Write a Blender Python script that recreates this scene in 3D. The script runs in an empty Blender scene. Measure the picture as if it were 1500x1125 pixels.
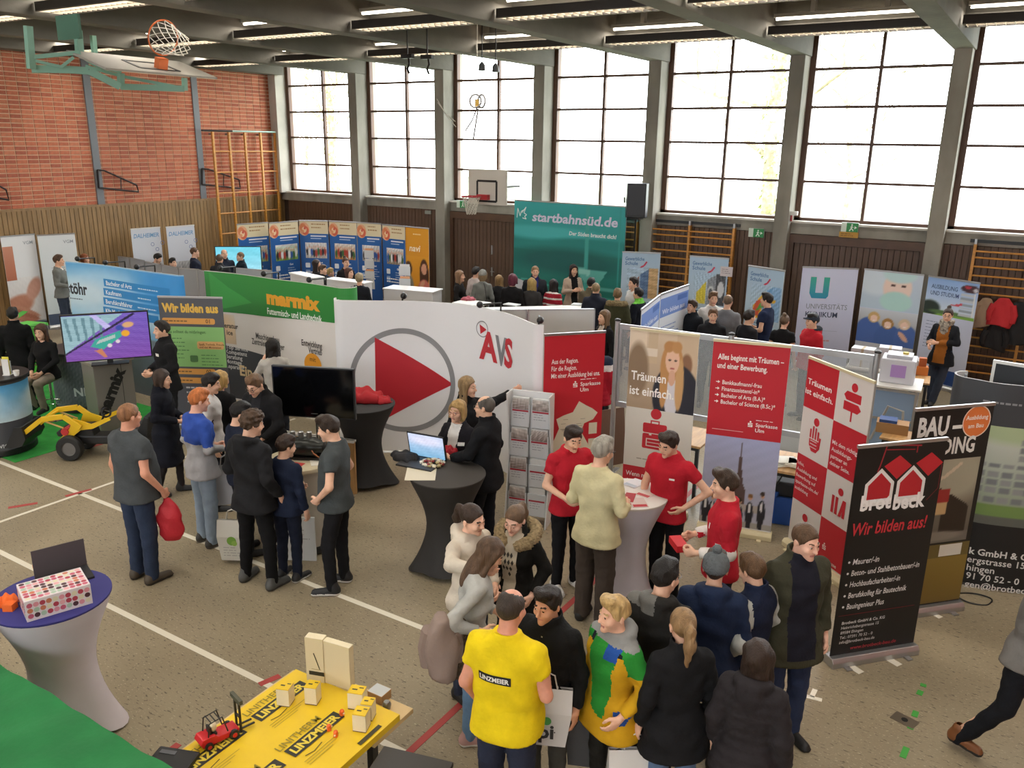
import bpy, bmesh, math, random
import numpy as np
from mathutils import Vector, Matrix
from mathutils.bvhtree import BVHTree
random.seed(7); np.random.seed(7)
SC = bpy.context.scene
COL = SC.collection
PI = math.pi
# ------------------------------------------------------------------ camera
FPX, PITCH, ROLL, YAW, CH = 1220.0, math.radians(16.16), math.radians(.81), math.radians(32.16), 4.3
_f = Vector((-math.sin(YAW)*math.cos(PITCH), math.cos(YAW)*math.cos(PITCH), -math.sin(PITCH)))
_r = _f.cross(Vector((0, 0, 1))).normalized(); _u = _r.cross(_f)
CR = math.cos(ROLL)*_r + math.sin(ROLL)*_u
CU = -math.sin(ROLL)*_r + math.cos(ROLL)*_u
CF = _f
CAMP = Vector((0, 0, CH))
cam = bpy.data.objects.new('camera', bpy.data.cameras.new('camera')); COL.objects.link(cam)
cam.data.sensor_fit = 'HORIZONTAL'; cam.data.sensor_width = 36; cam.data.lens = FPX/1500*36
cam.data.clip_start = .05; cam.data.clip_end = 400
_m = Matrix((CR, CU, -CF)).transposed().to_4x4(); _m.translation = CAMP
cam.matrix_world = _m
SC.camera = cam
# ------------------------------------------------------------------ light and exposure
SC.view_settings.view_transform = 'Standard'; SC.view_settings.look = 'None'
SC.view_settings.gamma = 1; SC.view_settings.use_curve_mapping = False
SC.view_settings.exposure = 0.42
SKY_STRENGTH, LAMP_W = 8.5, 60.0
w = bpy.data.worlds.new('overcast_sky'); SC.world = w; w.use_nodes = True
w.node_tree.nodes['Background'].inputs[0].default_value = (.93, .96, 1, 1)
w.node_tree.nodes['Background'].inputs[1].default_value = SKY_STRENGTH
SC.cycles.max_bounces = 8; SC.cycles.diffuse_bounces = 5; SC.cycles.transparent_max_bounces = 12
SC.cycles.sample_clamp_indirect = 6
# ------------------------------------------------------------------ helpers
def ray(px, py):
    return (CF*FPX + CR*(px-750) - CU*(py-562.5)).normalized()
def at(px, py, z=0.):                       # the point at height z seen at a pixel of the photograph
    d = ray(px, py); return CAMP + d*((z-CH)/d.z)
def aty(px, py, Y):
    d = ray(px, py); return CAMP + d*(Y/d.y)
def atx(px, py, X):
    d = ray(px, py); return CAMP + d*(X/d.x)
def lin(c):
    if isinstance(c, str):
        c = tuple(int(c[i:i+2], 16)/255 for i in (0, 2, 4))
    return tuple((v/12.92 if v <= .04045 else ((v+.055)/1.055)**2.4) for v in c[:3])
_MATS = {}
def mat(name, col, rough=.6, metal=0., var=0., scale=8., bump=0., bscale=60., stretch=None, emit=0., spec=.5, col2=None, alpha=None):
    if name in _MATS: return _MATS[name]
    m = bpy.data.materials.new(name); m.use_nodes = True; _MATS[name] = m
    nt = m.node_tree; b = nt.nodes['Principled BSDF']; N = nt.nodes.new; L = nt.links.new
    c = lin(col)
    b.inputs['Base Color'].default_value = (*c, 1); b.inputs['Roughness'].default_value = rough
    b.inputs['Metallic'].default_value = metal; b.inputs['Specular IOR Level'].default_value = spec
    tc = None
    if var or bump or col2:
        tc = N('ShaderNodeTexCoord'); mp = N('ShaderNodeMapping'); L(tc.outputs['Object'], mp.inputs[0])
        if stretch: mp.inputs['Scale'].default_value = stretch
    if var or col2:
        n = N('ShaderNodeTexNoise'); n.inputs['Scale'].default_value = scale; n.inputs['Detail'].default_value = 5
        L(mp.outputs[0], n.inputs['Vector'])
        r = N('ShaderNodeValToRGB'); r.color_ramp.elements[0].position = .35; r.color_ramp.elements[1].position = .65
        if col2: a, z = c, lin(col2)
        else: a = tuple(v*(1-var) for v in c); z = tuple(min(1, v*(1+var)) for v in c)
        r.color_ramp.elements[0].color = (*a, 1); r.color_ramp.elements[1].color = (*z, 1)
        L(n.outputs[0], r.inputs[0]); L(r.outputs[0], b.inputs['Base Color'])
    if bump:
        n2 = N('ShaderNodeTexNoise'); n2.inputs['Scale'].default_value = bscale; n2.inputs['Detail'].default_value = 4
        L(mp.outputs[0], n2.inputs['Vector'])
        bp = N('ShaderNodeBump'); bp.inputs['Strength'].default_value = bump; bp.inputs['Distance'].default_value = .02
        L(n2.outputs[0], bp.inputs['Height']); L(bp.outputs[0], b.inputs['Normal'])
    if emit:
        b.inputs['Emission Color'].default_value = (*c, 1); b.inputs['Emission Strength'].default_value = emit
    return m
def obj(name, me, parent=None, label=None, kind=None, loc=None, rz=None, cat=None, group=None, rot=None):
    o = bpy.data.objects.new(name, me); COL.objects.link(o)
    if parent is not None: o.parent = parent
    if loc is not None: o.location = loc
    if rz is not None: o.rotation_euler = (0, 0, rz)
    if rot is not None: o.rotation_euler = rot
    if label: o['label'] = label
    if kind: o['kind'] = kind
    if cat: o['category'] = cat
    if group: o['group'] = group
    return o
def thing(name, label, cat, loc=(0, 0, 0), rz=0, group=None, me=None):
    return obj(name, me, None, label, None, loc, rz, cat, group)
class MB:                                    # collects shapes of ONE part in a bmesh
    def __init__(s): s.v = []; s.f = []; s.mi = []; s.mats = []; s.sm = []
    def m(s, mt):
        if mt not in s.mats: s.mats.append(mt)
        return s.mats.index(mt)
    def add(s, vs, fs, mt, smooth=False):
        o = len(s.v); s.v += [tuple(v) for v in vs]; k = s.m(mt)
        for f in fs: s.f.append([i+o for i in f]); s.mi.append(k); s.sm.append(smooth)
        return s
    def box(s, a, b, mt, M=None):
        x0, y0, z0 = a; x1, y1, z1 = b
        vs = [Vector(p) for p in ((x0,y0,z0),(x1,y0,z0),(x1,y1,z0),(x0,y1,z0),(x0,y0,z1),(x1,y0,z1),(x1,y1,z1),(x0,y1,z1))]
        if M is not None: vs = [M @ v for v in vs]
        return s.add(vs, [(0,3,2,1),(4,5,6,7),(0,1,5,4),(1,2,6,5),(2,3,7,6),(3,0,4,7)], mt)
    def bar(s, p, q, w, h, mt, up=(0, 0, 1)):
        p, q = Vector(p), Vector(q); d = (q-p).normalized(); u = Vector(up)
        if abs(d.dot(u)) > .98: u = Vector((0, 1, 0))
        x = d.cross(u).normalized(); z = x.cross(d)
        vs = []
        for e in (p, q):
            for sx, sz in ((-1,-1),(1,-1),(1,1),(-1,1)): vs.append(e + x*sx*w/2 + z*sz*h/2)
        return s.add(vs, [(0,1,2,3),(7,6,5,4),(0,4,5,1),(1,5,6,2),(2,6,7,3),(3,7,4,0)], mt)
    def tube(s, pts, r, mt, n=8, cap=True, closed=False):
        pts = [Vector(p) for p in pts]; rs = r if isinstance(r, (list, tuple)) else [r]*len(pts)
        vs = []; fs = []; ux = None; L = len(pts)
        for i, p in enumerate(pts):
            if closed: d = pts[(i+1) % L]-pts[i-1]
            else: d = pts[min(i+1, L-1)]-pts[max(i-1, 0)]
            d.normalize()
            if ux is None:
                ux = d.orthogonal().normalized()
            ux = (ux - d*ux.dot(d)).normalized(); uy = d.cross(ux)
            for k in range(n):
                a = 2*PI*k/n; vs.append(p+(ux*math.cos(a)+uy*math.sin(a))*rs[i])
        for i in range(L if closed else L-1):
            j = (i+1) % L
            for k in range(n): fs.append((i*n+k, i*n+(k+1) % n, j*n+(k+1) % n, j*n+k))
        if cap and not closed: fs += [tuple(range(n-1, -1, -1)), tuple((L-1)*n+k for k in range(n))]
        return s.add(vs, fs, mt, True)
    def lathe(s, prof, mt, n=24, c=(0, 0, 0), sx=1, sy=1, ang=None, cap=True):
        vs = []; fs = []
        for r, z in prof:
            for k in range(n):
                a = 2*PI*k/n; vs.append((c[0]+r*math.cos(a)*sx, c[1]+r*math.sin(a)*sy, c[2]+z))
        for i in range(len(prof)-1):
            for k in range(n): fs.append((i*n+k, i*n+(k+1) % n, (i+1)*n+(k+1) % n, (i+1)*n+k))
        if cap: fs += [tuple(range(n-1, -1, -1)), tuple((len(prof)-1)*n+k for k in range(n))]
        return s.add(vs, fs, mt, True)
    def prism(s, poly, z0, z1, mt, M=None):
        n = len(poly); vs = [Vector((x, y, z0)) for x, y in poly]+[Vector((x, y, z1)) for x, y in poly]
        if M is not None: vs = [M @ v for v in vs]
        fs = [tuple(range(n-1, -1, -1)), tuple(range(n, 2*n))]+[(i, (i+1) % n, (i+1) % n+n, i+n) for i in range(n)]
        return s.add(vs, fs, mt)
    def sphere(s, c, r, mt, n=10, sc=(1, 1, 1)):
        vs = []; fs = []; m = n//2+1
        for i in range(m+1):
            t = PI*i/m
            for k in range(n):
                a = 2*PI*k/n; vs.append((c[0]+r*sc[0]*math.sin(t)*math.cos(a), c[1]+r*sc[1]*math.sin(t)*math.sin(a), c[2]+r*sc[2]*math.cos(t)))
        for i in range(m):
            for k in range(n): fs.append((i*n+(k+1) % n, i*n+k, (i+1)*n+k, (i+1)*n+(k+1) % n))
        return s.add(vs, fs, mt, True)
    def mesh(s, name, bevel=0):
        me = bpy.data.meshes.new(name); me.from_pydata(s.v, [], s.f)
        for mt in s.mats: me.materials.append(mt)
        me.polygons.foreach_set('material_index', s.mi)
        me.polygons.foreach_set('use_smooth', s.sm)
        me.update()
        if bevel:
            bm = bmesh.new(); bm.from_mesh(me)
            bmesh.ops.remove_doubles(bm, verts=bm.verts, dist=1e-5)
            bmesh.ops.bevel(bm, geom=[e for e in bm.edges if len(e.link_faces) == 2 and e.calc_face_angle(0) > .6], offset=bevel, segments=2, affect='EDGES', profile=.6)
            bm.to_mesh(me); bm.free()
        if any(s.sm):
            me.set_sharp_from_angle(angle=math.radians(40))
        return me
    def build(s, name, parent=None, bevel=0, **k):
        return obj(name, s.mesh(name, bevel), parent, **k)
def RZ(a): return Matrix.Rotation(a, 4, 'Z')
def T(*p): return Matrix.Translation(p)
# ---------------------------------------------------------------- printed graphics: one material that reads the print's own colours
PRINT = bpy.data.materials.new('print'); PRINT.use_nodes = True
_nt = PRINT.node_tree; _a = _nt.nodes.new('ShaderNodeVertexColor'); _a.layer_name = 'ink'
_nt.links.new(_a.outputs[0], _nt.nodes['Principled BSDF'].inputs['Base Color']); _nt.nodes['Principled BSDF'].inputs['Roughness'].default_value = .5
SCREEN = bpy.data.materials.new('lit_screen'); SCREEN.use_nodes = True
_nt = SCREEN.node_tree; _a = _nt.nodes.new('ShaderNodeVertexColor'); _a.layer_name = 'ink'
_b = _nt.nodes['Principled BSDF']; _b.inputs['Base Color'].default_value = (.01, .01, .01, 1); _b.inputs['Roughness'].default_value = .25
_nt.links.new(_a.outputs[0], _b.inputs['Emission Color']); _b.inputs['Emission Strength'].default_value = .8
FONT = bpy.data.fonts.load('<builtin>')
_TXT = {}
def text_mesh(s, bold=0., shear=0.):
    k = (s, bold, shear)
    if k in _TXT: return _TXT[k]
    c = bpy.data.curves.new('t', 'FONT'); c.body = s; c.font = FONT; c.size = 1; c.resolution_u = 2
    c.offset = bold; c.shear = shear
    o = bpy.data.objects.new('t', c); me = o.to_mesh()
    n = len(me.vertices); v = np.empty(n*3, 'f4'); me.vertices.foreach_get('co', v); v = v.reshape(-1, 3)[:, :2].copy()
    f = [tuple(p.vertices) for p in me.polygons]
    o.to_mesh_clear(); bpy.data.objects.remove(o); bpy.data.curves.remove(c)
    _TXT[k] = (v, f); return _TXT[k]
class Art:
    """flat print on a sheet; u along the width, v up, in metres; fn maps (u, v, offset) to a local point"""
    def __init__(s, fn=None, cut=0., off=.0015):
        s.fn = fn or (lambda u, v, o: (u, -o, v)); s.cut = cut; s.off = off; s.k = 0
        s.v = []; s.f = []; s.c = []; s.tv = []; s.tf = []; s.tc = []
    def _put(s, pts, faces, cols, txt=False):
        V, F, Cc = (s.tv, s.tf, s.tc) if txt else (s.v, s.f, s.c)
        o = len(V); off = s.off+(.0012 if txt else .0)+s.k*.00012; s.k += 1
        V += [s.fn(p[0], p[1], off) for p in pts]
        for f, c in zip(faces, cols): F.append([i+o for i in f]); Cc.append(c)
    def poly(s, pts, col, col2=None):
        """col2: colour at the lowest v (a printed fade)"""
        c = lin(col); bm = bmesh.new(); vs = [bm.verts.new((u, 0, v)) for u, v in pts]
        try: bm.faces.new(vs)
        except ValueError: bm.free(); return s
        bm.normal_update()
        bmesh.ops.triangulate(bm, faces=bm.faces)
        if s.cut:
            us = [p[0] for p in pts]; u = math.floor(min(us)/s.cut)*s.cut+s.cut
            while u < max(us)-1e-4:
                bmesh.ops.bisect_plane(bm, geom=bm.verts[:]+bm.edges[:]+bm.faces[:], plane_co=(u, 0, 0), plane_no=(1, 0, 0)); u += s.cut
        bm.verts.index_update(); P = [(v.co.x, v.co.z) for v in bm.verts]; F = [[v.index for v in f.verts] for f in bm.faces]
        bm.free()
        if col2:
            d = lin(col2); lo = min(p[1] for p in pts); hi = max(p[1] for p in pts)
            def cc(f): return [tuple(d[j]+(c[j]-d[j])*(P[i][1]-lo)/(hi-lo) for j in range(3)) for i in f]
            s._put(P, F, [cc(f) for f in F])
        else: s._put(P, F, [c]*len(F))
        return s
    def rect(s, u, v, w, h, col, col2=None, r=0):
        if r:
            pts = []
            for cx, cy, a0 in ((u+w-r, v+r, -90), (u+w-r, v+h-r, 0), (u+r, v+h-r, 90), (u+r, v+r, 180)):
                for k in range(5): a = math.radians(a0+k*22.5); pts.append((cx+r*math.cos(a), cy+r*math.sin(a)))
            return s.poly(pts, col, col2)
        return s.poly([(u, v), (u+w, v), (u+w, v+h), (u, v+h)], col, col2)
    def disc(s, u, v, r, col, ry=None, n=28):
        ry = ry or r; return s.poly([(u+r*math.cos(2*PI*k/n), v+ry*math.sin(2*PI*k/n)) for k in range(n)], col)
    def ring(s, u, v, r, w, col, n=72):
        for k in range(n):
            a, b = 2*PI*k/n, 2*PI*(k+1)/n
            s.k -= 1 if k else 0
            s._put([(u+(r+w)*math.cos(a), v+(r+w)*math.sin(a)), (u+(r+w)*math.cos(b), v+(r+w)*math.sin(b)), (u+r*math.cos(b), v+r*math.sin(b)), (u+r*math.cos(a), v+r*math.sin(a))], [(3, 2, 1, 0)], [lin(col)])
        return s
    def line(s, pts, w, col):
        for (a, b), (c, d) in zip(pts, pts[1:]):
            l = math.hypot(c-a, d-b) or 1; nx, ny = -(d-b)/l*w/2, (c-a)/l*w/2
            s.poly([(a-nx, b-ny), (c-nx, d-ny), (c+nx, d+ny), (a+nx, b+ny)], col)
        return s
    def text(s, t, u, v, h, col, bold=0., shear=0., width=None, align='l', sx=1.):
        """h = height of a capital; width squeezes or stretches the line to that length"""
        V, F = text_mesh(t, bold*.62, shear)
        if not len(V): return s
        k = h/.69; x = V[:, 0]*k*sx; w0 = x.max()-x.min()
        if width: x = (x-x.min())*width/w0; w0 = width
        x = x-x.min() if align == 'l' else (x-x.min()-w0 if align == 'r' else x-x.min()-w0/2)
        pts = list(zip((x+u).tolist(), (V[:, 1]*k+v).tolist())); s._put(pts, F, [lin(col)]*len(F), True); return s
    def photo(s, u, v, w, h, fn, nx, ny, warp=None):
        """a printed picture: fn(U, V) with U, V in 0..1 (V up) gives sRGB"""
        U, V = np.meshgrid(np.linspace(0, 1, nx+1), np.linspace(0, 1, ny+1))
        C = np.clip(fn(U, V), 0, 1); C = np.where(C <= .04045, C/12.92, ((C+.055)/1.055)**2.4).reshape(-1, 3)
        pts = list(zip((u+U*w).ravel().tolist(), (v+V*h).ravel().tolist())); F = []; cs = []
        Cl = [tuple(c) for c in C.tolist()]
        for j in range(ny):
            for i in range(nx):
                a = j*(nx+1)+i; f = (a, a+1, a+nx+2, a+nx+1); F.append(f); cs.append([Cl[q] for q in f])
        s._put(pts, F, cs); return s
    def _mk(s, name, V, F, Cc, parent, mt):
        me = bpy.data.meshes.new(name); me.from_pydata(V, [], F); me.materials.append(mt)
        at_ = me.color_attributes.new('ink', 'FLOAT_COLOR', 'CORNER')
        arr = []
        for f, c in zip(F, Cc):
            if isinstance(c, list):
                for q in c: arr += [*q, 1.]
            else: arr += [*c, 1.]*len(f)
        at_.data.foreach_set('color', arr); me.update()
        return obj(name, me, parent)
    def build(s, parent, name='print', tname='lettering', mt=None):
        if s.f: s._mk(name, s.v, s.f, s.c, parent, mt or PRINT)
        if s.tf: s._mk(tname, s.tv, s.tf, s.tc, parent, mt or PRINT)
class Pic:
    """composes a small printed picture out of soft shapes (numpy)"""
    def __init__(s, top, bot=None): s.ops = []; s.top = top; s.bot = bot or top
    def ell(s, x, y, rx, ry, col, soft=.06, rot=0): s.ops.append(('e', x, y, rx, ry, col, soft, rot)); return s
    def rect(s, x0, y0, x1, y1, col): s.ops.append(('r', x0, y0, x1, y1, col)); return s
    def poly(s, pts, col): s.ops.append(('p', pts, col)); return s
    def noise(s, amt, fx=9., fy=7., seed=1): s.ops.append(('n', amt, fx, fy, seed)); return s
    def __call__(s, U, V):
        h = lambda c: np.array([int(c[i:i+2], 16)/255 for i in (0, 2, 4)])
        C = h(s.bot)*(1-V[..., None])+h(s.top)*V[..., None]
        for o in s.ops:
            if o[0] == 'n':
                rs = np.random.RandomState(o[4]); n = np.zeros(U.shape)
                for k in range(6):
                    a, b, p = rs.uniform(-o[2], o[2])*(1+k*.5), rs.uniform(-o[3], o[3])*(1+k*.5), rs.uniform(0, 6.3)
                    n += np.sin(a*U*6.3+b*V*6.3+p)/(1+k*.3)
                C = C+o[1]*n[..., None]/3; continue
            if o[0] == 'e':
                _, x, y, rx, ry, col, soft, rot = o
                c, q = math.cos(rot), math.sin(rot); dx = (U-x)*c+(V-y)*q; dy = -(U-x)*q+(V-y)*c
                d = np.sqrt((dx/rx)**2+(dy/ry)**2); a = np.clip((1-d)/soft+.5, 0, 1)
            elif o[0] == 'r':
                _, x0, y0, x1, y1, col = o; a = ((U >= x0) & (U <= x1) & (V >= y0) & (V <= y1)).astype(float)
            else:
                _, pts, col = o; ins = np.zeros(U.shape, bool); n = len(pts)
                for i in range(n):
                    (x0, y0), (x1, y1) = pts[i], pts[i-1]
                    if y0 == y1: continue
                    ins ^= ((y0 > V) != (y1 > V)) & (U < (x1-x0)*(V-y0)/(y1-y0)+x0)
                a = ins.astype(float)
            C = C*(1-a[..., None])+h(col)*a[..., None]
        return C
# ================================================================== the hall
XL, XR, YB, YF, ZC = -19.4, 7.0, 18.0, -6.5, 7.0
CONC = mat('concrete', '8f8b80', .85, var=.22, scale=1.6, bump=.25, bscale=25, stretch=(1, 1, .4))
CONCB = mat('beam_concrete', '67635b', .9, var=.28, scale=1.1, bump=.3, bscale=14, stretch=(1, .5, 1))
SLAB = mat('ceiling_slab_paint', '9a988f', .85, var=.06, scale=2)
BROWNF = mat('brown_window_frame', '5a3d2c', .5)
STEEL = mat('steel_column_paint', '6d7176', .5)
def floor_mat():
    m = bpy.data.materials.new('speckled_linoleum'); m.use_nodes = True; nt = m.node_tree; N = nt.nodes.new; L = nt.links.new
    b = nt.nodes['Principled BSDF']; b.inputs['Roughness'].default_value = .42; b.inputs['Specular IOR Level'].default_value = .4
    tc = N('ShaderNodeTexCoord')
    def noise(sc, st, det=2):
        mp = N('ShaderNodeMapping'); mp.inputs['Scale'].default_value = st; mp.inputs['Rotation'].default_value = (0, 0, .25)
        L(tc.outputs['Object'], mp.inputs[0]); n = N('ShaderNodeTexNoise'); n.inputs['Scale'].default_value = sc; n.inputs['Detail'].default_value = det
        L(mp.outputs[0], n.inputs['Vector']); return n
    def ramp(n, p0, p1, a, z):
        r = N('ShaderNodeValToRGB'); r.color_ramp.elements[0].position = p0; r.color_ramp.elements[1].position = p1
        r.color_ramp.elements[0].color = (*a, 1); r.color_ramp.elements[1].color = (*z, 1); L(n.outputs[0], r.inputs[0]); return r
    base = ramp(noise(.9, (1, 1, 1), 6), .3, .7, lin('857861'), lin('998c73'))
    fleck = ramp(noise(17, (1, 3.2, 1), 4), .60, .67, (0, 0, 0), (1, 1, 1))
    light = ramp(noise(40, (1, 2.2, 1), 2), .62, .72, (0, 0, 0), (1, 1, 1))
    m1 = N('ShaderNodeMix'); m1.data_type = 'RGBA'; L(fleck.outputs[0], m1.inputs[0]); L(base.outputs[0], m1.inputs[6]); m1.inputs[7].default_value = (*lin('5c5243'), 1)
    m2 = N('ShaderNodeMix'); m2.data_type = 'RGBA'; L(light.outputs[0], m2.inputs[0]); L(m1.outputs[2], m2.inputs[6]); m2.inputs[7].default_value = (*lin('b9ad93'), 1)
    L(m2.outputs[2], b.inputs['Base Color']); return m
fl = MB().box((XL-.3, YF, -.3), (XR, YB+.4, 0), floor_mat()).build('floor', kind='structure')
WHITE_LINE = mat('white_line_paint', 'd9d2c0', .55); RED_LINE = mat('red_line_paint', 'a8403c', .55); GREEN_TAPE = mat('green_tape', '3f9a3c', .5); TAPE = mat('white_tape', 'e0d9c8', .5)
def strip(p, q, wd, mt, name='court_line', z=.002):
    p, q = Vector((p[0], p[1], 0)), Vector((q[0], q[1], 0)); d = (q-p).normalized(); n = Vector((-d.y, d.x, 0))*wd/2
    m = MB(); m.add([p-n, q-n, q+n, p+n]+[v+Vector((0, 0, z)) for v in (p-n, q-n, q+n, p+n)], [(4,5,6,7),(0,1,5,4),(1,2,6,5),(2,3,7,6),(3,0,4,7)], mt)
    return m.build(name, fl)
yA = (at(0, 676).y+at(580, 906).y+at(840, 1007).y)/3; yB2 = (at(156, 886).y+at(388, 1001).y)/2
strip((-19.3, yA), (3, yA), .06, WHITE_LINE)
strip((-12, yB2), (2, yB2), .06, WHITE_LINE)
xL = at(150, 712).x
strip((xL, yA-3), (xL, yA+3.6), .05, WHITE_LINE)
xR = at(833, 886).x
strip((xR, at(600, 1103).y-2), (xR, 11.5), .06, RED_LINE, z=.003)
for (a, b) in (((12, 744), (55, 737)), ((96, 727), (134, 717)), ((380, 1003), (410, 990)), ((132, 655), (150, 650)), ((238, 1108), (262, 1090))):
    strip(at(*a), at(*b), .06, RED_LINE, z=.0032)
for (a, b) in (((1322, 1110), (1328, 1095)), ((1333, 1068), (1335, 1062)), ((1339, 1050), (1342, 1042)), ((1346, 1018), (1349, 1012)), ((1352, 1006), (1353, 1002))):
    strip(at(*a), at(*b), .045, GREEN_TAPE, 'green_tape_mark', .0036)
strip(at(1174, 1018), at(1204, 1026), .045, TAPE, 'tape_mark', .003); strip(at(1189, 1021), at(1194, 1010), .04, TAPE, 'tape_mark', .003)
strip(at(1355, 893), at(1378, 905), .06, TAPE, 'tape_mark', .003); strip(at(1240, 972), at(1262, 986), .07, TAPE, 'tape_mark', .003); strip(at(1296, 962), at(1318, 975), .07, TAPE, 'tape_mark', .003)
p = at(1325, 1055); m = MB(); m.box((-.09, -.06, 0), (.09, .06, .004), mat('socket_plate', '8a7f70', .3, .8)); m.lathe([(.025, 0), (.025, .007), (.012, .007)], mat('dark_metal', '2b2a29', .4, .6), 10); m.build('floor_socket', fl, loc=p, rz=-.3)
# ---- left wall: brick above, boards below
BR = [mat('brick_%d' % i, c, .85, var=.12, scale=20, bump=.3, bscale=120) for i, c in enumerate(('ae6044', 'b8694b', 'a2573f', 'bd7254'))]
MORT = mat('mortar', 'd9bd9f', .9)
BOARD_L = mat('oak_boards', '8f7148', .55, var=.22, scale=3, bump=.15, bscale=30, stretch=(6, 6, .5))
BOARD_B = mat('dark_boards', '594130', .5, var=.22, scale=3, bump=.15, bscale=30, stretch=(6, 6, .5))
ZB = 2.70
wl = MB(); wl.box((XL-.35, YF, 0), (XL-.012, YB+.4, ZC), MORT); wl = wl.build('wall_left', kind='structure')
RY, RZc, BY0 = .25, .0965, 8.2
bme = [MB().box((-.03, .010, .010), (.0, RY-.010, RZc-.010), b).mesh('brick', .002) for b in BR]
bl = [(BY0+i*RY, ZB+.03+j*RZc) for i in range(39) for j in range(36) if BY0+i*RY+RY < YB-.05]
bl = [(y, z) for y, z in bl ]
def dist(b): return b[0]+abs(b[1]-4.3)*.3
vis = sorted([b for b in bl if b[0] > 9.3 and b[1] < 5.9], key=dist)[:300]; vs_ = set(vis)
for y, z in vis: obj('brick', random.choice(bme), wl, loc=(XL+random.uniform(-.002, .003), y, z))
mm = MB()
for y, z in bl:
    if (y, z) in vs_: continue
    dx = XL+random.uniform(-.002, .003); mm.box((dx-.03, y+.010, z+.010), (dx, y+RY-.010, z+RZc-.010), random.choice(BR))
mm.build('brickwork', wl, kind='stuff')
mm = MB(); y = 7.6
while y < YB-.1:
    mm.box((XL-.02, y+.006, 0.05), (XL+.03+random.uniform(0, .004), y+.104, ZB-.02), BOARD_L); y += .11
mm.build('boarding', wl, kind='stuff')
MB().box((XL-.02, 7.6, ZB-.02), (XL+.045, YB-.1, ZB+.03), BOARD_L).build('ledge', wl)
for i, y in enumerate((9.1, 12.06, 15.02)):
    MB().box((XL-.02, y-.09, ZB), (XL+.03, y+.09, 6.6), STEEL).build('steel_column', wl, bevel=.006)
# ---- window wall
CX = [at_x for at_x in (aty(640, 200, 17.6).x, aty(783, 200, 17.6).x, aty(947, 200, 17.6).x, aty(1148, 200, 17.6).x, aty(1380, 200, 17.6).x)]
pit = (CX[-1]-CX[0])/4
CX = [CX[0]-pit]+CX+[CX[-1]+pit, CX[-1]+2*pit, CX[-1]+3*pit]
CW = .29; YW = 18.0
wb = MB()
wb.box((XL-.35, 17.78, 2.58), (XR, 18.35, 2.80), CONC)      # sill beam
wb.box((XL-.35, 17.72, 2.80), (XR, 18.35, 2.84), mat('sill_board', 'cfcbc2', .5))
wb.box((XL-.35, 17.86, 0), (XR, 18.35, 2.6), mat('backing', '3a2c22', .8))
wb.box((XL-.35, 17.85, 6.55), (XR, 18.35, ZC+.4), CONC)
wb = wb.build('wall_back', kind='structure')
for x in CX: MB().box((x, 17.5, 0), (x+CW, 18.32, 6.7), CONC).build('concrete_column', wb, bevel=.012)
MB().box((XL-.2, 17.55, 2.8), (XL+.28, 18.32, 6.7), mat('pale_concrete', 'b9b4a8', .85, var=.1, scale=2)).build('concrete_column', wb, bevel=.01)
edges = [XL+.28-CW]+CX
GL = bpy.data.materials.new('window_glass'); GL.use_nodes = True; nt = GL.node_tree; nt.nodes.remove(nt.nodes['Principled BSDF'])
mx = nt.nodes.new('ShaderNodeMixShader'); tr = nt.nodes.new('ShaderNodeBsdfTransparent'); gs = nt.nodes.new('ShaderNodeBsdfGlossy'); fr = nt.nodes.new('ShaderNodeFresnel')
gs.inputs['Roughness'].default_value = .02; fr.inputs[0].default_value = 1.45; tr.inputs[0].default_value = (.95, .97, .96, 1)
nt.links.new(fr.outputs[0], mx.inputs[0]); nt.links.new(tr.outputs[0], mx.inputs[1]); nt.links.new(gs.outputs[0], mx.inputs[2]); nt.links.new(mx.outputs[0], nt.nodes['Material Output'].inputs[0])
TZ = [2.86, 3.62, 4.36, 5.06, 5.77, 6.52]
plank_me = {}
DOORS = {2: 1, 5: 2}
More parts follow.
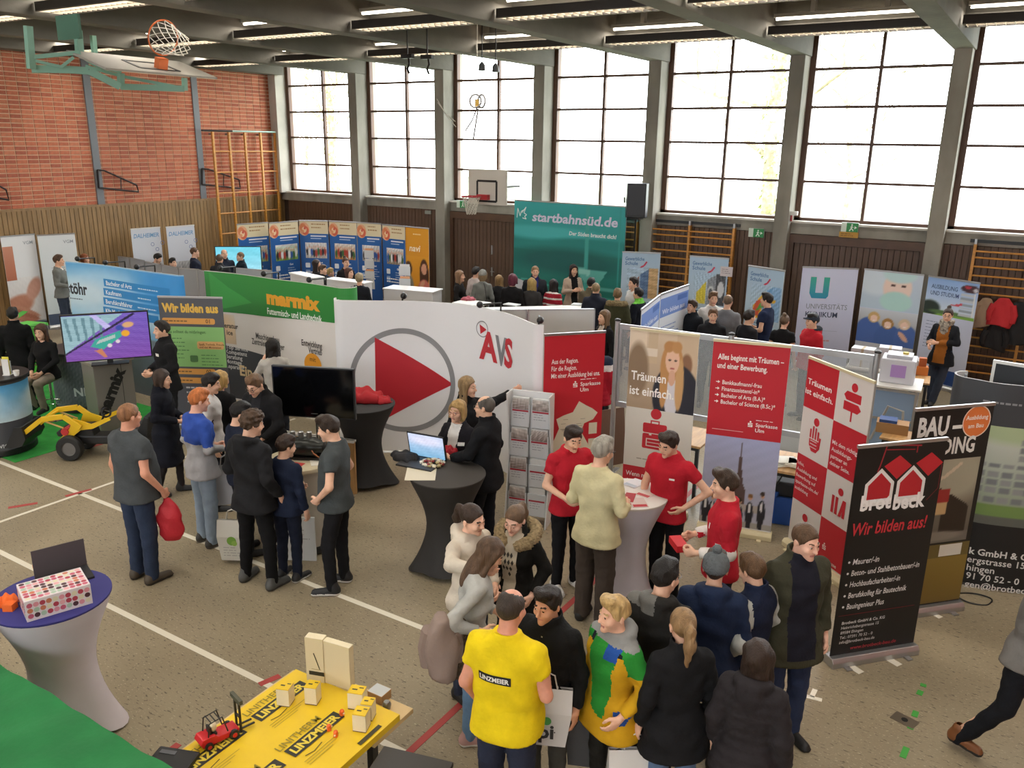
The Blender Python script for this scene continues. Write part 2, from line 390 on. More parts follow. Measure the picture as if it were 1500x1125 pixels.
for i in range(len(edges)-1):
    x0, x1 = edges[i]+CW, edges[i+1]
    if x0 > 1.5: break
    fm = MB(); fw_ = .09
    fm.box((x0, YW-.06, 2.84), (x0+.11, YW+.06, 6.55), BROWNF); fm.box((x1-.05, YW-.06, 2.84), (x1, YW+.06, 6.55), BROWNF)
    fm.box((x0, YW-.06, 2.84), (x1, YW+.06, 2.90), BROWNF); fm.box((x0, YW-.06, 6.49), (x1, YW+.06, 6.55), BROWNF)
    wn = fm.build('window_%d' % (i+1), kind='structure')
    xm = (x0+.11+x1-.05)/2
    MB().box((xm-.03, YW-.05, 2.9), (xm+.03, YW+.05, 6.49), BROWNF).build('mullion', wn)
    for z in TZ[1:-1]: MB().box((x0+.11, YW-.045, z-.025), (x1-.05, YW+.045, z+.025), BROWNF).build('transom', wn)
    for a, b in ((x0+.11, xm-.03), (xm+.03, x1-.05)):
        for z0, z1 in zip(TZ, TZ[1:]):
            MB().add([(a, YW, z0+.02), (b, YW, z0+.02), (b, YW, z1-.02), (a, YW, z1-.02)], [(0, 1, 2, 3)], GL).build('pane', wn)
    # boards below the sill
    par = wb; zt = 2.57; a, b = x0, x1
    if i in DOORS:
        dm = MB(); FR = mat('door_frame_wood', '543b2a', .5, var=.15, scale=4)
        dm.box((x0, 17.74, 0), (x0+.09, 17.9, 2.57), FR); dm.box((x1-.09, 17.74, 0), (x1, 17.9, 2.57), FR); dm.box((x0+.09, 17.74, 2.4), (x1-.09, 17.9, 2.57), FR)
        par = dm.build('door_%d' % DOORS[i], kind='structure'); zt = 2.39; a, b = x0+.1, x1-.1
        xm = (a+b)/2
        hm = MB(); hm.box((xm-.02, 17.765, 1.0), (xm+.02, 17.78, 1.22), mat('brushed_metal', 'b8b8b6', .35, 1)); hm.tube([(xm, 17.77, 1.12), (xm, 17.72, 1.12), (xm+.11, 17.72, 1.12)], .009, mat('brushed_metal', 'b8b8b6')); hm.build('door_handle', par)
        MB().box((xm-.02, 17.76, 1.55), (xm+.02, 17.785, 1.78), mat('brushed_metal', 'b8b8b6')).build('lock_plate', par)
    n = max(1, round((b-a)/.112)); wd = (b-a)/n
    key = round(wd, 4)
    for k in range(n):
        kk = (key, zt, k % 3)
        if kk not in plank_me: plank_me[kk] = MB().box((.005, 0, .05), (wd-.005, .06, zt), BOARD_B).mesh('plank', .004)
        obj('plank', plank_me[kk], par, loc=(a+k*wd, 17.785+random.uniform(0, .006), 0))
# ---- the unseen sides of the hall: they close the room
wr = MB().box((XR, YF, 0), (XR+.3, YB+.4, ZC), mat('brick_far', 'a0624e', .85, var=.2, scale=6)).build('wall_right', kind='structure')
wf = MB(); PALE = mat('pale_plaster', 'b9b3a6', .85)
wf.box((XL-.35, YF-.3, 0), (XR+.3, YF, 4.4), PALE); wf.box((XL-.35, YF-.3, 6.3), (XR+.3, YF, ZC+.4), PALE)
x = XL
while x < XR: wf.box((x, YF-.3, 4.4), (x+.5, YF, 6.3), PALE); x += 3.2
wf.build('wall_front', kind='structure')
# ---- ceiling: slab, main beams toward the windows, cross joists
ROWS = [14.95-3.62*k for k in range(6)]       # rows of light troughs
MB().box((XL-.35, YF-.3, ZC-.05), (XR+.3, YB+.4, ZC+.3), SLAB).build('ceiling', kind='structure')
ce = bpy.data.objects['ceiling']
for x in [CX[0]-pit]+CX:
    if x < XL+1: continue
    if x > XR: break
    MB().box((x-.03, YF, 6.0), (x+CW+.03, 17.9, ZC), CONCB).build('main_beam', ce, bevel=.015)
for yy in ROWS:
    MB().box((XL, yy+.24, 6.14), (XR, yy+.50, ZC), CONCB).build('cross_joist', ce)
MB().box((XL-.01, YF, 6.05), (XL+.5, YB-.3, ZC), CONCB).build('edge_beam', ce)
# ---- ground and bare trees outside
MB().box((-80, YB+.6, -1.2), (60, 120, -1), mat('winter_grass', '8b9478', .95, var=.2, scale=.3)).build('ground', kind='structure')
BARK = mat('bark', '968c72', .95, var=.3, scale=6); IVY = mat('ivy', '98a266', .8, var=.35, scale=9)
def tree(label, x, y, h, lean, seed, ivy, r0=.28):
    rnd = random.Random(seed); root = thing('bare_tree', label, 'tree', (x, y, -1), group='bare trees outside')
    tm = MB(); bm_ = MB(); lv = MB()
    pts = [Vector((lean*h*(k/8)**1.5+rnd.uniform(-.1, .1), rnd.uniform(-.1, .1), h*k/8)) for k in range(9)]
    tm.tube(pts, [r0*(1-.085*k) for k in range(9)], BARK, 8)
    def br(p, d, l, r, n):
        q = [p]; dd = d.copy()
        for k in range(4):
            dd = (dd+Vector((rnd.uniform(-.35, .35), rnd.uniform(-.35, .35), rnd.uniform(-.1, .3)))).normalized(); q.append(q[-1]+dd*l/4)
        bm_.tube(q, [r*(1-.18*k) for k in range(5)], BARK, 5)
        if n:
            for k in range(3): br(q[rnd.randint(1, 4)], (dd+Vector((rnd.uniform(-1, 1), rnd.uniform(-1, 1), rnd.uniform(-.3, .7)))).normalized(), l*.62, r*.5, n-1)
    for k in range(3, 9):
        for j in range(2):
            a = rnd.uniform(0, 6.28); br(pts[k], Vector((math.cos(a), math.sin(a)*.6, rnd.uniform(.1, .9))).normalized(), h*.3*rnd.uniform(.7, 1.2), r0*.32, 2)
    tm.build('trunk', root); bm_.build('branches', root, kind='stuff')
    if ivy:
        for k in range(520):
            t = rnd.uniform(0, 6.5); i = int(t); c = pts[i].lerp(pts[i+1], t-i); a = rnd.uniform(0, 6.28); rr = r0*(1-.085*t)+rnd.uniform(.02, .22); s_ = rnd.uniform(.05, .11)
            c = c+Vector((math.cos(a)*rr, math.sin(a)*rr, rnd.uniform(-.1, .1))); n = Vector((math.cos(a), math.sin(a), rnd.uniform(-.5, .5))).normalized(); u = n.orthogonal().normalized(); v = n.cross(u)
            lv.add([c-u*s_, c-v*s_*.7, c+u*s_, c+v*s_*.7], [(0, 1, 2, 3)], IVY)
        lv.build('ivy', root, kind='stuff')
def txy(px, py, Y): p = aty(px, py, Y); return p.x, Y
tree('tall bare tree with ivy round its trunk, outside the fifth window', *txy(1128, 300, 30), 13, -.03, 3, True, .3)
tree('bare tree with ivy outside the narrow window beside the brick wall', *txy(490, 280, 31), 12, -.02, 5, True, .24)
tree('thin branching tree outside the window above the exit sign with yellow plate', *txy(1250, 300, 36), 11, -.12, 8, False, .16)
tree('slim bare tree outside the window beside the corner column, further off', *txy(450, 280, 38), 10, .05, 11, False, .16)
# ---- light troughs with tubes
TUBE = bpy.data.materials.new('fluorescent_tube'); TUBE.use_nodes = True
TUBE.node_tree.nodes['Principled BSDF'].inputs['Emission Color'].default_value = (1, .93, .8, 1); TUBE.node_tree.nodes['Principled BSDF'].inputs['Emission Strength'].default_value = 6
DARKR = mat('dark_trough_rail', '2e2823', .6); LOUV = mat('louver_metal', '9a9080', .45, .3); LAMPB = mat('lamp_housing', 'a9a6a0', .5)
TL = pit-CW-.12; TWd = .42
rail = MB().box((0, 0, 0), (TL, .03, .13), DARKR).mesh('rail')
lm = MB(); lm.box((0, 0, -.004), (TL, .012, .012), LOUV); lm.box((0, TWd-.012, -.004), (TL, TWd, .012), LOUV); lm.box((0, TWd/2-.006, 0), (TL, TWd/2+.006, .05), LOUV)
k = 0.04
while k < TL: lm.box((k, .01, 0), (k+.008, TWd-.01, .07), LOUV); k += .125
lm = lm.mesh('louver')
tb = MB().tube([(0, 0, 0), (1.2, 0, 0)], .022, TUBE, 8).mesh('tube')
hs = MB().box((-.03, -.05, .02), (1.23, .05, .075), LAMPB); hs.box((.55, -.06, .07), (.62, .06, .34), LAMPB); hs = hs.mesh('housing')
xs = [XL+.28-CW]+CX
ROWN = ('second row from the windows', 'third row from the windows', 'row over the middle of the hall')
for ri, yy in enumerate(ROWS):
    for bi in range(len(xs)-1):
        x0 = xs[bi]+CW+.06
        if x0+1 > XR: break
        lab = 'louvered light trough %s, %s' % (('in the bay at the brick wall', 'one bay from the brick wall', 'two bays from the brick wall', 'three bays from the brick wall', 'four bays from the brick wall', 'five bays from the brick wall', 'six bays from the brick wall', 'seven bays from the brick wall', 'eight bays from the brick wall')[bi], ('row nearest the windows', 'second row from the windows', 'third row from the windows', 'fourth row from the windows', 'fifth row from the windows', 'last row from the windows')[ri])
        sc_ = 1.0 if bi else (xs[1]-xs[0]-CW-.12)/TL
        t = thing('ceiling_light', lab, 'ceiling light', (x0, yy-.25, 6.06), group='light troughs between the beams')
        t.scale = (sc_, 1, 1)
        obj('rail', rail, t); obj('rail', rail, t, loc=(0, TWd-.03, 0)); obj('louver', lm, t, loc=(0, 0, .0))
        for q in (0.06, TL-1.3):
            obj('housing', hs, t, loc=(q, TWd/2, .26)); obj('tube', tb, t, loc=(q, TWd/2, .26))
        ld = bpy.data.lights.get('tube_light') or bpy.data.lights.new('tube_light', 'AREA')
        ld.shape = 'RECTANGLE'; ld.size = TL*.9; ld.size_y = .3; ld.energy = LAMP_W; ld.color = (1, .93, .83)
        lo = obj('tube_light', ld, t, loc=(TL/2, TWd/2, .22))
# ================================================================== people: each body is ONE surface grown from a distance field
def snets(vals, xs, ys, zs):
    """surface of a sampled field (negative inside) on a rectilinear grid"""
    s = vals < 0
    c = np.zeros(tuple(n-1 for n in s.shape), np.int8)
    for i in (0, 1):
        for j in (0, 1):
            for k in (0, 1): c += s[i:s.shape[0]-1+i, j:s.shape[1]-1+j, k:s.shape[2]-1+k]
    act = np.argwhere((c > 0) & (c < 8)); idx = -np.ones(c.shape, np.int32); idx[tuple(act.T)] = np.arange(len(act))
    I, J, K = act.T; P = np.zeros((len(act), 3)); n = np.zeros(len(act))
    cor = {}
    for i in (0, 1):
        for j in (0, 1):
            for k in (0, 1): cor[i, j, k] = (vals[I+i, J+j, K+k], xs[I+i], ys[J+j], zs[K+k])
    for a in cor:
        for ax in range(3):
            if a[ax]: continue
            b = list(a); b[ax] = 1; b = tuple(b); va, vb = cor[a][0], cor[b][0]
            m = (va < 0) != (vb < 0); t = np.where(m, va/np.where(va == vb, 1, va-vb), 0)
            for q in range(3): P[:, q] += np.where(m, cor[a][q+1]*(1-t)+cor[b][q+1]*t, 0)
            n += m
    P /= n[:, None]
    F = []
    for ax in range(3):
        sl0 = [slice(None)]*3; sl1 = [slice(None)]*3; sl0[ax] = slice(0, -1); sl1[ax] = slice(1, None)
        A, B = s[tuple(sl0)], s[tuple(sl1)]
        o1, o2 = [(1, 2), (2, 0), (0, 1)][ax]
        e = np.argwhere(A != B); ok = (e[:, o1] > 0) & (e[:, o2] > 0) & (e[:, o1] < s.shape[o1]-1) & (e[:, o2] < s.shape[o2]-1); e = e[ok]
        fl_ = A[tuple(e.T)]; q = []
        for d1, d2 in ((-1, -1), (0, -1), (0, 0), (-1, 0)):
            p = e.copy(); p[:, o1] += d1; p[:, o2] += d2; q.append(idx[tuple(p.T)])
        q = np.stack(q, 1); q[~fl_] = q[~fl_][:, ::-1]; F.append(q)
    return P, np.concatenate(F)
def np_mesh(name, P, F, mats, mi=None):
    me = bpy.data.meshes.new(name); nv, nf = len(P), len(F)
    me.vertices.add(nv); me.vertices.foreach_set('co', np.asarray(P, 'f4').ravel())
    me.loops.add(nf*4); me.loops.foreach_set('vertex_index', F.astype('i4').ravel())
    me.polygons.add(nf); me.polygons.foreach_set('loop_start', np.arange(nf, dtype='i4')*4)
    for m in mats: me.materials.append(m)
    if mi is not None: me.polygons.foreach_set('material_index', np.asarray(mi, 'i4'))
    me.polygons.foreach_set('use_smooth', np.ones(nf, bool)); me.update(calc_edges=True); me.validate()
    return me
class G:                                    # sample grid, open arrays broadcast against each other
    def __init__(s, xs, ys, zs):
        s.xs, s.ys, s.zs = (np.asarray(a, 'f4') for a in (xs, ys, zs)); s.x, s.y, s.z = s.xs[:, None, None], s.ys[None, :, None], s.zs[None, None, :]
def box_grid(lo, hi, h): return G(*(np.arange(a, b+h, h) for a, b in zip(lo, hi)))
def smin(a, b, k): h = np.maximum(k-np.abs(a-b), 0)/k; return np.minimum(a, b)-h*h*k*.25
def smax(a, b, k): return -smin(-a, -b, k)
def cone(x, y, z, a, b, ra, rb, cut=None):
    ba = np.subtract(b, a); L = float(ba @ ba); px, py, pz = x-a[0], y-a[1], z-a[2]
    t = (px*ba[0]+py*ba[1]+pz*ba[2])/L; tc = np.clip(t, 0, 1)
    d = np.sqrt((px-tc*ba[0])**2+(py-tc*ba[1])**2+(pz-tc*ba[2])**2)-(ra+(rb-ra)*tc)
    if cut is not None: d = np.maximum(d, (t-cut)*math.sqrt(L))
    return d
def ell(x, y, z, c, r):
    X, Y, Z = (x-c[0])/r[0], (y-c[1])/r[1], (z-c[2])/r[2]; k0 = np.sqrt(X*X+Y*Y+Z*Z)+1e-6
    k1 = np.sqrt((X/r[0])**2+(Y/r[1])**2+(Z/r[2])**2)+1e-6; return k0*(k0-1)/k1
def loft(x, y, z, tab):
    """tab rows: z, half width, half depth, y centre"""
    t = np.array(tab, 'f4'); a = np.interp(z, t[:, 0], t[:, 1]); b = np.interp(z, t[:, 0], t[:, 2]); c = np.interp(z, t[:, 0], t[:, 3])
    q = (np.abs(x/a)**2.4+np.abs((y-c)/b)**2.4)**(1/2.4); return (q-1)*np.minimum(a, b)*.9
SHO = np.array([.172, .012, 1.405]); 
ARMS = dict(
    down=((.235, .035, 1.14), (.245, -.03, .895)), loose=((.24, .06, 1.15), (.235, -.10, .93)), hip=((.37, .09, 1.19), (.205, -.05, 1.03)), back=((.25, .11, 1.15), (.10, .16, .97)),
    front=((.25, .03, 1.16), (.075, -.22, 1.07)), pocket=((.265, .075, 1.16), (.205, -.085, .97)), table=((.24, -.09, 1.19), (.16, -.32, 1.09)), point=((.30, -.17, 1.36), (.36, -.40, 1.44)),
    chest=((.23, -.02, 1.16), (.09, -.25, 1.22)), fold=((.25, -.05, 1.17), (-.06, -.20, 1.16)), hold=((.245, .02, 1.15), (.17, -.22, 1.10)), fwd=((.245, -.06, 1.16), (.22, -.27, .99)),
    lap=((.24, -.05, 1.17), (.09, -.25, 1.0)), face=((.25, -.12, 1.2), (.10, -.20, 1.43)), around=((.33, -.14, 1.38), (.24, -.36, 1.40)))
LEGS = dict(     # left hip, knee, ankle / right hip, knee, ankle
    stand=(((.09, 0, .93), (.10, -.01, .50), (.105, .015, .09)), ((-.09, 0, .93), (-.10, -.01, .50), (-.105, .015, .09))),
    wide=(((.09, 0, .93), (.14, -.01, .50), (.17, .015, .09)), ((-.09, 0, .93), (-.14, -.01, .50), (-.17, .015, .09))),
    step=(((.09, 0, .93), (.10, -.10, .51), (.10, -.10, .09)), ((-.09, 0, .93), (-.10, .02, .50), (-.10, .16, .10))),
    relax=(((.09, 0, .93), (.13, -.07, .50), (.16, -.04, .09)), ((-.09, 0, .93), (-.09, 0, .50), (-.09, .02, .09))),
    cross=(((.09, 0, .93), (.06, -.05, .50), (-.02, -.07, .09)), ((-.09, 0, .93), (-.09, 0, .50), (-.08, .05, .09))),
    walk=(((.09, 0, .93), (.10, -.17, .53), (.09, -.24, .10)), ((-.09, 0, .93), (-.09, .05, .50), (-.09, .30, .14))),
    sit=(((.09, 0, .93), (.13, -.40, .86), (.13, -.33, .47)), ((-.09, 0, .93), (-.11, -.40, .86), (-.10, -.27, .50))))
def torso_tab(sex, fat, t=0.):
    if sex == 'f':
        r = [(.80, .155, .115, .005), (.93, .168, .118, .01), (1.06, .137, .098, 0), (1.14, .132, .10, 0), (1.25, .150, .118, -.008), (1.33, .158, .112, 0), (1.41, .155, .090, .012), (1.455, .125, .07, .02), (1.49, .075, .06, .025), (1.52, .055, .055, .022)]
    else:
        r = [(.80, .155, .112, .005), (.93, .163, .116, .005), (1.06, .152, .108, 0), (1.16, .160, .112, 0), (1.28, .182, .124, 0), (1.36, .190, .118, .004), (1.42, .183, .095, .012), (1.46, .140, .075, .02), (1.495, .08, .062, .025), (1.53, .058, .058, .022)]
    o = []
    for z, a, b, c in r:
        w_ = math.exp(-((z-1.05)/.2)**2)*fat; o.append((z, a*(1+.22*fat*math.exp(-((z-1.1)/.45)**2))+w_*.03+t, b+w_*.075+t, c-w_*.05))
    return o
def head_field(x, y, z):
    d = ell(x, y, z, (0, .014, .034), (.0745, .094, .088))
    d = smin(d, ell(x, y, z, (0, -.028, -.042), (.056, .062, .078)), .035)
    d = smin(d, ell(x, y, z, (0, -.078, -.098), (.022, .018, .017)), .028)
    ax = np.abs(x)
    d = smin(d, ell(ax, y, z, (.040, -.060, -.028), (.024, .028, .024)), .022)
    d = smin(d, cone(ax, y, z, (.012, -.088, .026), (.044, -.078, .024), .009, .008), .016)
    d = smax(d, -ell(ax, y, z, (.031, -.099, .006), (.017, .014, .012)), .010)
    d = smin(d, cone(x, y, z, (0, -.090, .012), (0, -.109, -.026), .008, .0125), .012)
    d = smin(d, ell(ax, y, z, (.011, -.099, -.030), (.008, .009, .007)), .006)
    d = np.minimum(d, ell(ax, y, z, (.031, -.0815, .006), (.0125, .0125, .0115)))
    d = smin(d, ell(x, y, z, (0, -.0885, -.055), (.023, .009, .0055)), .007)
    d = smin(d, ell(x, y, z, (0, -.0855, -.066), (.019, .009, .006)), .007)
    d = smin(d, ell(ax, y, z, (.077, .012, -.004), (.010, .019, .031)), .008)
    return d
HZ = 1.633                                   # centre of the head above the ground of a 1.75 m figure
def hz(x, y): return 0
HAIRLINE = dict(short=([-.12, -.085, -.060, -.045, -.015, .025, .05, .12], [.078, .072, .052, .012, -.022, -.012, -.055, -.080]),
                back=([-.12, -.085, -.060, -.045, -.015, .025, .05, .12], [.078, .074, .056, .016, .002, .008, -.045, -.070]),
                hat=([-.12, .12], [.035, .005]))
def hair_field(x, y, z, st, rs):
    th = dict(buzz=.003, short=.010, quiff=.010, curly=.016, crop=.006, long=.014, pony=.007, bun=.007, bob=.016, bald=.004, beanie=.019, cap=.012, grey=.015).get(st, .01)
    d = ell(x, y, z, (0, .014, .034), (.0745+th, .094+th, .088+th))
    if st in ('short', 'quiff', 'grey'): d = smin(d, ell(x, y, z, (0, -.02, .10), (.062, .07, .030+th)), .03)
    if st == 'quiff': d = smin(d, ell(x, y, z, (.0, -.058, .118), (.058, .040, .022)), .03)
    if st == 'curly': d = smin(d, ell(x, y, z, (0, -.005, .085), (.085, .09, .062)), .03)
    amp = dict(curly=.007, short=.0035, quiff=.004, grey=.003, bob=.003, long=.003, crop=.002).get(st, .0012)
    f = 95 if st == 'curly' else 60
    d = d+amp*(np.sin(f*x+2*np.sin(f*.4*z+1))*np.sin(f*y*1.1+.7)+np.sin(f*1.2*z+1.5)*np.sin(f*.9*x+2*np.sin(f*.3*y))*1.1)
    kl = 'hat' if st in ('beanie', 'cap') else ('back' if st in ('pony', 'bun') else 'short'); k = HAIRLINE[kl]
    zm = np.interp(y, k[0], k[1]); d = np.maximum(d, (zm-z)*.8)
    if st == 'bald': d = np.maximum(d, -ell(x, y, z, (0, -.045, .10), (.055, .095, .05)))
    if st in ('long', 'bob'):
        zl = -.13 if st == 'bob' else -.30
        c = ell(x, y, z, (0, .04, (zl+.05)/2), (.088, .062, (.05-zl)/2+.02)); c = smin(c, cone(np.abs(x), y, z, (.078, -.012, .045), (.088, -.018, zl+.06), .022, .020), .03)
        c = np.maximum(c, -ell(x, y, z, (0, -.088, -.03), (.069, .078, .112))); d = smin(d, c+.003*np.sin(85*x+6*np.sin(9*z)), .03)
    if st == 'pony':
        p = [(0, .095, .055), (0, .135, .035), (.004, .150, -.06), (.01, .130, -.20)]
        for a, b, r0, r1 in zip(p, p[1:], (.022, .034, .038), (.034, .038, .012)): d = smin(d, cone(x, y, z, a, b, r0, r1)+.003*np.sin(120*x+5*np.sin(20*z)), .015)
    if st == 'bun': d = smin(d, ell(x, y, z, (0, .055, .135), (.036, .036, .034))+.0025*np.sin(140*z+60*x), .01)
    if st == 'cap': d = np.minimum(d, np.maximum(ell(x, y, z, (0, -.10, .048), (.065, .075, .012)), y+.02))
    if st == 'beanie': d = d+.0018*np.sin(150*np.arctan2(x, y-.01)/6.28*2)
    return d
def rotm(yaw=0, pitch=0, tilt=0): return np.array(Matrix.Rotation(yaw, 3, 'Z') @ Matrix.Rotation(pitch, 3, 'X') @ Matrix.Rotation(tilt, 3, 'Y'))
_HAND = {}
def hand_tpl(kind, h):
    """left hand: wrist at the origin, fingers along -z, palm facing -x (toward the body), thumb toward -y"""
    if (kind, h) in _HAND: return _HAND[kind, h]
    g = box_grid((-.075, -.075, -.205), (.035, .06, .03), h); x, y, z = g.x, g.y, g.z
    d = smin(cone(x, y, z, (0, 0, .02), (0, 0, -.02), .024, .024), ell(x, y, z, (-.002, .002, -.055), (.0155, .040, .046)), .02)
    curl = {'relax': (.35, .45, .35), 'grip': (1.0, 1.2, .7), 'flat': (.12, .15, .1)}[kind]
    for i, (yy, L_, z0) in enumerate(((-.030, .073, -.088), (-.010, .082, -.094), (.010, .076, -.091), (.029, .060, -.082))):
        p = np.array([0, yy, z0]); a = 0.; fr = (.46, .30, .24)
        for k in range(3):
            a += curl[k]*(1+.12*i); q = p+np.array([-math.sin(a), yy*.10*(1-k), -math.cos(a)])*L_*fr[k]
            d = smin(d, cone(x, y, z, p, q, .0092-.0007*k, .0086-.0008*k), .006); p = q
    b = .5 if kind != 'grip' else 1.0
    p = [np.array((-.004, -.022, -.025)), np.array((-.014-.012*b, -.048, -.052)), np.array((-.022-.018*b, -.058+.012*b, -.082)), np.array((-.028-.02*b, -.060+.024*b, -.104))]
    for k in range(3): d = smin(d, cone(x, y, z, p[k], p[k+1], (.016, .0115, .0098)[k], (.0115, .0098, .0082)[k]), .008)
    P, F = snets(d, g.xs, g.ys, g.zs); _HAND[kind, h] = (P, F); return P, F
def frame(dz, ref):
    """rows: axes with -z along the limb"""
    zc = -dz/np.linalg.norm(dz); x = ref-zc*(ref @ zc); x /= np.linalg.norm(x); return np.stack([x, np.cross(zc, x), zc], 1)
def SK(c): return mat('skin_'+c, c, .5, spec=.35, var=.05, scale=25)
LIPC = mat('lip', 'b9746a', .45); EYEW = mat('eye_white', 'c4b5ab', .35); IRIS = mat('iris', '2a201a', .25)
def HAIRM(c): return mat('hair_'+c, c, .5, var=.28, scale=30, bump=.6, bscale=140, stretch=(1, 1, .12), spec=.35)
def CLOTH(c, b=.25): return mat('cloth_'+c, c, .85, var=.10, scale=7, bump=b, bscale=45, spec=.2)
PEOPLE = {}
def person(key, label, px, py, h, face, *, top=('sweater', '303030'), legs='stand', pants='22242a', pk='slim', shoes='1d1c1c', sole='1d1c1c', hair=('short', '3a2c20'), skin='e0b296',
           arms=('down', 'down'), sex='m', fat=0., lean=0., side=0., head=(0, 0, 0), foot=False, hat=None, glasses=None, hands=('relax', 'relax'), paint=None, inner=None, q=1, z0=0., extra=None, group='visitors and exhibitors in the hall', sk_legs=False, bodyyaw=0.):
    """px, py: pixel of the crown (or of the ground between the feet when foot=True)"""
    s = h/1.75; hs = s**-.45
    kid = hs
    R_ = lambda lst: [tuple(v) for v in lst]
    lean, side = math.radians(lean), math.radians(side)
    vh = .0095 if q == 1 else (.013 if q == 2 else .018); vb = .019 if q == 1 else .027; vc = .0145 if q == 1 else (.019 if q == 2 else .025)
    # where
    hd_y, hd_p, hd_t = (math.radians(a) for a in head)
    HC = np.array([0, -.012, HZ+.03*(hs-1)])
    if foot: base = at(px, py, z0)
    else: base = at(px, py, z0+h*(1-.012*(abs(lean) > .1)))
    d2 = Vector((base.x, base.y)).normalized(); a = math.radians(face)
    r2 = Vector((d2.y, -d2.x)); fv = -math.cos(a)*d2+math.sin(a)*r2
    rz = math.atan2(fv.x, -fv.y)
    if not foot and lean:                        # the crown sits forward of the feet when bending
        off = math.sin(lean)*.66*s; base = base-Vector((fv.x, fv.y, 0))*off
        k = (h-(1-math.cos(lean))*.78*s); base = at(px, py, z0+k)-Vector((fv.x, fv.y, 0))*off
    base = Vector((base.x, base.y, z0))
    def bend(P):
        P = np.array(P, float); t = np.clip((P[:, 2]-.92)/.30, 0, 1); t = t*t*(3-2*t)
        for ang, ax in ((lean, 0), (side, 1)):
            if not ang: continue
            if ax == 0:
                an = ang*t; c, q_ = np.cos(an), np.sin(an); y, z = P[:, 1].copy(), P[:, 2]-.95
                P[:, 1], P[:, 2] = y*c-z*q_, .95+y*q_+z*c
            else:
                an = ang*t; c, q_ = np.cos(an), np.sin(an); x, z = P[:, 0].copy(), P[:, 2]-.95
                P[:, 0], P[:, 2] = x*c+z*q_, .95-x*q_+z*c
        return P
    bendv = lambda p: Vector(bend(np.array([p]))[0]*s)
    RH = rotm(hd_y, hd_p, hd_t)
    neckp = np.array([0, .012, 1.52])
    HCr = neckp+RH @ (HC-neckp)
    toh = lambda x, y, z: tuple((RH.T[i, 0]*(x-HCr[0])+RH.T[i, 1]*(y-HCr[1])+RH.T[i, 2]*(z-HCr[2]))/hs for i in range(3))
    A = []
    for sd, ar in zip((1, -1), arms):
        e, w_ = ARMS[ar] if isinstance(ar, str) else ar; A.append((SHO*[sd, 1, 1], np.array(e)*[sd, 1, 1], np.array(w_)*[sd, 1, 1]))
    if sex == 'f': A = [(S*[.92, 1, 1], E*[.95, 1, 1], W) for S, E, W in A]
    Lg = LEGS[legs] if isinstance(legs, str) else legs
    Lg = [tuple(np.array(p) for p in l) for l in Lg]
    # ---- body: head, neck, trunk, limbs as one field
    r = .155*hs
    fx = np.arange(HCr[0]-.10*hs, HCr[0]+.10*hs, vh*hs); fy = np.arange(HCr[1]-.145*hs, HCr[1]+.13*hs, vh*hs); fz = np.arange(HCr[2]-.145*hs, HCr[2]+.145*hs, vh*hs)
    ext = [p for l in A for p in l]+[p for l in Lg for p in l]
    lo = np.min(ext, 0)-.10; hi = np.max(ext, 0)+.10; lo[1] = min(lo[1], -.2-.08*fat); hi[1] = max(hi[1], .17); lo[0] = min(lo[0], -.24); hi[0] = max(hi[0], .24)
    mk = lambda l, f, u: np.concatenate([np.arange(f[0]-vb, l, -vb)[::-1], f, np.arange(f[-1]+vb, u, vb)])
    g = G(mk(lo[0], fx, hi[0]), mk(lo[1], fy, hi[1]), np.concatenate([np.arange(fz[0]-vb, .03, -vb)[::-1], fz])); x, y, z = g.x, g.y, g.z
    d = loft(x, y, z, torso_tab(sex, fat, -.012)); d = np.maximum(d, np.maximum(.93-z, z-1.50))
    d = smin(d, cone(x, y, z, (0, .028, 1.44), HCr+RH @ np.array([0, .02, -.05])*hs, .056 if sex == 'm' else .047, .052 if sex == 'm' else .044), .04)
    for S, E, W in A:
        d = smin(d, cone(x, y, z, S, E, .046, .036), .03); d = np.minimum(d, smin(cone(x, y, z, E, W, .038, .0265), cone(x, y, z, S, E, .044, .037), .02))
    for l in Lg:
        d = smin(d, cone(x, y, z, l[0], l[1], .074, .048), .03); d = smin(d, cone(x, y, z, l[1], l[2], .050, .033), .015); d = smin(d, cone(x, y, z, l[2], l[2]+[0, -.02, -.05], .032, .022), .015)
    # the head on its own finer window of the grid
    ix = np.searchsorted(g.xs, (fx[0]-1e-4, fx[-1]+1e-4)); iy = np.searchsorted(g.ys, (fy[0]-1e-4, fy[-1]+1e-4)); iz = np.searchsorted(g.zs, (fz[0]-1e-4, fz[-1]+1e-4))
    sl = (slice(*ix), slice(*iy), slice(*iz)); hx, hy, hz_ = toh(g.xs[sl[0]][:, None, None], g.ys[sl[1]][None, :, None], g.zs[sl[2]][None, None, :])
    d[sl] = smin(d[sl], head_field(hx, hy, hz_)*hs, .018)
    P, F = snets(d, g.xs, g.ys, g.zs)
    cen = P[F].mean(1); lx, ly, lz = toh(cen[:, 0], cen[:, 1], cen[:, 2]); alx = np.abs(lx); mi = np.zeros(len(F), int)
    mi[(alx < .024) & (np.abs(lz+.0605) < .0085) & (ly < -.075) & (lz > -.08)] = 1
    ev = np.sqrt((alx-.031)**2+(lz-.006)**2); mi[(ev < .0105) & (ly < -.085) & (np.abs(lz-.006) < .0058)] = 2; mi[(ev < .0062) & (ly < -.085)] = 3
    mi[(alx > .014) & (alx < .047) & (np.abs(lz-.0325+.25*(alx-.03)**2*10) < .0042) & (ly < -.07)] = 4
    hcol = hair[1] if hair else '4a3a2a'
    mats = [SK(skin), LIPC, EYEW, IRIS, HAIRM(hcol)]
    # hands
    Pn = [bend(P)]; Fn = [F]; Mn = [mi]; o = len(P); handw = []
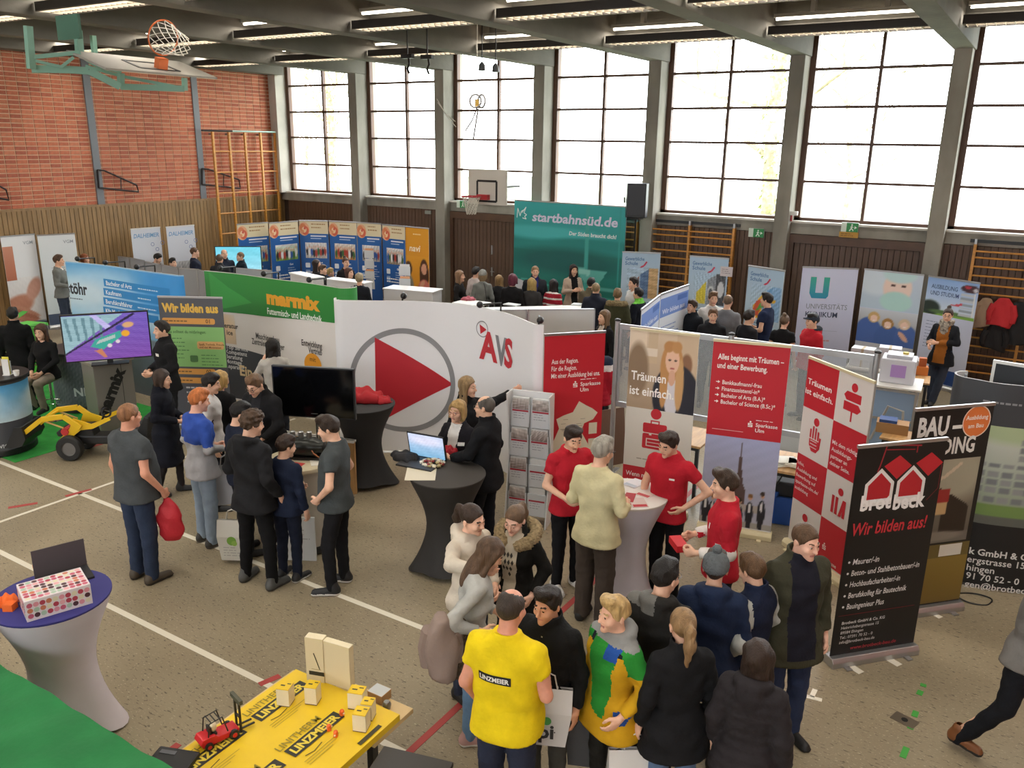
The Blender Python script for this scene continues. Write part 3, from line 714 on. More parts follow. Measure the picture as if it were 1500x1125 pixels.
    hh = .0065 if q == 1 else (.009 if q == 2 else .012)
    for sd, (S, E, W), hk in zip((1, -1), A, hands):
        hp, hf = hand_tpl(hk, hh); hp = hp*hs; d_ = W-E; d_ = d_/np.linalg.norm(d_)
        ref = np.array([1., 0, 0])*sd if abs(d_[0]) < .75 else np.array([0, -1., .2])
        M3 = frame(d_, ref*1.0)
        if sd < 0: hp = hp*[1, -1, 1]; hf = hf[:, ::-1]
        # thumb forward / up
        yv = M3[:, 1]
        if sd > 0 and yv[1] < -.2 or (sd > 0 and abs(d_[2]) < .6 and yv[2] < -.3): pass
        q_ = (M3 @ hp.T).T+W+d_*.0
        Pn.append(bend(q_)); Fn.append(hf+o); Mn.append(np.zeros(len(hf), int)); o += len(hp); handw.append(W+d_*.085)
    Pb = np.concatenate(Pn)*s
    me = np_mesh('person', Pb, np.concatenate(Fn), mats, np.concatenate(Mn))
    root = obj('person', me, None, label, None, base, rz, 'person', group)
    # ---- clothes
    kind, col = top[0], top[1]; cl = top[2] if len(top) > 2 else {}
    tk = dict(tee=.008, polo=.009, sweater=.012, hoodie=.017, jacket=.020, coat=.024, puffer=.032, blazer=.013, vest=.022).get(kind, .02)
    hem = cl.get('hem', dict(tee=.86, polo=.85, sweater=.85, hoodie=.85, jacket=.80, coat=.45, puffer=.76, blazer=.80, vest=.83)[kind])
    slv = cl.get('sleeve', .52 if kind in ('tee', 'polo') else 1.9)
    ar_ = dict(tee=.012, polo=.014, sweater=.010, hoodie=.014, jacket=.017, coat=.018, puffer=.026, blazer=.011, vest=.014)[kind]
    tab = torso_tab(sex, fat, tk)
    fl_ = cl.get('flare', .03 if kind in ('coat', 'puffer', 'jacket', 'sweater') else .015)
    tab = [r_ for r_ in tab if r_[0] > 1.0]; w0 = max(tab[0][1], .176+tk+.05*fat*.6); tab = [(min(hem, .9)-.08, w0+fl_+(.05 if hem < .6 else 0), .140+tk+fl_*.6+.05*fat+(.05 if hem < .6 else 0), -.012*fat), (.92, w0+fl_*.5, max(tab[0][2]+.01*fat, .138+tk+.03*fat), tab[0][3]*.5)]+tab
    if hem < .8: tab[0] = (hem-.06, w0+fl_+.04, .16+fl_, 0)
    lo2 = np.min([p for l in A for p in l], 0)-.10; hi2 = np.max([p for l in A for p in l], 0)+.10
    g = box_grid((min(lo2[0], -.30-.05*fat), min(lo2[1], -.24-.16*fat), min(hem, lo2[2])-.03), (max(hi2[0], .30+.05*fat), max(hi2[1], .24), max(1.66, hi2[2])), vc); x, y, z = g.x, g.y, g.z
    d = loft(x, y, z, tab)
    d = np.maximum(d, z-1.515)
    rnd = random.Random(key); ph = [rnd.uniform(0, 6.3) for _ in range(8)]
    fold = .0035*(np.sin(38*z+9*x+ph[0]+2*np.sin(11*x+ph[1]))*np.sin(13*x-7*z+ph[2])+.7*np.sin(24*z-19*x+8*y+ph[3]))
    if kind == 'puffer': fold = .008*np.abs(np.sin(z*42+ph[0]+.4*np.sin(9*x)))-.004
    d = d+fold*(1.5 if kind in ('jacket', 'coat', 'hoodie', 'sweater') else 1)
    d = np.maximum(d, hem-z)
    arm = []
    for S, E, W in A:
        u = cone(x, y, z, S, E, .052+ar_+ (.004 if sex == 'm' else -.004), .040+ar_, cut=min(slv, 1.3) if slv < 1 else None)
        if slv >= 1:
            f_ = cone(x, y, z, E, W, .042+ar_, .032+ar_*.8, cut=min(slv-1, .97)); u = smin(u, f_, .03)
        u = u+.0045*np.sin(60*z+25*x+ph[4])*np.sin(40*(y+x)+ph[5]); arm.append(u)
    if not cl.get('sleeveless'):
        for u in arm: d = smin(d, u, .022)
    # neckline
    d = np.maximum(d, -cone(x, y, z, (0, .0, 1.50), (0, -.03, 1.62), .062, .09)) if kind in ('tee', 'sweater', 'blazer') else d
    if kind in ('polo', 'jacket', 'coat', 'puffer', 'vest', 'blazer') and not cl.get('hood'):
        ch = 1.518 if kind == 'polo' else (1.56 if kind != 'blazer' else 1.515)
        c = np.maximum(np.abs(np.sqrt((x/.078)**2+((y-.014)/.078)**2)-1)*.078-.009, np.maximum(1.45-z, z-(ch+.35*(y-.014)*.4))); d = np.minimum(d, np.maximum(c, -(y+.055)+np.abs(x)*.0-.03*0)) if kind == 'polo' else np.minimum(d, c)
    hoodm = None
    if kind == 'hoodie' or cl.get('hood'):
        for k in range(9):
            a0 = math.radians(-35+k*250/8.-0); a1 = math.radians(-35+(k+1)*250/8.)
            q0 = (.098*math.cos(a0), .035+.088*math.sin(a0), 1.49+.022*math.sin(a0)); q1 = (.098*math.cos(a1), .035+.088*math.sin(a1), 1.49+.022*math.sin(a1))
            if k < 8: d = smin(d, cone(x, y, z, q0, q1, .030+.012*max(0, math.sin(a0)), .030+.012*max(0, math.sin(a1))), .02)
        d = smin(d, ell(x, y, z, (0, .125, 1.43), (.085, .045, .085)), .03)
    P, F = snets(d, g.xs, g.ys, g.zs); cen = P[F].mean(1); mi = np.zeros(len(F), int); mats = [CLOTH(col)]
    if inner:                                   # open front shows the shirt beneath
        mats.append(CLOTH(inner[0])); zt, wb_, wt = inner[1:] if len(inner) > 1 else (.95, .045, .07)
        mi[(cen[:, 1] < -.03) & (np.abs(cen[:, 0]) < np.interp(cen[:, 2], [zt, 1.5], [wb_, wt])) & (cen[:, 2] > zt)] = 1
    if paint:
        cols, fn = paint; b0 = len(mats); mats += [CLOTH(c) for c in cols]
        sleeve = np.min([np.minimum(cone(cen[:, 0], cen[:, 1], cen[:, 2], S, E, 0, 0), cone(cen[:, 0], cen[:, 1], cen[:, 2], E, W, 0, 0)) for S, E, W in A], 0) < .085
        sleeve &= np.abs(cen[:, 0]) > .15
        k = fn(cen[:, 0], cen[:, 1], cen[:, 2], sleeve); mi = np.where(k >= 0, k+b0, mi)
    tname = dict(tee='t_shirt', polo='polo_shirt', puffer='padded_jacket').get(kind, kind)
    tme = np_mesh(tname, bend(P)*s, F, mats, mi); tob = obj(tname, tme, root)
    # ---- trousers (or bare / stockinged legs under a skirt)
    pt = dict(slim=.012, jeans=.020, wide=.032, tights=.003)[pk]
    allp = np.array([p for l in Lg for p in l]); lo3 = allp.min(0)-.13; hi3 = allp.max(0)+.13
    zb = allp[:, 2].min()-.055
    g = box_grid((min(lo3[0], -.26-.05*fat), min(lo3[1], -.2-.1*fat), zb), (max(hi3[0], .26+.05*fat), max(hi3[1], .2), 1.06), vc); x, y, z = g.x, g.y, g.z
    wt = .158+.03*fat
    d = loft(x, y, z, [(.78, .15, .11, .01), (.90, .172+pt*.4+.02*fat, .122+.03*fat, .012), (1.0, wt+pt*.3, .112+.05*fat, -.02*fat), (1.1, wt, .11+.05*fat, -.02*fat)]); d = np.maximum(d, np.maximum(.84-z, z-1.03))
    for i, l in enumerate(Lg):
        u = smin(cone(x, y, z, l[0]+[0, .01, -.03], l[1], .086+pt*.6, .055+pt), cone(x, y, z, l[1], l[2]+[0, 0, -.06], .054+pt, .040+pt), .02)
        u = u+.004*np.sin(48*z+15*x+ph[6]+i)*np.sin(30*y+20*z+ph[7]); d = smin(d, u, .02)
    d = np.maximum(d, zb+.008-z) if legs != 'sit' else d
    P, F = snets(d, g.xs, g.ys, g.zs); cp = P.copy()
    obj('trousers' if pk != 'tights' else 'tights', np_mesh('trousers', bend(P)*s, F, [CLOTH(pants)]), root)
    # ---- shoes
    for i, l in enumerate(Lg):
        an = l[2]; vs = vc*.75; zs0 = an[2]-.09
        toe = -.17 if legs != 'walk' or i == 0 else -.15
        ox = .18*(1 if i == 0 else -1)
        g = box_grid((an[0]-.11, an[1]-.26, zs0-.02), (an[0]+.11, an[1]+.11, an[2]+.06), vs); x, y, z = g.x-an[0]-ox*(-(g.y-an[1])).clip(0)*.9*1, g.y-an[1], g.z-zs0
        d = smin(cone(x, y, z, (0, .035, .040), (0, toe+.01, .030), .041, .036), cone(x, y, z, (0, .02, .06), (0, .010, .115), .046, .044), .04)
        d = np.maximum(d, .004-z); d = np.minimum(d, np.maximum(smin(cone(x, y, z, (0, .03, .03), (0, toe+.01, .03), .047, .043), d, .01), np.maximum(z-.026, .001-z)))
        P, F = snets(d, g.xs, g.ys, g.zs); cz = P[F].mean(1)[:, 2]-zs0
        obj('shoe', np_mesh('shoe', P*s, F, [mat('shoe_'+shoes, shoes, .55), mat('sole_'+sole, sole, .6)], (cz < .027).astype(int)), root)
    # ---- hair and hats
    def headpart(st, c, name, m_):
        hh_ = vh*.95; big = st in ('long', 'bob', 'pony')
        g = box_grid((-.135, -.20 if st == 'cap' else -.145, -.36 if big else -.12), (.135, .21, .185), hh_ if not big else hh_*1.1)
        d = hair_field(g.x, g.y, g.z, st, None); P, F = snets(d, g.xs, g.ys, g.zs)
        P = (RH @ (P*hs).T).T+HCr
        if st in ('long',) and False: pass
        return obj(name, np_mesh(name, bend(P)*s, F, [m_]), root)
    if hair and hair[0]: headpart(hair[0], hair[1], 'hair', HAIRM(hair[1]))
    if hat: headpart(hat[0], hat[1], hat[0], mat('knit_'+hat[1], hat[1], .95, var=.15, scale=30, bump=.8, bscale=90))
    if hat and hat[0] == 'beanie' and len(hat) > 2:
        c = bendv(HCr+RH @ np.array([0, .02, .155])*hs); m_ = MB(); m_.sphere(c, .036*s, mat('knit_'+hat[1], hat[1])); m_.build('pompom', root)
    if glasses:
        gm = MB(); fr_ = mat('glasses_frame_'+glasses, glasses, .35)
        hp = lambda p: bendv(HCr+RH @ np.array(p)*hs)
        for sd in (1, -1):
            gm.tube([hp((sd*(.032+.021*math.cos(t)), -.108+.004*abs(math.cos(t)), .004+.016*math.sin(t))) for t in np.linspace(0, 2*PI, 13)[:-1]], .0022*s, fr_, 5, closed=True)
            gm.tube([hp((sd*.053, -.104, .008)), hp((sd*.078, -.06, .012)), hp((sd*.082, .005, .012))], .0022*s, fr_, 5)
        gm.tube([hp((.011, -.109, .008)), hp((-.011, -.109, .008))], .0022*s, fr_, 5); gm.build('glasses', root)
    M = root.matrix_basis.copy(); M = Matrix.Translation(base) @ Matrix.Rotation(rz, 4, 'Z')
    info = dict(root=root, top=tob, tme=tme, M=M, s=s, bend=bendv, hands=[M @ bendv(p) for p in handw], base=base, rz=rz, head=M @ bendv(HCr), fwd=Vector((fv.x, fv.y, 0)), RH=RH, HC=HCr, hs=hs)
    PEOPLE[key] = info; return info
def on_cloth(info, fn_local, parts, name, y_from):
    """fixes a flat shape (list of (verts2d, faces, material)) onto the garment by projecting it along the body's y axis"""
    me = info['tme']; bv = BVHTree.FromPolygons([v.co[:] for v in me.vertices], [p.vertices[:] for p in me.polygons]); m = MB()
    for V, F, mt, off in parts:
        vs = []
        for u, v in V:
            p = Vector(fn_local(u, v)); p.y = y_from; hit = bv.ray_cast(p, Vector((0, -1 if y_from > 0 else 1, 0)))[0]
            q = hit if hit is not None else p.lerp(Vector((p.x, 0, p.z)), .8); vs.append(q+Vector((0, off if y_from > 0 else -off, 0)))
        m.add(vs, F, mt)
    return m.build(name, info['root'])
def gridpatch(u0, v0, w_, h_, nx=8, ny=4):
    V = [(u0+w_*i/nx, v0+h_*j/ny) for j in range(ny+1) for i in range(nx+1)]; F = [(j*(nx+1)+i, j*(nx+1)+i+1, (j+1)*(nx+1)+i+1, (j+1)*(nx+1)+i) for j in range(ny) for i in range(nx)]; return V, F
# ================================================================== stands: roll-ups, curved walls, tables
ALU = mat('aluminium', 'b5b6b8', .35, .85); ALUD = mat('aluminium_dark', '8d8f92', .4, .8); PLW = mat('white_plastic', 'dddcd8', .45); PLB = mat('black_plastic', '17181a', .4)
WOODT = mat('beech_table', 'b98f5c', .5, var=.15, scale=3, stretch=(8, 1, 1)); CREAMB = mat('cream_cassette', 'd3c6a0', .45)
def uvof(fn, base, rz, px, py, U, V):
    """which (u, v) of a printed surface lies at a pixel (coarse search, then refine)"""
    c, s = math.cos(rz), math.sin(rz); best = None; u0, u1 = U; v0, v1 = V
    for it in range(4):
        best = None
        for i in range(21):
            for j in range(21):
                u = u0+(u1-u0)*i/20; v = v0+(v1-v0)*j/20; q = fn(u, v, 0); p = Vector((base[0]+c*q[0]-s*q[1], base[1]+s*q[0]+c*q[1], q[2]))-CAMP
                zc = p.dot(CF); e = (750+FPX*p.dot(CR)/zc-px)**2+(562.5-FPX*p.dot(CU)/zc-py)**2
                if best is None or e < best[0]: best = (e, u, v)
        du, dv = (u1-u0)/9, (v1-v0)/9; u0, u1, v0, v1 = best[1]-du, best[1]+du, best[2]-dv, best[2]+dv
    return best[1], best[2]
def rollup(label, tl, tr, h, art=None, sheet='e9e9ea', base=None, group=None, name='roll_up_banner', cat='banner', pts=None, foot=True, shift=(0, 0)):
    a, b = (at(*tl, h), at(*tr, h)) if pts is None else (Vector((*pts[0], h)), Vector((*pts[1], h)))
    a += Vector((*shift, 0)); b += Vector((*shift, 0))
    W = math.hypot(b.x-a.x, b.y-a.y); rz = math.atan2(b.y-a.y, b.x-a.x)
    t = thing(name, label, cat, (a.x, a.y, 0), rz, group)
    bm_ = base or ALU; zs = .075
    if foot:
        m = MB(); m.prism([(-.075, 0), (.09, 0), (.09, .03), (.045, .085), (-.05, .085), (-.075, .05)], -.015, W+.015, bm_, Matrix(((0, 0, 1, 0), (1, 0, 0, 0), (0, 1, 0, 0), (0, 0, 0, 1)))); m.build('cassette', t, bevel=.006)
        m = MB()
        for x in (.12, W-.12): m.box((x-.025, -.13, 0), (x+.025, .15, .012), bm_)
        m.build('foot', t)
        MB().tube([(W/2, .05, .06), (W/2, .03, h-.01)], .011, ALUD, 8).build('pole', t)
    else: zs = foot if foot else .02
    sh = MB().box((0, -.004, zs), (W, .004, h-.02), mat('sheet_'+sheet, sheet, .5)).build('sheet', t)
    m = MB(); m.box((-.006, -.014, h-.03), (W+.006, .014, h), bm_); m.build('top_rail', t, bevel=.004)
    if art:
        A = Art(off=.0055); art(A, W, h); A.build(sh)
    return t
def lines(A, u, v, w, n, gap, col, hh=.012, seed=1):
    """body text too small in the photograph to be read"""
    r = random.Random(seed)
    for k in range(n):
        x = u; e = u+w*r.uniform(.6, 1)
        while x < e:
            l = r.uniform(.02, .07); A.rect(x, v-k*gap, min(l, e-x), hh, col); x += l+.012
class Curve:
    """a curved exhibition wall on a ground path from left to right"""
    def __init__(s, pts, h, capl=.0, capr=.0, r=.17):
        P = [Vector(p) for p in pts]; Q = [P[0]*2-P[1]]+P+[P[-1]*2-P[-2]]; s.S = []
        for i in range(1, len(Q)-2):
            for k in range(14):
                t = k/14; p0, p1, p2, p3 = Q[i-1:i+3]
                s.S.append(.5*((2*p1)+(-p0+p2)*t+(2*p0-5*p1+4*p2-p3)*t*t+(-p0+3*p1-3*p2+p3)*t**3))
        s.S.append(P[-1]); s.h = h
        def cap(p, d, sgn, ang):
            n = Vector((-d.y, d.x)); c = p+n*r; out = []        # curls to the back
            for k in range(1, 13):
                a = math.radians(ang)*k/12; out.append(c+d*sgn*math.sin(a)*r-n*math.cos(a)*r)
            return out
        if capr: d = (s.S[-1]-s.S[-2]).normalized(); s.S += cap(s.S[-1], d, 1, capr)
        s.n0 = 0
        if capl: d = (s.S[1]-s.S[0]).normalized(); l = cap(s.S[0], d, -1, capl)[::-1]; s.S = l+s.S
        s.base = s.S[len(s.S)//2].copy(); s.L = [0]
        for a, b in zip(s.S, s.S[1:]): s.L.append(s.L[-1]+(b-a).length)
        s.W = s.L[-1]
    def fn(s, u, v, o):
        u = min(max(u, 0), s.W-1e-5); lo, hi = 0, len(s.L)-1
        while hi-lo > 1:
            m = (lo+hi)//2
            if s.L[m] <= u: lo = m
            else: hi = m
        t = (u-s.L[lo])/(s.L[hi]-s.L[lo]); a, b = s.S[lo], s.S[hi]
        d0 = (s.S[min(lo+1, len(s.S)-1)]-s.S[max(lo-1, 0)]).normalized(); d1 = (s.S[min(hi+1, len(s.S)-1)]-s.S[max(hi-1, 0)]).normalized(); d = (d0*(1-t)+d1*t).normalized()
        p = a.lerp(b, t)+Vector((d.y, -d.x))*o-s.base; return (p.x, p.y, v)
    def uv(s, px, py): return uvof(s.fn, (s.base.x, s.base.y), 0, px, py, (0, s.W), (0, s.h))
    def build(s, label, sheet, back='c9c9c6', name='curved_display_wall', lamps=(), panels=3):
        t = thing(name, label, 'display wall', (s.base.x, s.base.y, 0), 0)
        m = MB(); n = len(s.S); vs = []
        for i, u in enumerate(s.L):
            for o in (0, -.018): vs += [s.fn(u, .02, o), s.fn(u, s.h, o)]
        f1 = []; f2 = []
        for i in range(n-1):
            a, b = i*4, i*4+4; f1.append((a, b, b+1, a+1)); f2 += [(a+2, a+3, b+3, b+2), (a+1, b+1, b+3, a+3), (a, a+2, b+2, b)]
        f2 += [(0, 1, 3, 2), ((n-1)*4, (n-1)*4+2, (n-1)*4+3, (n-1)*4+1)]
        M1 = mat('sheet_'+sheet, sheet, .5); m.add(vs, f1, M1, True); m.add(vs, f2, mat('sheet_'+back, back, .6)); sh = m.build('panel', t)
        sm = MB(); k = max(3, int(s.W/.75))
        for i in range(k+1):
            u = .05+(s.W-.1)*i/k; p = s.fn(u, 0, -.06); sm.box((p[0]-.012, p[1]-.012, 0), (p[0]+.012, p[1]+.012, s.h-.02), ALUD)
        sm.build('frame_strut', t)
        for u in lamps:
            a, b, c = s.fn(u, s.h-.02, -.06), s.fn(u+.02, s.h+.10, -.05), s.fn(u+.10, s.h+.13, .34)
            lm_ = MB(); lm_.tube([a, b, c], .012, PLB, 6); lm_.sphere(c, .045, PLB, 8); lm_.build('spotlight_arm', t)
        return t, sh
def cocktail(label, px, py, z, r, cover, top=None, name='cocktail_table', waist=.55, group=None):
    c = at(px, py, z); t = thing(name, label, 'table', (c.x, c.y, 0), random.uniform(0, 1.5), group); n = 48; prof = []
    for k in range(15):
        f = k/14; zz = z-.02-f*(z-.03); w_ = 1-(1-waist)*math.sin(PI*min(1, f*.95))**1.1 if f < .5 else waist+(1.0-waist)*((f-.5)/.5)**2; prof.append((w_, zz, f))
    vs = []; fs = []; mt = mat('stretch_'+cover, cover, .75, var=.04, scale=3)
    for w_, zz, f in prof:
        for k in range(n):
            a = 2*PI*k/n; star = max(0, math.cos(2*a))**2 if True else 0; rr = r*(w_*(1-.25*f*f)+.32*f**3*star); vs.append((rr*math.cos(a), rr*math.sin(a), zz+(.05*(1-star)*f**6)))
    for i in range(14):
        for k in range(n): fs.append((i*n+(k+1) % n, i*n+k, (i+1)*n+k, (i+1)*n+(k+1) % n))
    m = MB(); m.add(vs, fs, mt, True); m.build('stretch_cover', t)
    m = MB(); m.lathe([(r*.98, z-.035), (r, z-.02), (r, z-.006), (r-.008, z)], mat('stretch_'+(top or cover), top or cover, .75), 48); m.build('tabletop', t)
    return t, Vector((c.x, c.y, z))
def table(label, a, b, depth, z, top=None, group=None, legs=None, name='table', thick=.03):
    """a, b: ground points of the long edge nearest the camera"""
    a, b = Vector((a[0], a[1])), Vector((b[0], b[1])); W = (b-a).length; rz = math.atan2(b.y-a.y, b.x-a.x); t = thing(name, label, 'table', (a.x, a.y, 0), rz, group)
    MB().box((0, 0, z-thick), (W, depth, z), top or WOODT).build('tabletop', t, bevel=.004)
    lg = legs or ALUD
    for x, y in ((.05, .05), (W-.05, .05), (W-.05, depth-.05), (.05, depth-.05)): MB().box((x-.02, y-.02, 0), (x+.02, y+.02, z-thick), lg).build('leg', t)
    MB().box((.05, .04, z-thick-.05), (W-.05, .06, z-thick), lg).build('apron', t)
    return t
def paper(loc, rz, w_, d_, col, label, cat='leaflet', th=.004, name='leaflet', group=None, stripe=None):
    m = MB(); m.box((-w_/2, -d_/2, 0), (w_/2, d_/2, th), mat('paper_'+col, col, .55))
    if stripe: m.box((-w_/2+.01, -d_/2+.01, th), (w_/2-.01, -d_/2+.06, th+.001), mat('paper_'+stripe, stripe, .55))
    return thing(name, label, cat, loc, rz, group, m.mesh(name))
def bag(label, hand, w_, h_, d_, col, name='carrier_bag', rz=0, art=None, drop=.12):
    t = thing(name, label, 'bag', (hand.x, hand.y, max(.0, hand.z-drop-h_)), rz); z = h_; mt = mat('bag_'+col, col, .6)
    m = MB(); q = .8; vs = [(-w_/2*q, -d_/2, 0), (w_/2*q, -d_/2, 0), (w_/2*q, d_/2, 0), (-w_/2*q, d_/2, 0), (-w_/2, -d_/2, z*.6), (w_/2, -d_/2, z*.6), (w_/2, d_/2, z*.6), (-w_/2, d_/2, z*.6), (-w_/2, -.015, z), (w_/2, -.015, z), (w_/2, .015, z), (-w_/2, .015, z)]
    m.add(vs, [(3, 2, 1, 0), (0, 1, 5, 4), (1, 2, 6, 5), (2, 3, 7, 6), (3, 0, 4, 7), (4, 5, 9, 8), (5, 6, 10, 9), (6, 7, 11, 10), (7, 4, 8, 11)], mt); b = m.build('bag_body', t)
    for y in (-.012, .012):
        MB().tube([(-w_*.22, y, z-.01), (-w_*.16, y, z+drop*.8), (0, y, z+drop), (w_*.16, y, z+drop*.8), (w_*.22, y, z-.01)], .005, mt, 5).build('handle', t)
    if art: A = Art(lambda u, v, o: (u-w_/2*.8, -d_/2-o, v), off=.003); art(A, w_*.8, h_*.6); A.build(b)
    return t
# ================================================================== stands along the walls
RED, CRM = 'c0222f', 'ddd6c8'
def S_logo(A, u, v, k, col):
    A.disc(u+.5*k, v+1.25*k, .2*k, col, n=16); A.rect(u, v+.75*k, k, .2*k, col); A.rect(u, v+.4*k, k, .2*k, col); A.rect(u, v+.05*k, k, .2*k, col); A.rect(u, v+.5*k, .22*k, .42*k, col); A.rect(u+.78*k, v+.1*k, .22*k, .42*k, col)
def bank(A, u, v, k, col='f3eee8'):
    S_logo(A, u, v, k*.9, col); lines(A, u+k*1.5, v+k*1.5, k*5, 1, .01, col, k*.12); A.text('Sparkasse', u+k*1.5, v+k*.25, k*.75, col, .02); A.text('Ulm', u+k*1.5, v-k*.9, k*.75, col, .02)
# -- white consultancy roll-ups at the boarded wall
def vgm1(A, W, H):
    A.rect(0, .1, W, H-.13, 'e4e6e8'); A.photo(0, .1, W, 1.15, Pic('e3e2e2', 'd9d6d4').ell(.2, .45, .5, .2, 'b98068', .3, .2).ell(.75, .75, .28, .16, 'c79682', .3, .7).ell(.3, .25, .45, .12, '9a5d48', .3, -.2).ell(.45, .34, .4, .045, 'c08a72', .3, -.35).ell(.42, .26, .4, .045, 'a86a54', .3, -.3).ell(.38, .18, .38, .045, 'b87a64', .3, -.2).ell(.65, .03, .6, .08, '4a5a74', .2).noise(.03), 30, 40)
    A.rect(0, 1.2, .22, .75, 'c98a70', 'b06a50'); A.text('VGM', W*.62, H-.22, .07, '9aa4ae', .02)
def vgm2(A, W, H): A.rect(0, .1, W, H-.13, 'e6ebee', 'cfdfe4'); A.text('VGM', W*.66, H-.22, .07, '9aa4ae', .02); lines(A, .2, 1.4, .5, 3, .05, 'a9b4bb'); A.rect(0, .1, W, .25, '4a5870')
rollup('white roll-up with large photo of joined hands at the boarded wall', (0, 346), (50, 342), 2.19, vgm1); rollup('plain white and pale blue roll-up behind the man in grey pullover', (54, 344), (109, 341), 2.17, vgm2)
def dal(seed):
    def f(A, W, H):
        A.rect(0, .1, W, H-.13, 'd5d9e2'); A.text('DALHEIMER', .05, H-.24, .10, '6f9fc9', .03, .2, width=W-.1)
        for x, y, r in ((.52, H-.42, .045), (.63, H-.55, .045), (.78, H-.40, .05)):
            A.line([(x+r*math.cos(k*PI/3), y+r*math.sin(k*PI/3)) for k in range(7)], .012, '6f7fae')
        A.photo(.03, .75, W-.06, .5, Pic('b9b9bb', '77777b').noise(.16, 14, 6, seed).rect(.1, .1, .4, .5, '8b8b8d').rect(.55, .15, .9, .6, 'c9c9c9'), 26, 14)
    return f
rollup('left of the two grey-white posters with molecule drawings', (191, 335), (234, 332), 2.15, dal(3), base=PLW); rollup('right of the two grey-white posters with molecule drawings', (243, 332), (284, 329), 2.15, dal(5), base=PLW)
def health(k):
    skin = ('8fae6f', '6f9a3f', 'b9b3ad', 'c9853f', 'a8a4a0', '8d7f6a')[k]
    def f(A, W, H):
        A.rect(0, .1, W, H-.13, '2468b4', '1c4f94'); A.rect(0, H-.36, W, .34, 'e6d9b5')
        for x, y, r, c in ((.13, .24, .15, 'eab088'), (.10, .20, .09, 'e08a5c'), (.16, .28, .10, 'dd6a4c'), (.13, .26, .065, 'f3d3a8'), (.15, .22, .03, 'd8604c'), (.09, .30, .035, 'e8a070')): A.disc(x, H-y, r, c, r*1.2)
        for j in range(2): lines(A, .33, H-.12-j*.09, W-.4, 1, .1, 'b08a5a', .03, seed=k+j)
        A.rect(.3, H-.44, W-.36, .035, 'e8eef6'); A.rect(.3, H-.50, W-.5, .022, 'b9d0ea')
        p = Pic('e0e2e4', skin).noise(.14, 8, 5, k+2); r = random.Random(k)
        for j in range(9): x = .08+j*.105; p.ell(x, .35+r.uniform(-.05, .1), .05, .28, ('24262c', 'e8e8ea', '2f5aa8', 'b04030', '3c6a3a')[r.randint(0, 4)], .2); p.ell(x, .68+r.uniform(-.05, .1), .035, .08, 'd9a98c', .2)
        A.photo(.14, H-1.02, W-.2, .42, p, 28, 14)
        A.text('Gut', W*.62, H-1.16, .05, 'ffffff', .03); lines(A, W*.55, H-1.24, W*.35, 4, .06, 'c9daf0', .016, k); A.rect(.12, H-1.28, .13, .13, 'e9eef4', r=.02); A.rect(.12, H-1.47, .13, .13, '8fb0d8', r=.02)
        lines(A, .12, .8, W*.6, 2, .08, 'ffffff', .03, k)
    return f
hb = [((347, 328), (392, 325)), ((394, 326), (436, 323)), ((438, 322), (480, 323)), ((482, 323), (522, 325)), ((523, 325), (558, 327)), ((560, 328), (593, 331))]
hl = ('blue and cream health roll-up nearest the climbing frame', 'second blue health roll-up from the climbing frame, photo of people on grass', 'third blue health roll-up from the climbing frame, photo of office people', 'fourth blue health roll-up from the climbing frame, orange in its photo', 'fifth blue health roll-up, photo of a woman in black', 'blue health roll-up beside the orange one')
for k, (a, b) in enumerate(hb): rollup(hl[k], a, b, 2.22, health(k), group='blue health roll-ups')
def navi(A, W, H):
    A.rect(0, .1, W, H-.13, 'e3a02c', 'd98f24'); A.text('navi', .12, H-.62, .16, 'fff3dc', .03, .15); A.ring(.3, H-.54, .0, .0, 'fff3dc', 3); lines(A, .25, H-.2, .4, 1, .1, 'f8dfa8', .03)
    A.photo(0, .28, W, 1.2, Pic('e3a02c', 'd98f24').ell(.78, .62, .20, .33, '4a2a1e', .1).ell(.78, .74, .115, .12, 'd9a083', .1).ell(.78, .22, .30, .30, 'd2766a', .1).ell(.70, .42, .12, .06, 'd9a083', .2, .6).ell(.1, .72, .16, .16, '5a4030', .15).ell(.1, .25, .24, .36, '8d8a80', .15), 28, 44); A.rect(0, .1, W, .2, '2c5a9c')
rollup('orange roll-up with a long-haired woman, right end of the blue row', (594, 331), (628, 334), 2.22, navi)
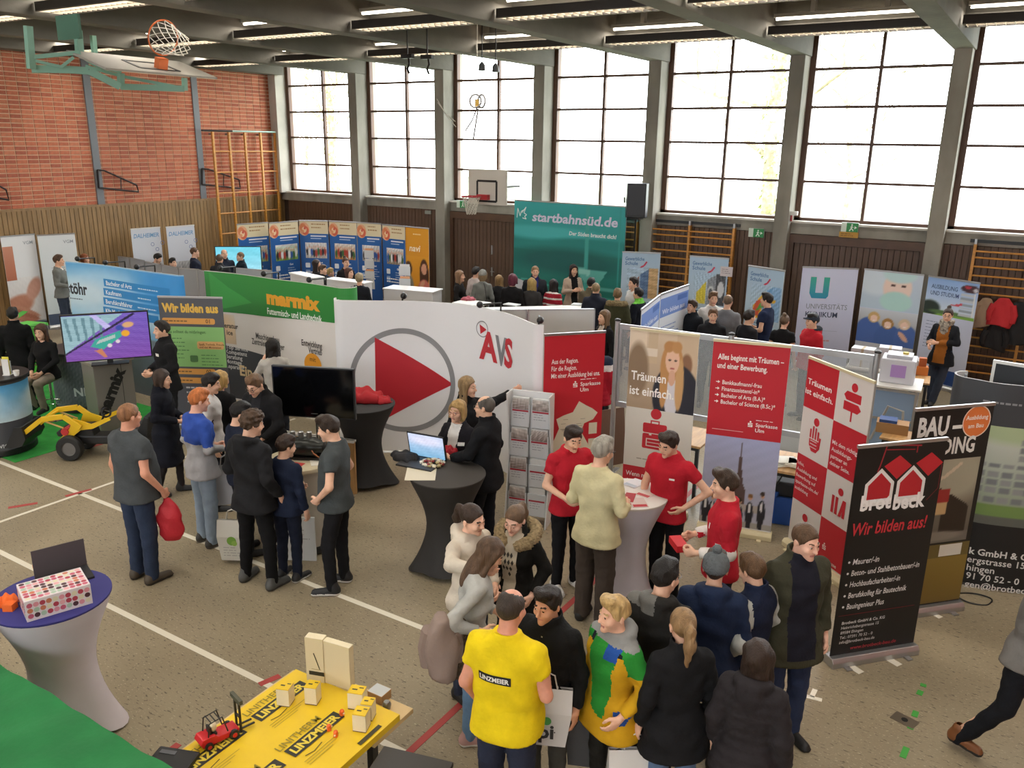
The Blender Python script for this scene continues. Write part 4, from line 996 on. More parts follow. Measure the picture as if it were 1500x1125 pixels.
# -- teal backdrop
def teal(A, W, H):
    p = Pic('35a7a7', '14695f')
    p.rect(0, 0, 1, .62, '1c7a70').rect(0, .62, 1, .70, '238a84').ell(.3, .76, .5, .05, '45b5b5', .5).ell(.75, .70, .4, .04, '1f8580', .5).ell(.5, .55, .5, .10, '12605c', .6).ell(.3, .25, .4, .05, '1a7068', .8).rect(.66, 0, .695, 1, '3fa39b').rect(.95, .3, .965, 1, '2f9a92')
    for y in (.28, .31, .36): p.poly([(0, y+.03), (.55, y-.03), (.55, y-.035), (0, y+.022)], '49a99f')
    p.poly([(.56, .52), (.86, .50), (.80, .41), (.66, .41)], '5fb5ab').poly([(.62, .51), (.72, .50), (.71, .46), (.62, .47)], '8fd0c6').rect(.7, .36, .98, .375, '59b0a8').rect(.7, .30, .98, .306, '46a59c')
    A.photo(0, 0, W, H, p, 90, 80)
    A.text('startbahnsüd.de', .52, H-.47, .20, 'd9d5ea', .045, .12, width=2.30); A.text('Der Süden braucht dich!', 1.56, H-.73, .085, 'e5e9ea', .04, .12, width=1.24)
    A.line([(.10, H-.20), (.17, H-.38), (.20, H-.27), (.30, H-.22)], .02, 'e5f2f2'); A.line([(.22, H-.30), (.34, H-.16), (.28, H-.30), (.36, H-.34), (.30, H-.38), (.35, H-.44), (.24, H-.42)], .02, 'e5f2f2'); A.line([(.10, H-.20), (.08, H-.42)], .02, 'e5f2f2')
    A.poly([(0, .55), (0, 1.15), (.44, 1.05), (.2, .75)], 'c9ccd4'); A.poly([(.30, .85), (.5, 1.1), (.46, .84)], '1d2433')
t = rollup('tall teal fabric backdrop with white lettering under the windows', (754, 292), (918, 302), 3.0, teal, sheet='1f807a', name='fabric_backdrop', cat='backdrop', foot=False)
W_ = 3.0
for x in (.02, 2.98): MB().box((x-.02, .01, 0), (x+.02, .05, 2.98), ALU).build('frame_post', t)
MB().box((2.9, -.25, 0), (3.0, .25, .02), ALU).build('foot', t); MB().box((.0, -.25, 0), (.1, .25, .02), ALU).build('foot', t)
# -- pale blue school roll-ups
def school(k):
    def f(A, W, H):
        A.rect(0, .1, W, H-.13, 'a9c3d9', 'bccfdf'); A.text('Gewerbliche', .07, H-.19, .075, '4a6fa8', .025, width=W*.5); A.text('Schule', .07, H-.29, .075, '4a6fa8', .025)
        A.line([(.36, H-.42), (.42, H-.33), (.48, H-.30), (.54, H-.21)], .035, 'c8405a')
        p = Pic('a9c3d9', 'b4cadd')
        p.poly([(.1, .05), (.1, .35), (.4, .75), (.4, .0)], ('7a4a3c', 'd9c840', 'e0b030')[k]).poly([(.42, 0), (.42, .78), (.68, .95), (.68, 0)], ('5a78a0', '8a8f98', '6f9fd0')[k]).poly([(.70, .0), (.70, .97), (1, 1), (1, .0)], ('c9a878', '4a4c52', '88b0d8')[k]).noise(.13, 12, 9, k+3)
        if k == 2: p.poly([(.05, .1), (.2, .5), (.42, .62), (.3, .1)], 'd05a40').poly([(.2, .2), (.35, .5), (.5, .4)], '5aa84a').poly([(.5, .55), (.85, .62), (.8, .5)], 'd8b040')
        if k == 1: p.ell(.55, .4, .1, .2, 'c9ccd0', .1).ell(.55, .4, .06, .12, '55585e', .1).ell(.85, .5, .1, .25, 'd0d2d6', .1)
        A.photo(.12, H-1.02, W-.14, .68, p, 34, 30); lines(A, .07, H-1.12, W-.2, 2, .05, '4a6890', .018, k); lines(A, .07, H-1.3, W*.5, 8, .06, '6f8aa8', .012, k+4)
    return f
for k, (a, b, l) in enumerate((((912, 368), (968, 370), 'pale blue school roll-up beside the teal backdrop'), ((1011, 374), (1068, 378), 'middle pale blue school roll-up before the wall bars'), ((1097, 388), (1150, 396), 'right pale blue school roll-up with colourful photo'))): rollup(l, a, b, 2.05, school(k), group='pale blue school roll-ups')
# -- hospital roll-ups
def uk1(A, W, H):
    A.rect(0, .1, W, H-.13, 'd2d7ee', 'c3c9e6'); u0, v0 = .17*W, H-.62
    A.poly([(u0, v0+.42), (u0, v0+.10), (u0+.05, v0), (u0+.32, v0), (u0+.36, v0+.05), (u0+.36, v0+.42), (u0+.25, v0+.42), (u0+.25, v0+.11), (u0+.11, v0+.11), (u0+.11, v0+.42)], '3fae94', '2c8fb4')
    A.text('UNIVERSITÄTS', .14*W, H-.83, .10, '7d8698', .0, width=W*.74); A.text('KLINIKUM', .14*W, H-.99, .10, '3f4a6a', .03, width=W*.58); A.rect(.45*W, H-1.27, W*.3, .006, '9aa3bd'); lines(A, .5*W, H-1.48, W*.2, 1, .1, 'c99aa8', .03)
def uk2(A, W, H):
    p = Pic('c7d2e2', 'b9cddc').ell(.25, .7, .35, .35, 'd4e0ea', .4).ell(.6, .6, .24, .42, 'efd6ca', .15).ell(.62, .95, .28, .22, 'c3dfe0', .3).ell(.6, .24, .27, .26, 'b4dcd6', .2).ell(.52, .66, .04, .03, '5a4038', .3).ell(.70, .66, .04, .03, '5a4038', .3).rect(.45, .74, .57, .76, '8a6a58').rect(.65, .74, .77, .76, '8a6a58')
    A.photo(0, H-.75, W, .73, p, 40, 34)
    p = Pic('ccd2da', '8d8a8c').ell(.2, .25, .24, .5, '4a6aae', .1).ell(.55, .18, .24, .42, '4566a8', .1).ell(.85, .2, .2, .45, '4a6aae', .1)
    for x, y, hc in ((.27, .76, 'd2ae72'), (.52, .62, 'a87c40'), (.80, .66, 'd8c0a0')): p.ell(x, y, .10, .16, hc, .12).ell(x+.005, y-.035, .062, .105, 'f0cfbc', .12).ell(x+.005, y-.085, .026, .012, 'fbf6f2', .3)
    p.ell(.8, .3, .05, .16, 'dcae96', .2, .5); A.photo(0, .62, W, H-.62-.76, p, 44, 36); A.rect(0, .1, W, .52, 'c8cdd8')
def uk3(A, W, H):
    p = Pic('8fb4e6', 'dfe8f4').rect(0, 0, 1, .07, '7fae4a').ell(.12, .18, .2, .2, '2c3a34', .3).ell(.5, .1, .4, .06, '5a7a4a', .4)
    for j in range(7): p.rect(.70, .1+j*.085, .94, .16+j*.085, ('c3cad4', '9aa6b6')[j % 2])
    p.rect(.68, .10, .70, .72, 'e4e6ea').rect(.94, .1, .96, .72, 'e4e6ea').ell(.85, .82, .18, .1, '4a3038', .15).ell(.80, .86, .06, .04, 'c84050', .2).ell(.95, .8, .05, .04, 'd0d0d8', .2).poly([(.42, .30), (.75, .42), (.74, .34)], 'd05060')
    A.photo(0, H-.70, W, .68, p, 40, 30); A.rect(0, .1, W, H-.80, 'ccd3ea'); A.text('AUSBILDUNG', .09*W, H-.22, .075, '3d4f86', .02, width=W*.52); A.text('UND STUDIUM', .09*W, H-.34, .075, '3d4f86', .02, width=W*.56)
    lines(A, .09*W, H-.84, W*.4, 9, .06, '8a95b4', .014); A.rect(0, .1, W, .27, '1c3f7c'); A.rect(.13, .20, .04, .13, '4fc0c8'); A.rect(.07, .17, .10, .04, '4fc0c8'); lines(A, .24, .30, .25, 3, .05, '7fc8d8', .022)
for (a, b, f, l) in (((1176, 390), (1258, 393), uk1, 'lilac-white hospital roll-up with big turquoise U'), ((1267, 393), (1354, 402), uk2, 'hospital roll-up with masked face and three nurses in blue'), ((1361, 403), (1436, 414), uk3, 'hospital roll-up with tower photo and dark blue foot')): rollup(l, a, b, 2.05, f, sheet='ccd3ea', group='hospital roll-ups')
# -- white and blue boards in front of the school stand
def boards(A, W, H):
    A.rect(0, .1, W, H-.13, 'dfe5ee'); A.poly([(0, H-.10), (W, H-.10), (W, H-.42), (0, H-.42)], '6f8ed0'); A.rect(W*.6, H-.22, W*.36, .09, '3f68b4'); A.text('Wir bilden aus', W*.08, H-.37, .08, 'e9eefa', .02, width=W*.8); lines(A, .08, H-.6, W*.8, 3, .07, '7f98cc', .02); lines(A, .08, H-.9, W*.7, 5, .08, 'aab8d4', .016)
p0, p1 = at(940, 452, 1.95), at(967, 431, 1.95)
rollup('left of the two white and blue boards seen edge-on behind the mesh wall', (940, 452), (967, 431), 1.95, boards, name='display_board', cat='board'); rollup('right of the two white and blue boards seen edge-on behind the mesh wall', (968, 430), (1009, 416), 1.95, boards, name='display_board', cat='board')
# ================================================================== curved walls
A3 = lambda *q: [at(x, y, z).to_2d() for x, y, z in q]
c = Curve(A3((98, 383, 2.2), (150, 388, 2.2), (205, 396, 2.2), (258, 403, 2.2)), 2.2, 50, 60, .12)
t, sh = c.build('curved sky-blue display wall behind the purple screen', '8fc0e6', lamps=(.7, 1.5, 2.3))
A = Art(c.fn, .03, .004); WL = c.W
A.photo(0, .02, WL, 2.16, Pic('5aa9e2', 'b9d9ef').rect(0, 0, 1, .42, '6a7480').rect(0, .40, 1, .47, '7d8a96').ell(.3, .85, .4, .12, 'a5d2f0', .8).ell(.1, .75, .3, .12, 'cfe4f3', .8).ell(.55, .62, .5, .08, 'c3dff2', .9).ell(.9, .9, .25, .2, '3f9be0', .9).noise(.012), 70, 50)
(u, v), (u9, v9) = c.uv(101, 420), c.uv(128, 424); A.text('stöhr', max(.01, u-.13), v-.10, .20, '1b2434', .05, width=u9-max(.01, u-.13)); lines(A, u, v-.2, .25, 1, .1, '4a6a90', .02); lines(A, u+.4, v-.2, .6, 1, .1, '5a7088', .02)
for k, (s1, s2) in enumerate((('Bachelor of Arts', 1.0), ('Kaufmann', 1.2), ('Berufskraftfahrer', .85), ('Kfz-Mechatroniker', .72))):
    u, v = c.uv(152, 411+k*13.5); e = min(c.W-.18, u+1.75-k*.03) if k < 3 else u+1.5
    A.rect(u, v-.095, e-u, .13, '2a8bd0'); A.text(s1, u+.06, v-.07, .075, 'f2f8fc', .03); lines(A, u+.95, v-.05, e-u-1.2, 1, .1, 'cfe6f6', .02, k)
u, v = c.uv(136, 470); A.poly([(u-.12, v-.18), (u-.08, v+.06), (u, v+.15), (u+.10, v+.08), (u+.22, v-.18)], '5f9a48'); A.poly([(u-.07, v-.16), (u-.02, v+.08), (u+.03, v-.16)], '88bb66'); A.build(sh)
c = Curve(A3((299, 396, 2.2), (350, 401, 2.2), (400, 408, 2.2), (450, 414, 2.2), (495, 421, 2.2)), 2.2, 0, 170, .16)
t, sh = c.build('curved green, white and charcoal display wall of a feed machinery firm', 'dcd6d0', back='1a1a1b', lamps=(.6, 1.6, 2.6))
A = Art(c.fn, .03, .004); W = c.W
A.poly([(0, 1.52), (W*.35, 1.56), (W*.7, 1.62), (W, 1.68), (W, 2.19), (0, 2.19)], '2f8b3a', '2a7d36'); A.poly([(.1, 2.18), (.5, 1.95), (1.0, 1.75), (.4, 1.6), (.1, 1.56)], '3a9a44')
A.poly([(0, .05), (W, .05), (W, .72), (W*.62, .76), (W*.4, .9), (0, .98)], '3a3b42', '34353b'); A.photo(.02, 1.0, .55, .5, Pic('d8cfc4', 'cbb59c').ell(.5, .5, .5, .5, 'e3c39a', .9), 10, 8)
(u0, v0), (u1, v1) = c.uv(391, 440), c.uv(469, 449); A.text('marmix', u0, v0-.04, .20, 'e3a02c', .10, width=u1-u0); u0, v0 = c.uv(392, 456); A.text('Futtermisch- und Landtechnik', u0, v0-.04, .10, 'eef2ea', .03, width=u1-u0+.03)
for s_, a, b in (('Maschinenbau', (375, 490), (409, 494)), ('Zentralersatzteillager', (369, 498), (417, 506)), ('Entwicklung', (442, 500), (472, 505)), ('Vertrieb', (452, 511), (472, 515))):
    (u0, v0), (u1, v1) = c.uv(*a), c.uv(*b); A.text(s_, u0, v0-.06, .095, '4a4442', .03, width=u1-u0)
for k, s_ in enumerate(('Top Service', 'Kompetenz', 'Beratung', 'Montage', 'Reparatur')): u0, v0 = c.uv(331, 506+k*7); A.text(s_, u0, v0-.05, .07, 'd8d6d4', .02)
u0, v0 = c.uv(329, 476); A.text('eratur', u0, v0-.04, .08, '4a4442', .03); A.text('ice', u0+.04, v0-.16, .08, '4a4442', .03); u0, v0 = c.uv(352, 545); A.text('Ein', u0, v0-.05, .17, 'e0c79a', .05)
u0, v0 = c.uv(459, 532); A.disc(u0, v0-.03, .19, 'e39a2c'); A.text('mit', u0, v0+.03, .07, '6a4a20', .02, align='c'); A.build(sh)
c = Curve(A3((503, 440, 2.2), (550, 440.5, 2.2), (600, 441, 2.2), (650, 443.5, 2.2), (700, 449, 2.2), (745, 460, 2.2), (780, 474, 2.2)), 2.2, 110, 60, .16)
t, sh = c.build('curved white display wall with red triangle in a grey ring', 'e6e6e7', lamps=(1.1, 2.6, 3.55))
A = Art(c.fn, .03, .004); u, v = c.uv(589, 556)
ua, _ = c.uv(512, 556); ub, _ = c.uv(667, 556); _, va = c.uv(589, 480); _, vb = c.uv(589, 633); R_ = (ub-ua)/2; uc = (ua+ub)/2; vc_ = (va+vb)/2
A.ring(uc, vc_, R_-.075, .075, '8b8b8d', 96)
A.poly([c.uv(549, 494), c.uv(664, 563), c.uv(551, 621)], 'b8222e'); u, v = c.uv(707, 482); A.ring(u, v, .10, .012, '77777a', 32); A.poly([c.uv(703, 475), c.uv(713, 483), c.uv(704, 489)], 'b8222e')
for ch, a, b, col in (('A', (704, 521), (727, 526), 'c0303a'), ('V', (727, 529), (741, 532), '808084'), ('S', (740, 533), (749, 539), 'c0303a')):
    (u0, v0), (u1, v1) = c.uv(*a), c.uv(*b); A.text(ch, u0-.02, v0-.02, .36, col, .06, width=max(.2, u1-u0+.05))
A.build(sh)
c = Curve([(-.40, 8.98), (-.08, 8.94), (.42, 9.10), (1.0, 9.37), (1.6, 9.72)], 2.16, 150, 0, .16)
t, sh = c.build('curved charcoal display wall with a grey office building, at the right', '3a3c40', back='b9b9b9', lamps=())
A = Art(c.fn, .03, .004); W = c.W; p = Pic('c9ccc4', '7d8a72').rect(0, 0, 1, .10, '5d5f58').rect(0, .10, 1, .2, '6f8a4c').ell(.3, .95, .3, .12, 'a9b890', .6)
for i in range(16):
    for j in range(8):
        if j > 4 and not 3 <= i < 8: continue
        p.rect(.08+i*.055, .24+j*.085, .125+i*.055, .295+j*.085, ('8a8d8c', '74787a')[(i*3+j) % 2])
u0 = c.uv(1435, 600)[0]; A.photo(.42, .72, W-.42, 1.02, p, 90, 50); A.rect(.42, .05, W-.42, .67, '151617')
for k, s_ in enumerate(('k GmbH & Co. KG', 'ergstrasse 15', 'hingen', '91 70 52 - 0', 'gen@brotbeck-bau.de')):
    u, v = c.uv((1420, 1417, 1416, 1415, 1413)[k], 806+k*12); A.text(s_, u, v-.03, .068, 'dcdcd8', .02 if k else .035)
u, v = c.uv(1440, 588); lines(A, u, v, .5, 1, .1, '8d8f90', .02); A.build(sh)
m = thing('exhibition_board', 'dark panel with pale frame behind the curved charcoal wall', 'panel', at(1460, 528, 2.2).xy.to_3d(), math.atan2(-.15, 1))
MB().box((0, 0, .05), (1.0, .03, 2.18), mat('charcoal_fabric', '33363a', .9)).build('panel', m)
for a, b in (((-.03, -.005, 0), (0, .035, 2.2)), ((1.0, -.005, 0), (1.03, .035, 2.2)), ((0, -.005, 2.17), (1.0, .035, 2.2))): MB().box(a, b, PLW).build('frame_bar', m)
# ================================================================== savings bank stand
def sb_map(A, W, H):
    A.rect(0, .1, W, H-.13, RED)
    for k, s_ in enumerate(('Aus der Region.', 'Für die Region.', 'Mit einer Ausbildung bei uns.')): A.text(s_, .09, H-.36-k*.085, .055, 'f0e9e4', .02, width=(.38, .36, .70)[k]*W/.86)
    bank(A, .42*W/.86, H-.66, .06)
    pts = [(.30, .62), (.24, .78), (.34, .95), (.40, 1.08), (.36, 1.20), (.46, 1.24), (.58, 1.27), (.66, 1.40), (.76, 1.34), (.84, 1.30), (.92, 1.24), (.86, 1.16), (.74, 1.12), (.70, 1.02), (.80, .86), (.84, .70), (.80, .60), (.62, .70), (.50, .66), (.40, .56)]
    A.poly([((x-.18)*W/.8, y) for x, y in pts], 'd8d0b8')
    for k in range(22): r = random.Random(k); x, y = r.uniform(.3, .62), r.uniform(.75, 1.2); A.rect((x-.1)*W/.8, y, .06, .005, '8d8672')
    A.rect(W*.78, .72, W*.14, .2, 'd8d0b8'); A.rect(W*.78, .98, W*.14, .14, 'd8d0b8')
rollup('red roll-up with a cream map, left of the mesh wall', (798, 489), (887, 484), 2.23, sb_map, sheet='c0222f')
def dream(A, W, H):
    p = Pic('d6c0a4', 'a58d72').rect(.0, .55, .25, 1, 'e0cdb4').rect(.28, .6, .42, .98, 'c8b090').rect(.02, .68, .42, .78, 'dfd0bc').ell(.14, .5, .16, .34, '8a7258', .3).rect(.7, .45, 1, 1, 'cbb294').ell(.85, .62, .08, .14, '8a6246', .3)
    p.ell(.72, .20, .34, .42, '23242f', .06).ell(.64, .56, .165, .34, 'c08a52', .08).ell(.66, .18, .10, .26, 'd8d3d6', .1).ell(.535, .34, .058, .30, 'c08c54', .15).ell(.765, .36, .062, .33, 'cda06a', .15).ell(.645, .66, .10, .17, 'e6bca0', .08).ell(.65, .44, .05, .1, 'd9a98c', .1)
    p.ell(.605, .665, .022, .012, '4a3428', .4).ell(.69, .665, .022, .012, '4a3428', .4).ell(.648, .56, .034, .012, 'b8605a', .4).ell(.585, .83, .075, .07, 'b9844e', .25, .5).ell(.70, .83, .07, .075, 'c08c56', .25, -.5).rect(.585, .69, .63, .70, '8a6248').rect(.67, .69, .715, .70, '8a6248')
    A.photo(0, H-.96, W, .94, p, 80, 90); A.text('Träumen', .04, H-.62, .105, 'f4efe8', .03, width=W*.52); A.text('ist einfach.', .03, H-.80, .105, 'f4efe8', .03, width=W*.66)
    A.rect(0, .1, W, H-1.06, 'd9d3c8'); u, v = W*.42, .95
    A.disc(u+.03, v+.30, .065, RED); A.rect(u-.03, v+.205, .11, .015, RED); A.rect(u-.03, v+.165, .015, .045, RED); A.rect(u+.065, v+.165, .015, .045, RED); A.rect(u-.12, v+.06, .29, .12, RED, r=.02); A.rect(u-.12, v-.14, .29, .19, RED, r=.02); A.rect(u-.075, v-.11, .19, .10, 'd9d3c8'); A.rect(u-.062, v-.098, .164, .076, RED); A.rect(u-.062, v-.064, .164, .008, 'd9d3c8')
    for x in (-.04, .07): A.rect(u+x, v+.03, .03, .03, 'd9d3c8')
    lines(A, W*.2, .66, W*.5, 1, .1, 'a39d90', .014); A.rect(0, .1, W, .46, RED)
    for k, s_ in enumerate(('Wenn man den richtigen', 'Ausbildungspartner an', 'seiner Seite hat.')): A.text(s_, .04, .43-k*.10, .058, 'f0e9e4', .015, width=(.9, .84, .62)[k]*W*.95)
def begin(A, W, H):
    A.rect(0, .1, W, H-.13, RED); A.text('Alles beginnt mit Träumen –', .06, H-.22, .062, 'f4efe8', .035, width=W*.86); A.text('und einer Bewerbung.', .06, H-.32, .062, 'f4efe8', .035, width=W*.66)
    for k, s_ in enumerate(('Bankkaufmann/-frau', 'Finanzassistent/-in*', 'Bachelor of Arts (B.A.)*', 'Bachelor of Science (B.Sc.)*')):
        vv = H-.50-k*.075; A.rect(.06, vv+.018, .035, .009, 'f4efe8'); A.poly([(.082, vv+.005), (.105, vv+.0225), (.082, vv+.04)], 'f4efe8'); A.text(s_, .13, vv, .046, 'f4efe8', .02, width=(.52, .50, .58, .72)[k]*W)
    bank(A, W*.55, H-.96, .055); A.rect(.06, H-1.03, W*.42, .006, 'e6b9b8')
    p = Pic('a9aed0', 'b9bac8').poly([(.40, .24), (.41, .42), (.45, .50), (.47, .62), (.485, .80), (.495, .95), (.505, .95), (.515, .80), (.535, .62), (.56, .5), (.6, .42), (.6, .24)], '5d4a46').noise(.018, 20, 20)
    p.rect(0, 0, 1, .06, 'a8a39c').rect(.3, .18, .8, .26, 'b9b0a8'); r = random.Random(4)
    for k, x in enumerate((.07, .17, .30, .42, .54, .68, .84)):
        hh = (.30, .27, .28, .20, .26, .32, .36)[k]; c1 = '24242c'; p.ell(x, hh*.52, .055, hh*.42, c1, .1).ell(x, hh*.30, .035, hh*.42, c1, .1).ell(x, hh*.72, .016, .06, 'e4e2e2', .2).ell(x, hh+.03, .026, .034, 'd3a488', .15).ell(x, hh+.05, .03, .026, ('3a2a20', '8a6238')[k % 2], .2)
    A.photo(0, .1, W, H-1.2, p, 64, 70)
def check(A, W, H):
    A.rect(0, .1, W, H-.13, 'd9d3cc'); z = [H-.02-.53*k for k in range(5)]; h2 = W/2
    for k in range(4):
        y1 = z[k]; y0 = max(.1, z[k+1]); A.rect(0 if k % 2 == 0 else h2, y0, h2, y1-y0, RED)
    A.text('Träumen', .03, z[0]-.27, .06, 'f4efe8', .03, width=h2*.78); A.text('ist einfach.', .01, z[0]-.38, .06, 'f4efe8', .03, width=h2*.9)
    u, v = h2*1.5, z[0]-.30; A.disc(u, v+.18, .045, RED); A.poly([(u-.14, v+.08), (u-.10, v+.125), (u+.11, v+.125), (u+.11, v+.035), (u-.10, v+.035)], RED); A.poly([(u-.13, v+.02), (u+.08, v+.02), (u+.125, v-.025), (u+.08, v-.07), (u-.13, v-.07)], RED); A.rect(u-.015, v-.17, .024, .11, RED)
    u, v = h2*.5, z[1]-.28; A.disc(u, v+.17, .045, RED)
    for k in range(4): A.rect(u-.09+k*.042, v-.02, .028, (.10, .14, .13, .1)[k], RED, r=.012)
    A.poly([(u-.09, v-.03), (u+.065, v-.03), (u+.07, v+.02), (u+.10, v+.02), (u+.09, v-.10), (u+.04, v-.16), (u-.04, v-.16), (u-.085, v-.1)], RED)
    for k in range(3): A.rect(u-.07, v-.05-k*.035, .11, .008, 'd9d3cc')
    for k, s_ in enumerate(('Mit dem richtigen', 'Ausbildungs-', 'partner an', 'deiner Seite.')): A.text(s_, h2+.03, z[1]-.24-k*.075, .042, 'f0e0dc', .02)
    for k, s_ in enumerate(('Infos,', 'Ausbildung und', 'Bewerbung auf', 'sparkasse-ulm.de/', 'ausbildung')): A.text(s_, .02, z[2]-.12-k*.072, .038, 'f0e0dc', .02)
    u, v = h2*1.5, z[2]-.30; A.disc(u, v+.14, .04, RED)
    for k, sl in enumerate((0, 0, .05, 0)): A.poly([(u-.12+k*.058, v-.12), (u-.08+k*.058, v-.12), (u-.08+k*.058+sl, v+.07), (u-.12+k*.058+sl, v+.07)], RED)
    A.disc(h2*.5, z[3]-.14, .045, RED); S_logo(A, h2+.08, z[3]-.34, .055, 'f0e0dc'); A.text('Sparkasse', h2+.1, z[3]-.45, .04, 'f0e0dc', .02)
rollup('roll-up with portrait of a blonde woman and red briefcase', (924, 479), (1025, 490), 2.26, dream, base=CREAMB); rollup('red roll-up above a church spire and group in suits', (1046, 496), (1159, 506), 2.27, begin, base=CREAMB); rollup('red and white chequered roll-up with pictograms', (1186, 521), (1282, 558), 2.19, check, base=CREAMB, sheet='d9d3cc')
# -- building firm
def brot(A, W, H):
    A.rect(0, .1, W, H-.13, '131314'); x0, y0 = .13*W, H-.55; k = W/.86
    def house(x):
        P = lambda *q: [(x0+(x+a)*k, y0+b) for a, b in q]
        A.poly(P((0, 0), (0, .20), (.14, .33), (.28, .20), (.28, 0)), 'e8e4e0'); A.poly(P((.03, .06), (.03, .185), (.14, .29), (.25, .185), (.25, .06)), 'b9202c'); A.poly(P((.16, .345), (.30, .43), (.43, .33), (.30, .22)), 'c02530')
    house(0); house(.31); A.text('brot', x0-.02, y0-.03, .13, 'f4f1ee', .05, width=.30*k); A.text('beck', x0+.30*k, y0-.05, .13, 'f4f1ee', .05, width=.32*k)
    A.line([(x0+.12*k, y0+.36), (x0+.16*k, y0+.53), (x0+.50*k, y0+.50)], .012, 'a02834'); A.line([(x0+.16*k, y0+.49), (x0+.44*k, y0+.47)], .008, 'a02834'); A.line([(x0+.46*k, y0+.5), (x0+.46*k, y0+.44)], .012, 'a02834'); A.line([(x0+.12*k, y0+.36), (x0+.1*k, y0+.30)], .012, 'a02834'); A.line([(x0+.73*k, y0+.32), (x0+.73*k, y0+.1), (x0+.63*k, y0+.0)], .006, '7a2028')
    A.text('Wir bilden aus!', .05*W, H-.80, .11, 'c8323c', .03, .15, width=W*.86)
    for j, s_ in enumerate(('Maurer/-in', 'Beton- und Stahlbetonbauer/-in', 'Hochbaufacharbeiter/-in', 'Berufskolleg für Bautechnik', 'Bauingenieur Plus')): A.disc(.07*W, H-1.045-j*.105, .011, 'e4e2e0', n=10); A.text(s_, .11*W, H-1.07-j*.105, .052, 'e4e2e0', .015, .15, width=(.32, .84, .62, .72, .46)[j]*W*.95)
    A.rect(.03*W, .47, W*.9, .004, '7a1c26')
    for j, s_ in enumerate(('Brotbeck GmbH & Co. KG', 'Heinrichsbergstrasse 15', '89584 Ehingen', 'Tel.: 07391 70 52 - 0', 'info@brotbeck-bau.de')): A.text(s_, .08*W, .385-j*.047, .027, 'd8d6d4', .03 if j == 0 else .01, .1)
    A.text('www.brotbeck-bau.de', .22*W, .125, .034, 'a02834', .03, .1, width=W*.55)
rollup('black roll-up with two red houses and white list, nearest the camera', (1258, 652), (1388, 640), 2.02, brot, sheet='131314')
def bau(A, W, H):
    A.rect(0, .1, W, H-.13, '121213'); A.text('BAU –', .06*W, H-.27, .17, 'e6e4e0', .06, width=W*.56); A.text('BEIL DING', .05*W, H-.46, .15, 'e6e4e0', .05, width=W*.78); A.disc(W*.80, H-.17, .15, 'e07a3c'); A.ring(W*.80, H-.17, .143, .01, 'f0d8c8', 30); A.text('Ausbildung', W*.8, H-.15, .04, 'f6ece4', .03, align='c', width=.24); A.text('am Bau', W*.8, H-.23, .04, 'f6ece4', .03, align='c')
    p = Pic('8f8a78', '5d564c').ell(.7, .8, .4, .3, 'a5a08c', .6).poly([(.42, .70), (.9, .45), (.95, .40), (.95, .1), (.55, .1), (.55, .5)], '2a211a').poly([(.05, .35), (.6, .35), (.62, .62), (.3, .7)], 'c8a878').rect(.40, .50, .62, .66, '9a2a28').poly([(.05, .72), (.5, .82), (.72, .96), (.76, .94), (.52, .78), (.08, .66)], 'c9b9a0').ell(.12, .60, .10, .16, '1e2430', .2).ell(.13, .82, .09, .06, 'e3c030', .2).ell(.10, .74, .05, .05, 'd09a78', .2).ell(.20, .30, .13, .14, '33527e', .2).ell(.06, .46, .05, .05, 'e0b030', .2).rect(0, 0, 1, .12, '6f6a62').ell(.5, .08, .4, .06, '857f74', .4)
    A.photo(.06*W, .74, W*.88, H-.74-.52, p, 60, 56); A.rect(.0, .1, W, .50, '8a7434', '75602a'); A.rect(.0, .58, W, .14, '6a5c30'); A.rect(.60*W, .59, .30*W, .12, 'd8d6cc'); A.text('BERUFE', .2*W, .63, .045, '1c1a14', .03)
rollup('black roll-up with orange disc and photo of timber workers', (1342, 598), (1457, 589), 2.1, bau, sheet='121213')
# -- apprenticeship roll-up in grey and green
def wir(A, W, H):
    A.rect(0, .1, W, H-.13, '55565c'); A.text('Wir bilden aus', .05, H-.24, .125, 'e0b040', .07, width=W-.12); A.text('Wir bilden aus', .047, H-.236, .125, 'e6ba50', .05, width=W-.12)
    for v, l, w_ in ((H-.42, '01', .86), (H-1.20, '02', .80), (H-1.34, '03', .95)): A.rect(.03, v, W*w_-.03, .09, 'e0a050', r=.03); lines(A, .06, v+.035, W*.55, 1, .1, '7a5a30', .018); A.text(l, W*w_-.14, v+.02, .055, '5a4020', .03)
    A.rect(.02, H-1.08, W-.03, .62, '8fc477'); A.text('Das solltest du mitbringen:', .08, H-.56, .045, '3f6a38', .02, width=W*.62); lines(A, .08, H-.65, W*.35, 6, .06, '5a8a50', .015); A.rect(W*.55, H-.80, W*.42, .12, 'e0b070', r=.03); A.text('Spaß, Technik, Freude', W*.58, H-.74, .03, '7a4a30', .02); A.text('und viel Motivation', W*.58, H-.785, .03, '7a4a30', .02)
    A.rect(W*.42, H-1.0, .12, .10, '4f7a48', r=.02); lines(A, W*.6, H-.9, W*.35, 4, .05, '5a8a50', .013); lines(A, .3, H-1.42, W*.5, 4, .075, 'd0d0d2', .025)
rollup('grey and green roll-up with orange number bars behind the purple screen', (231, 433), (325, 435), 2.05, wir, sheet='55565c')
# ================================================================== the people, placed by crown
DENIM = '35405a'
def P(key, label, px, py, h, face, **k): return person(key, label, px, py, h, face, **k)
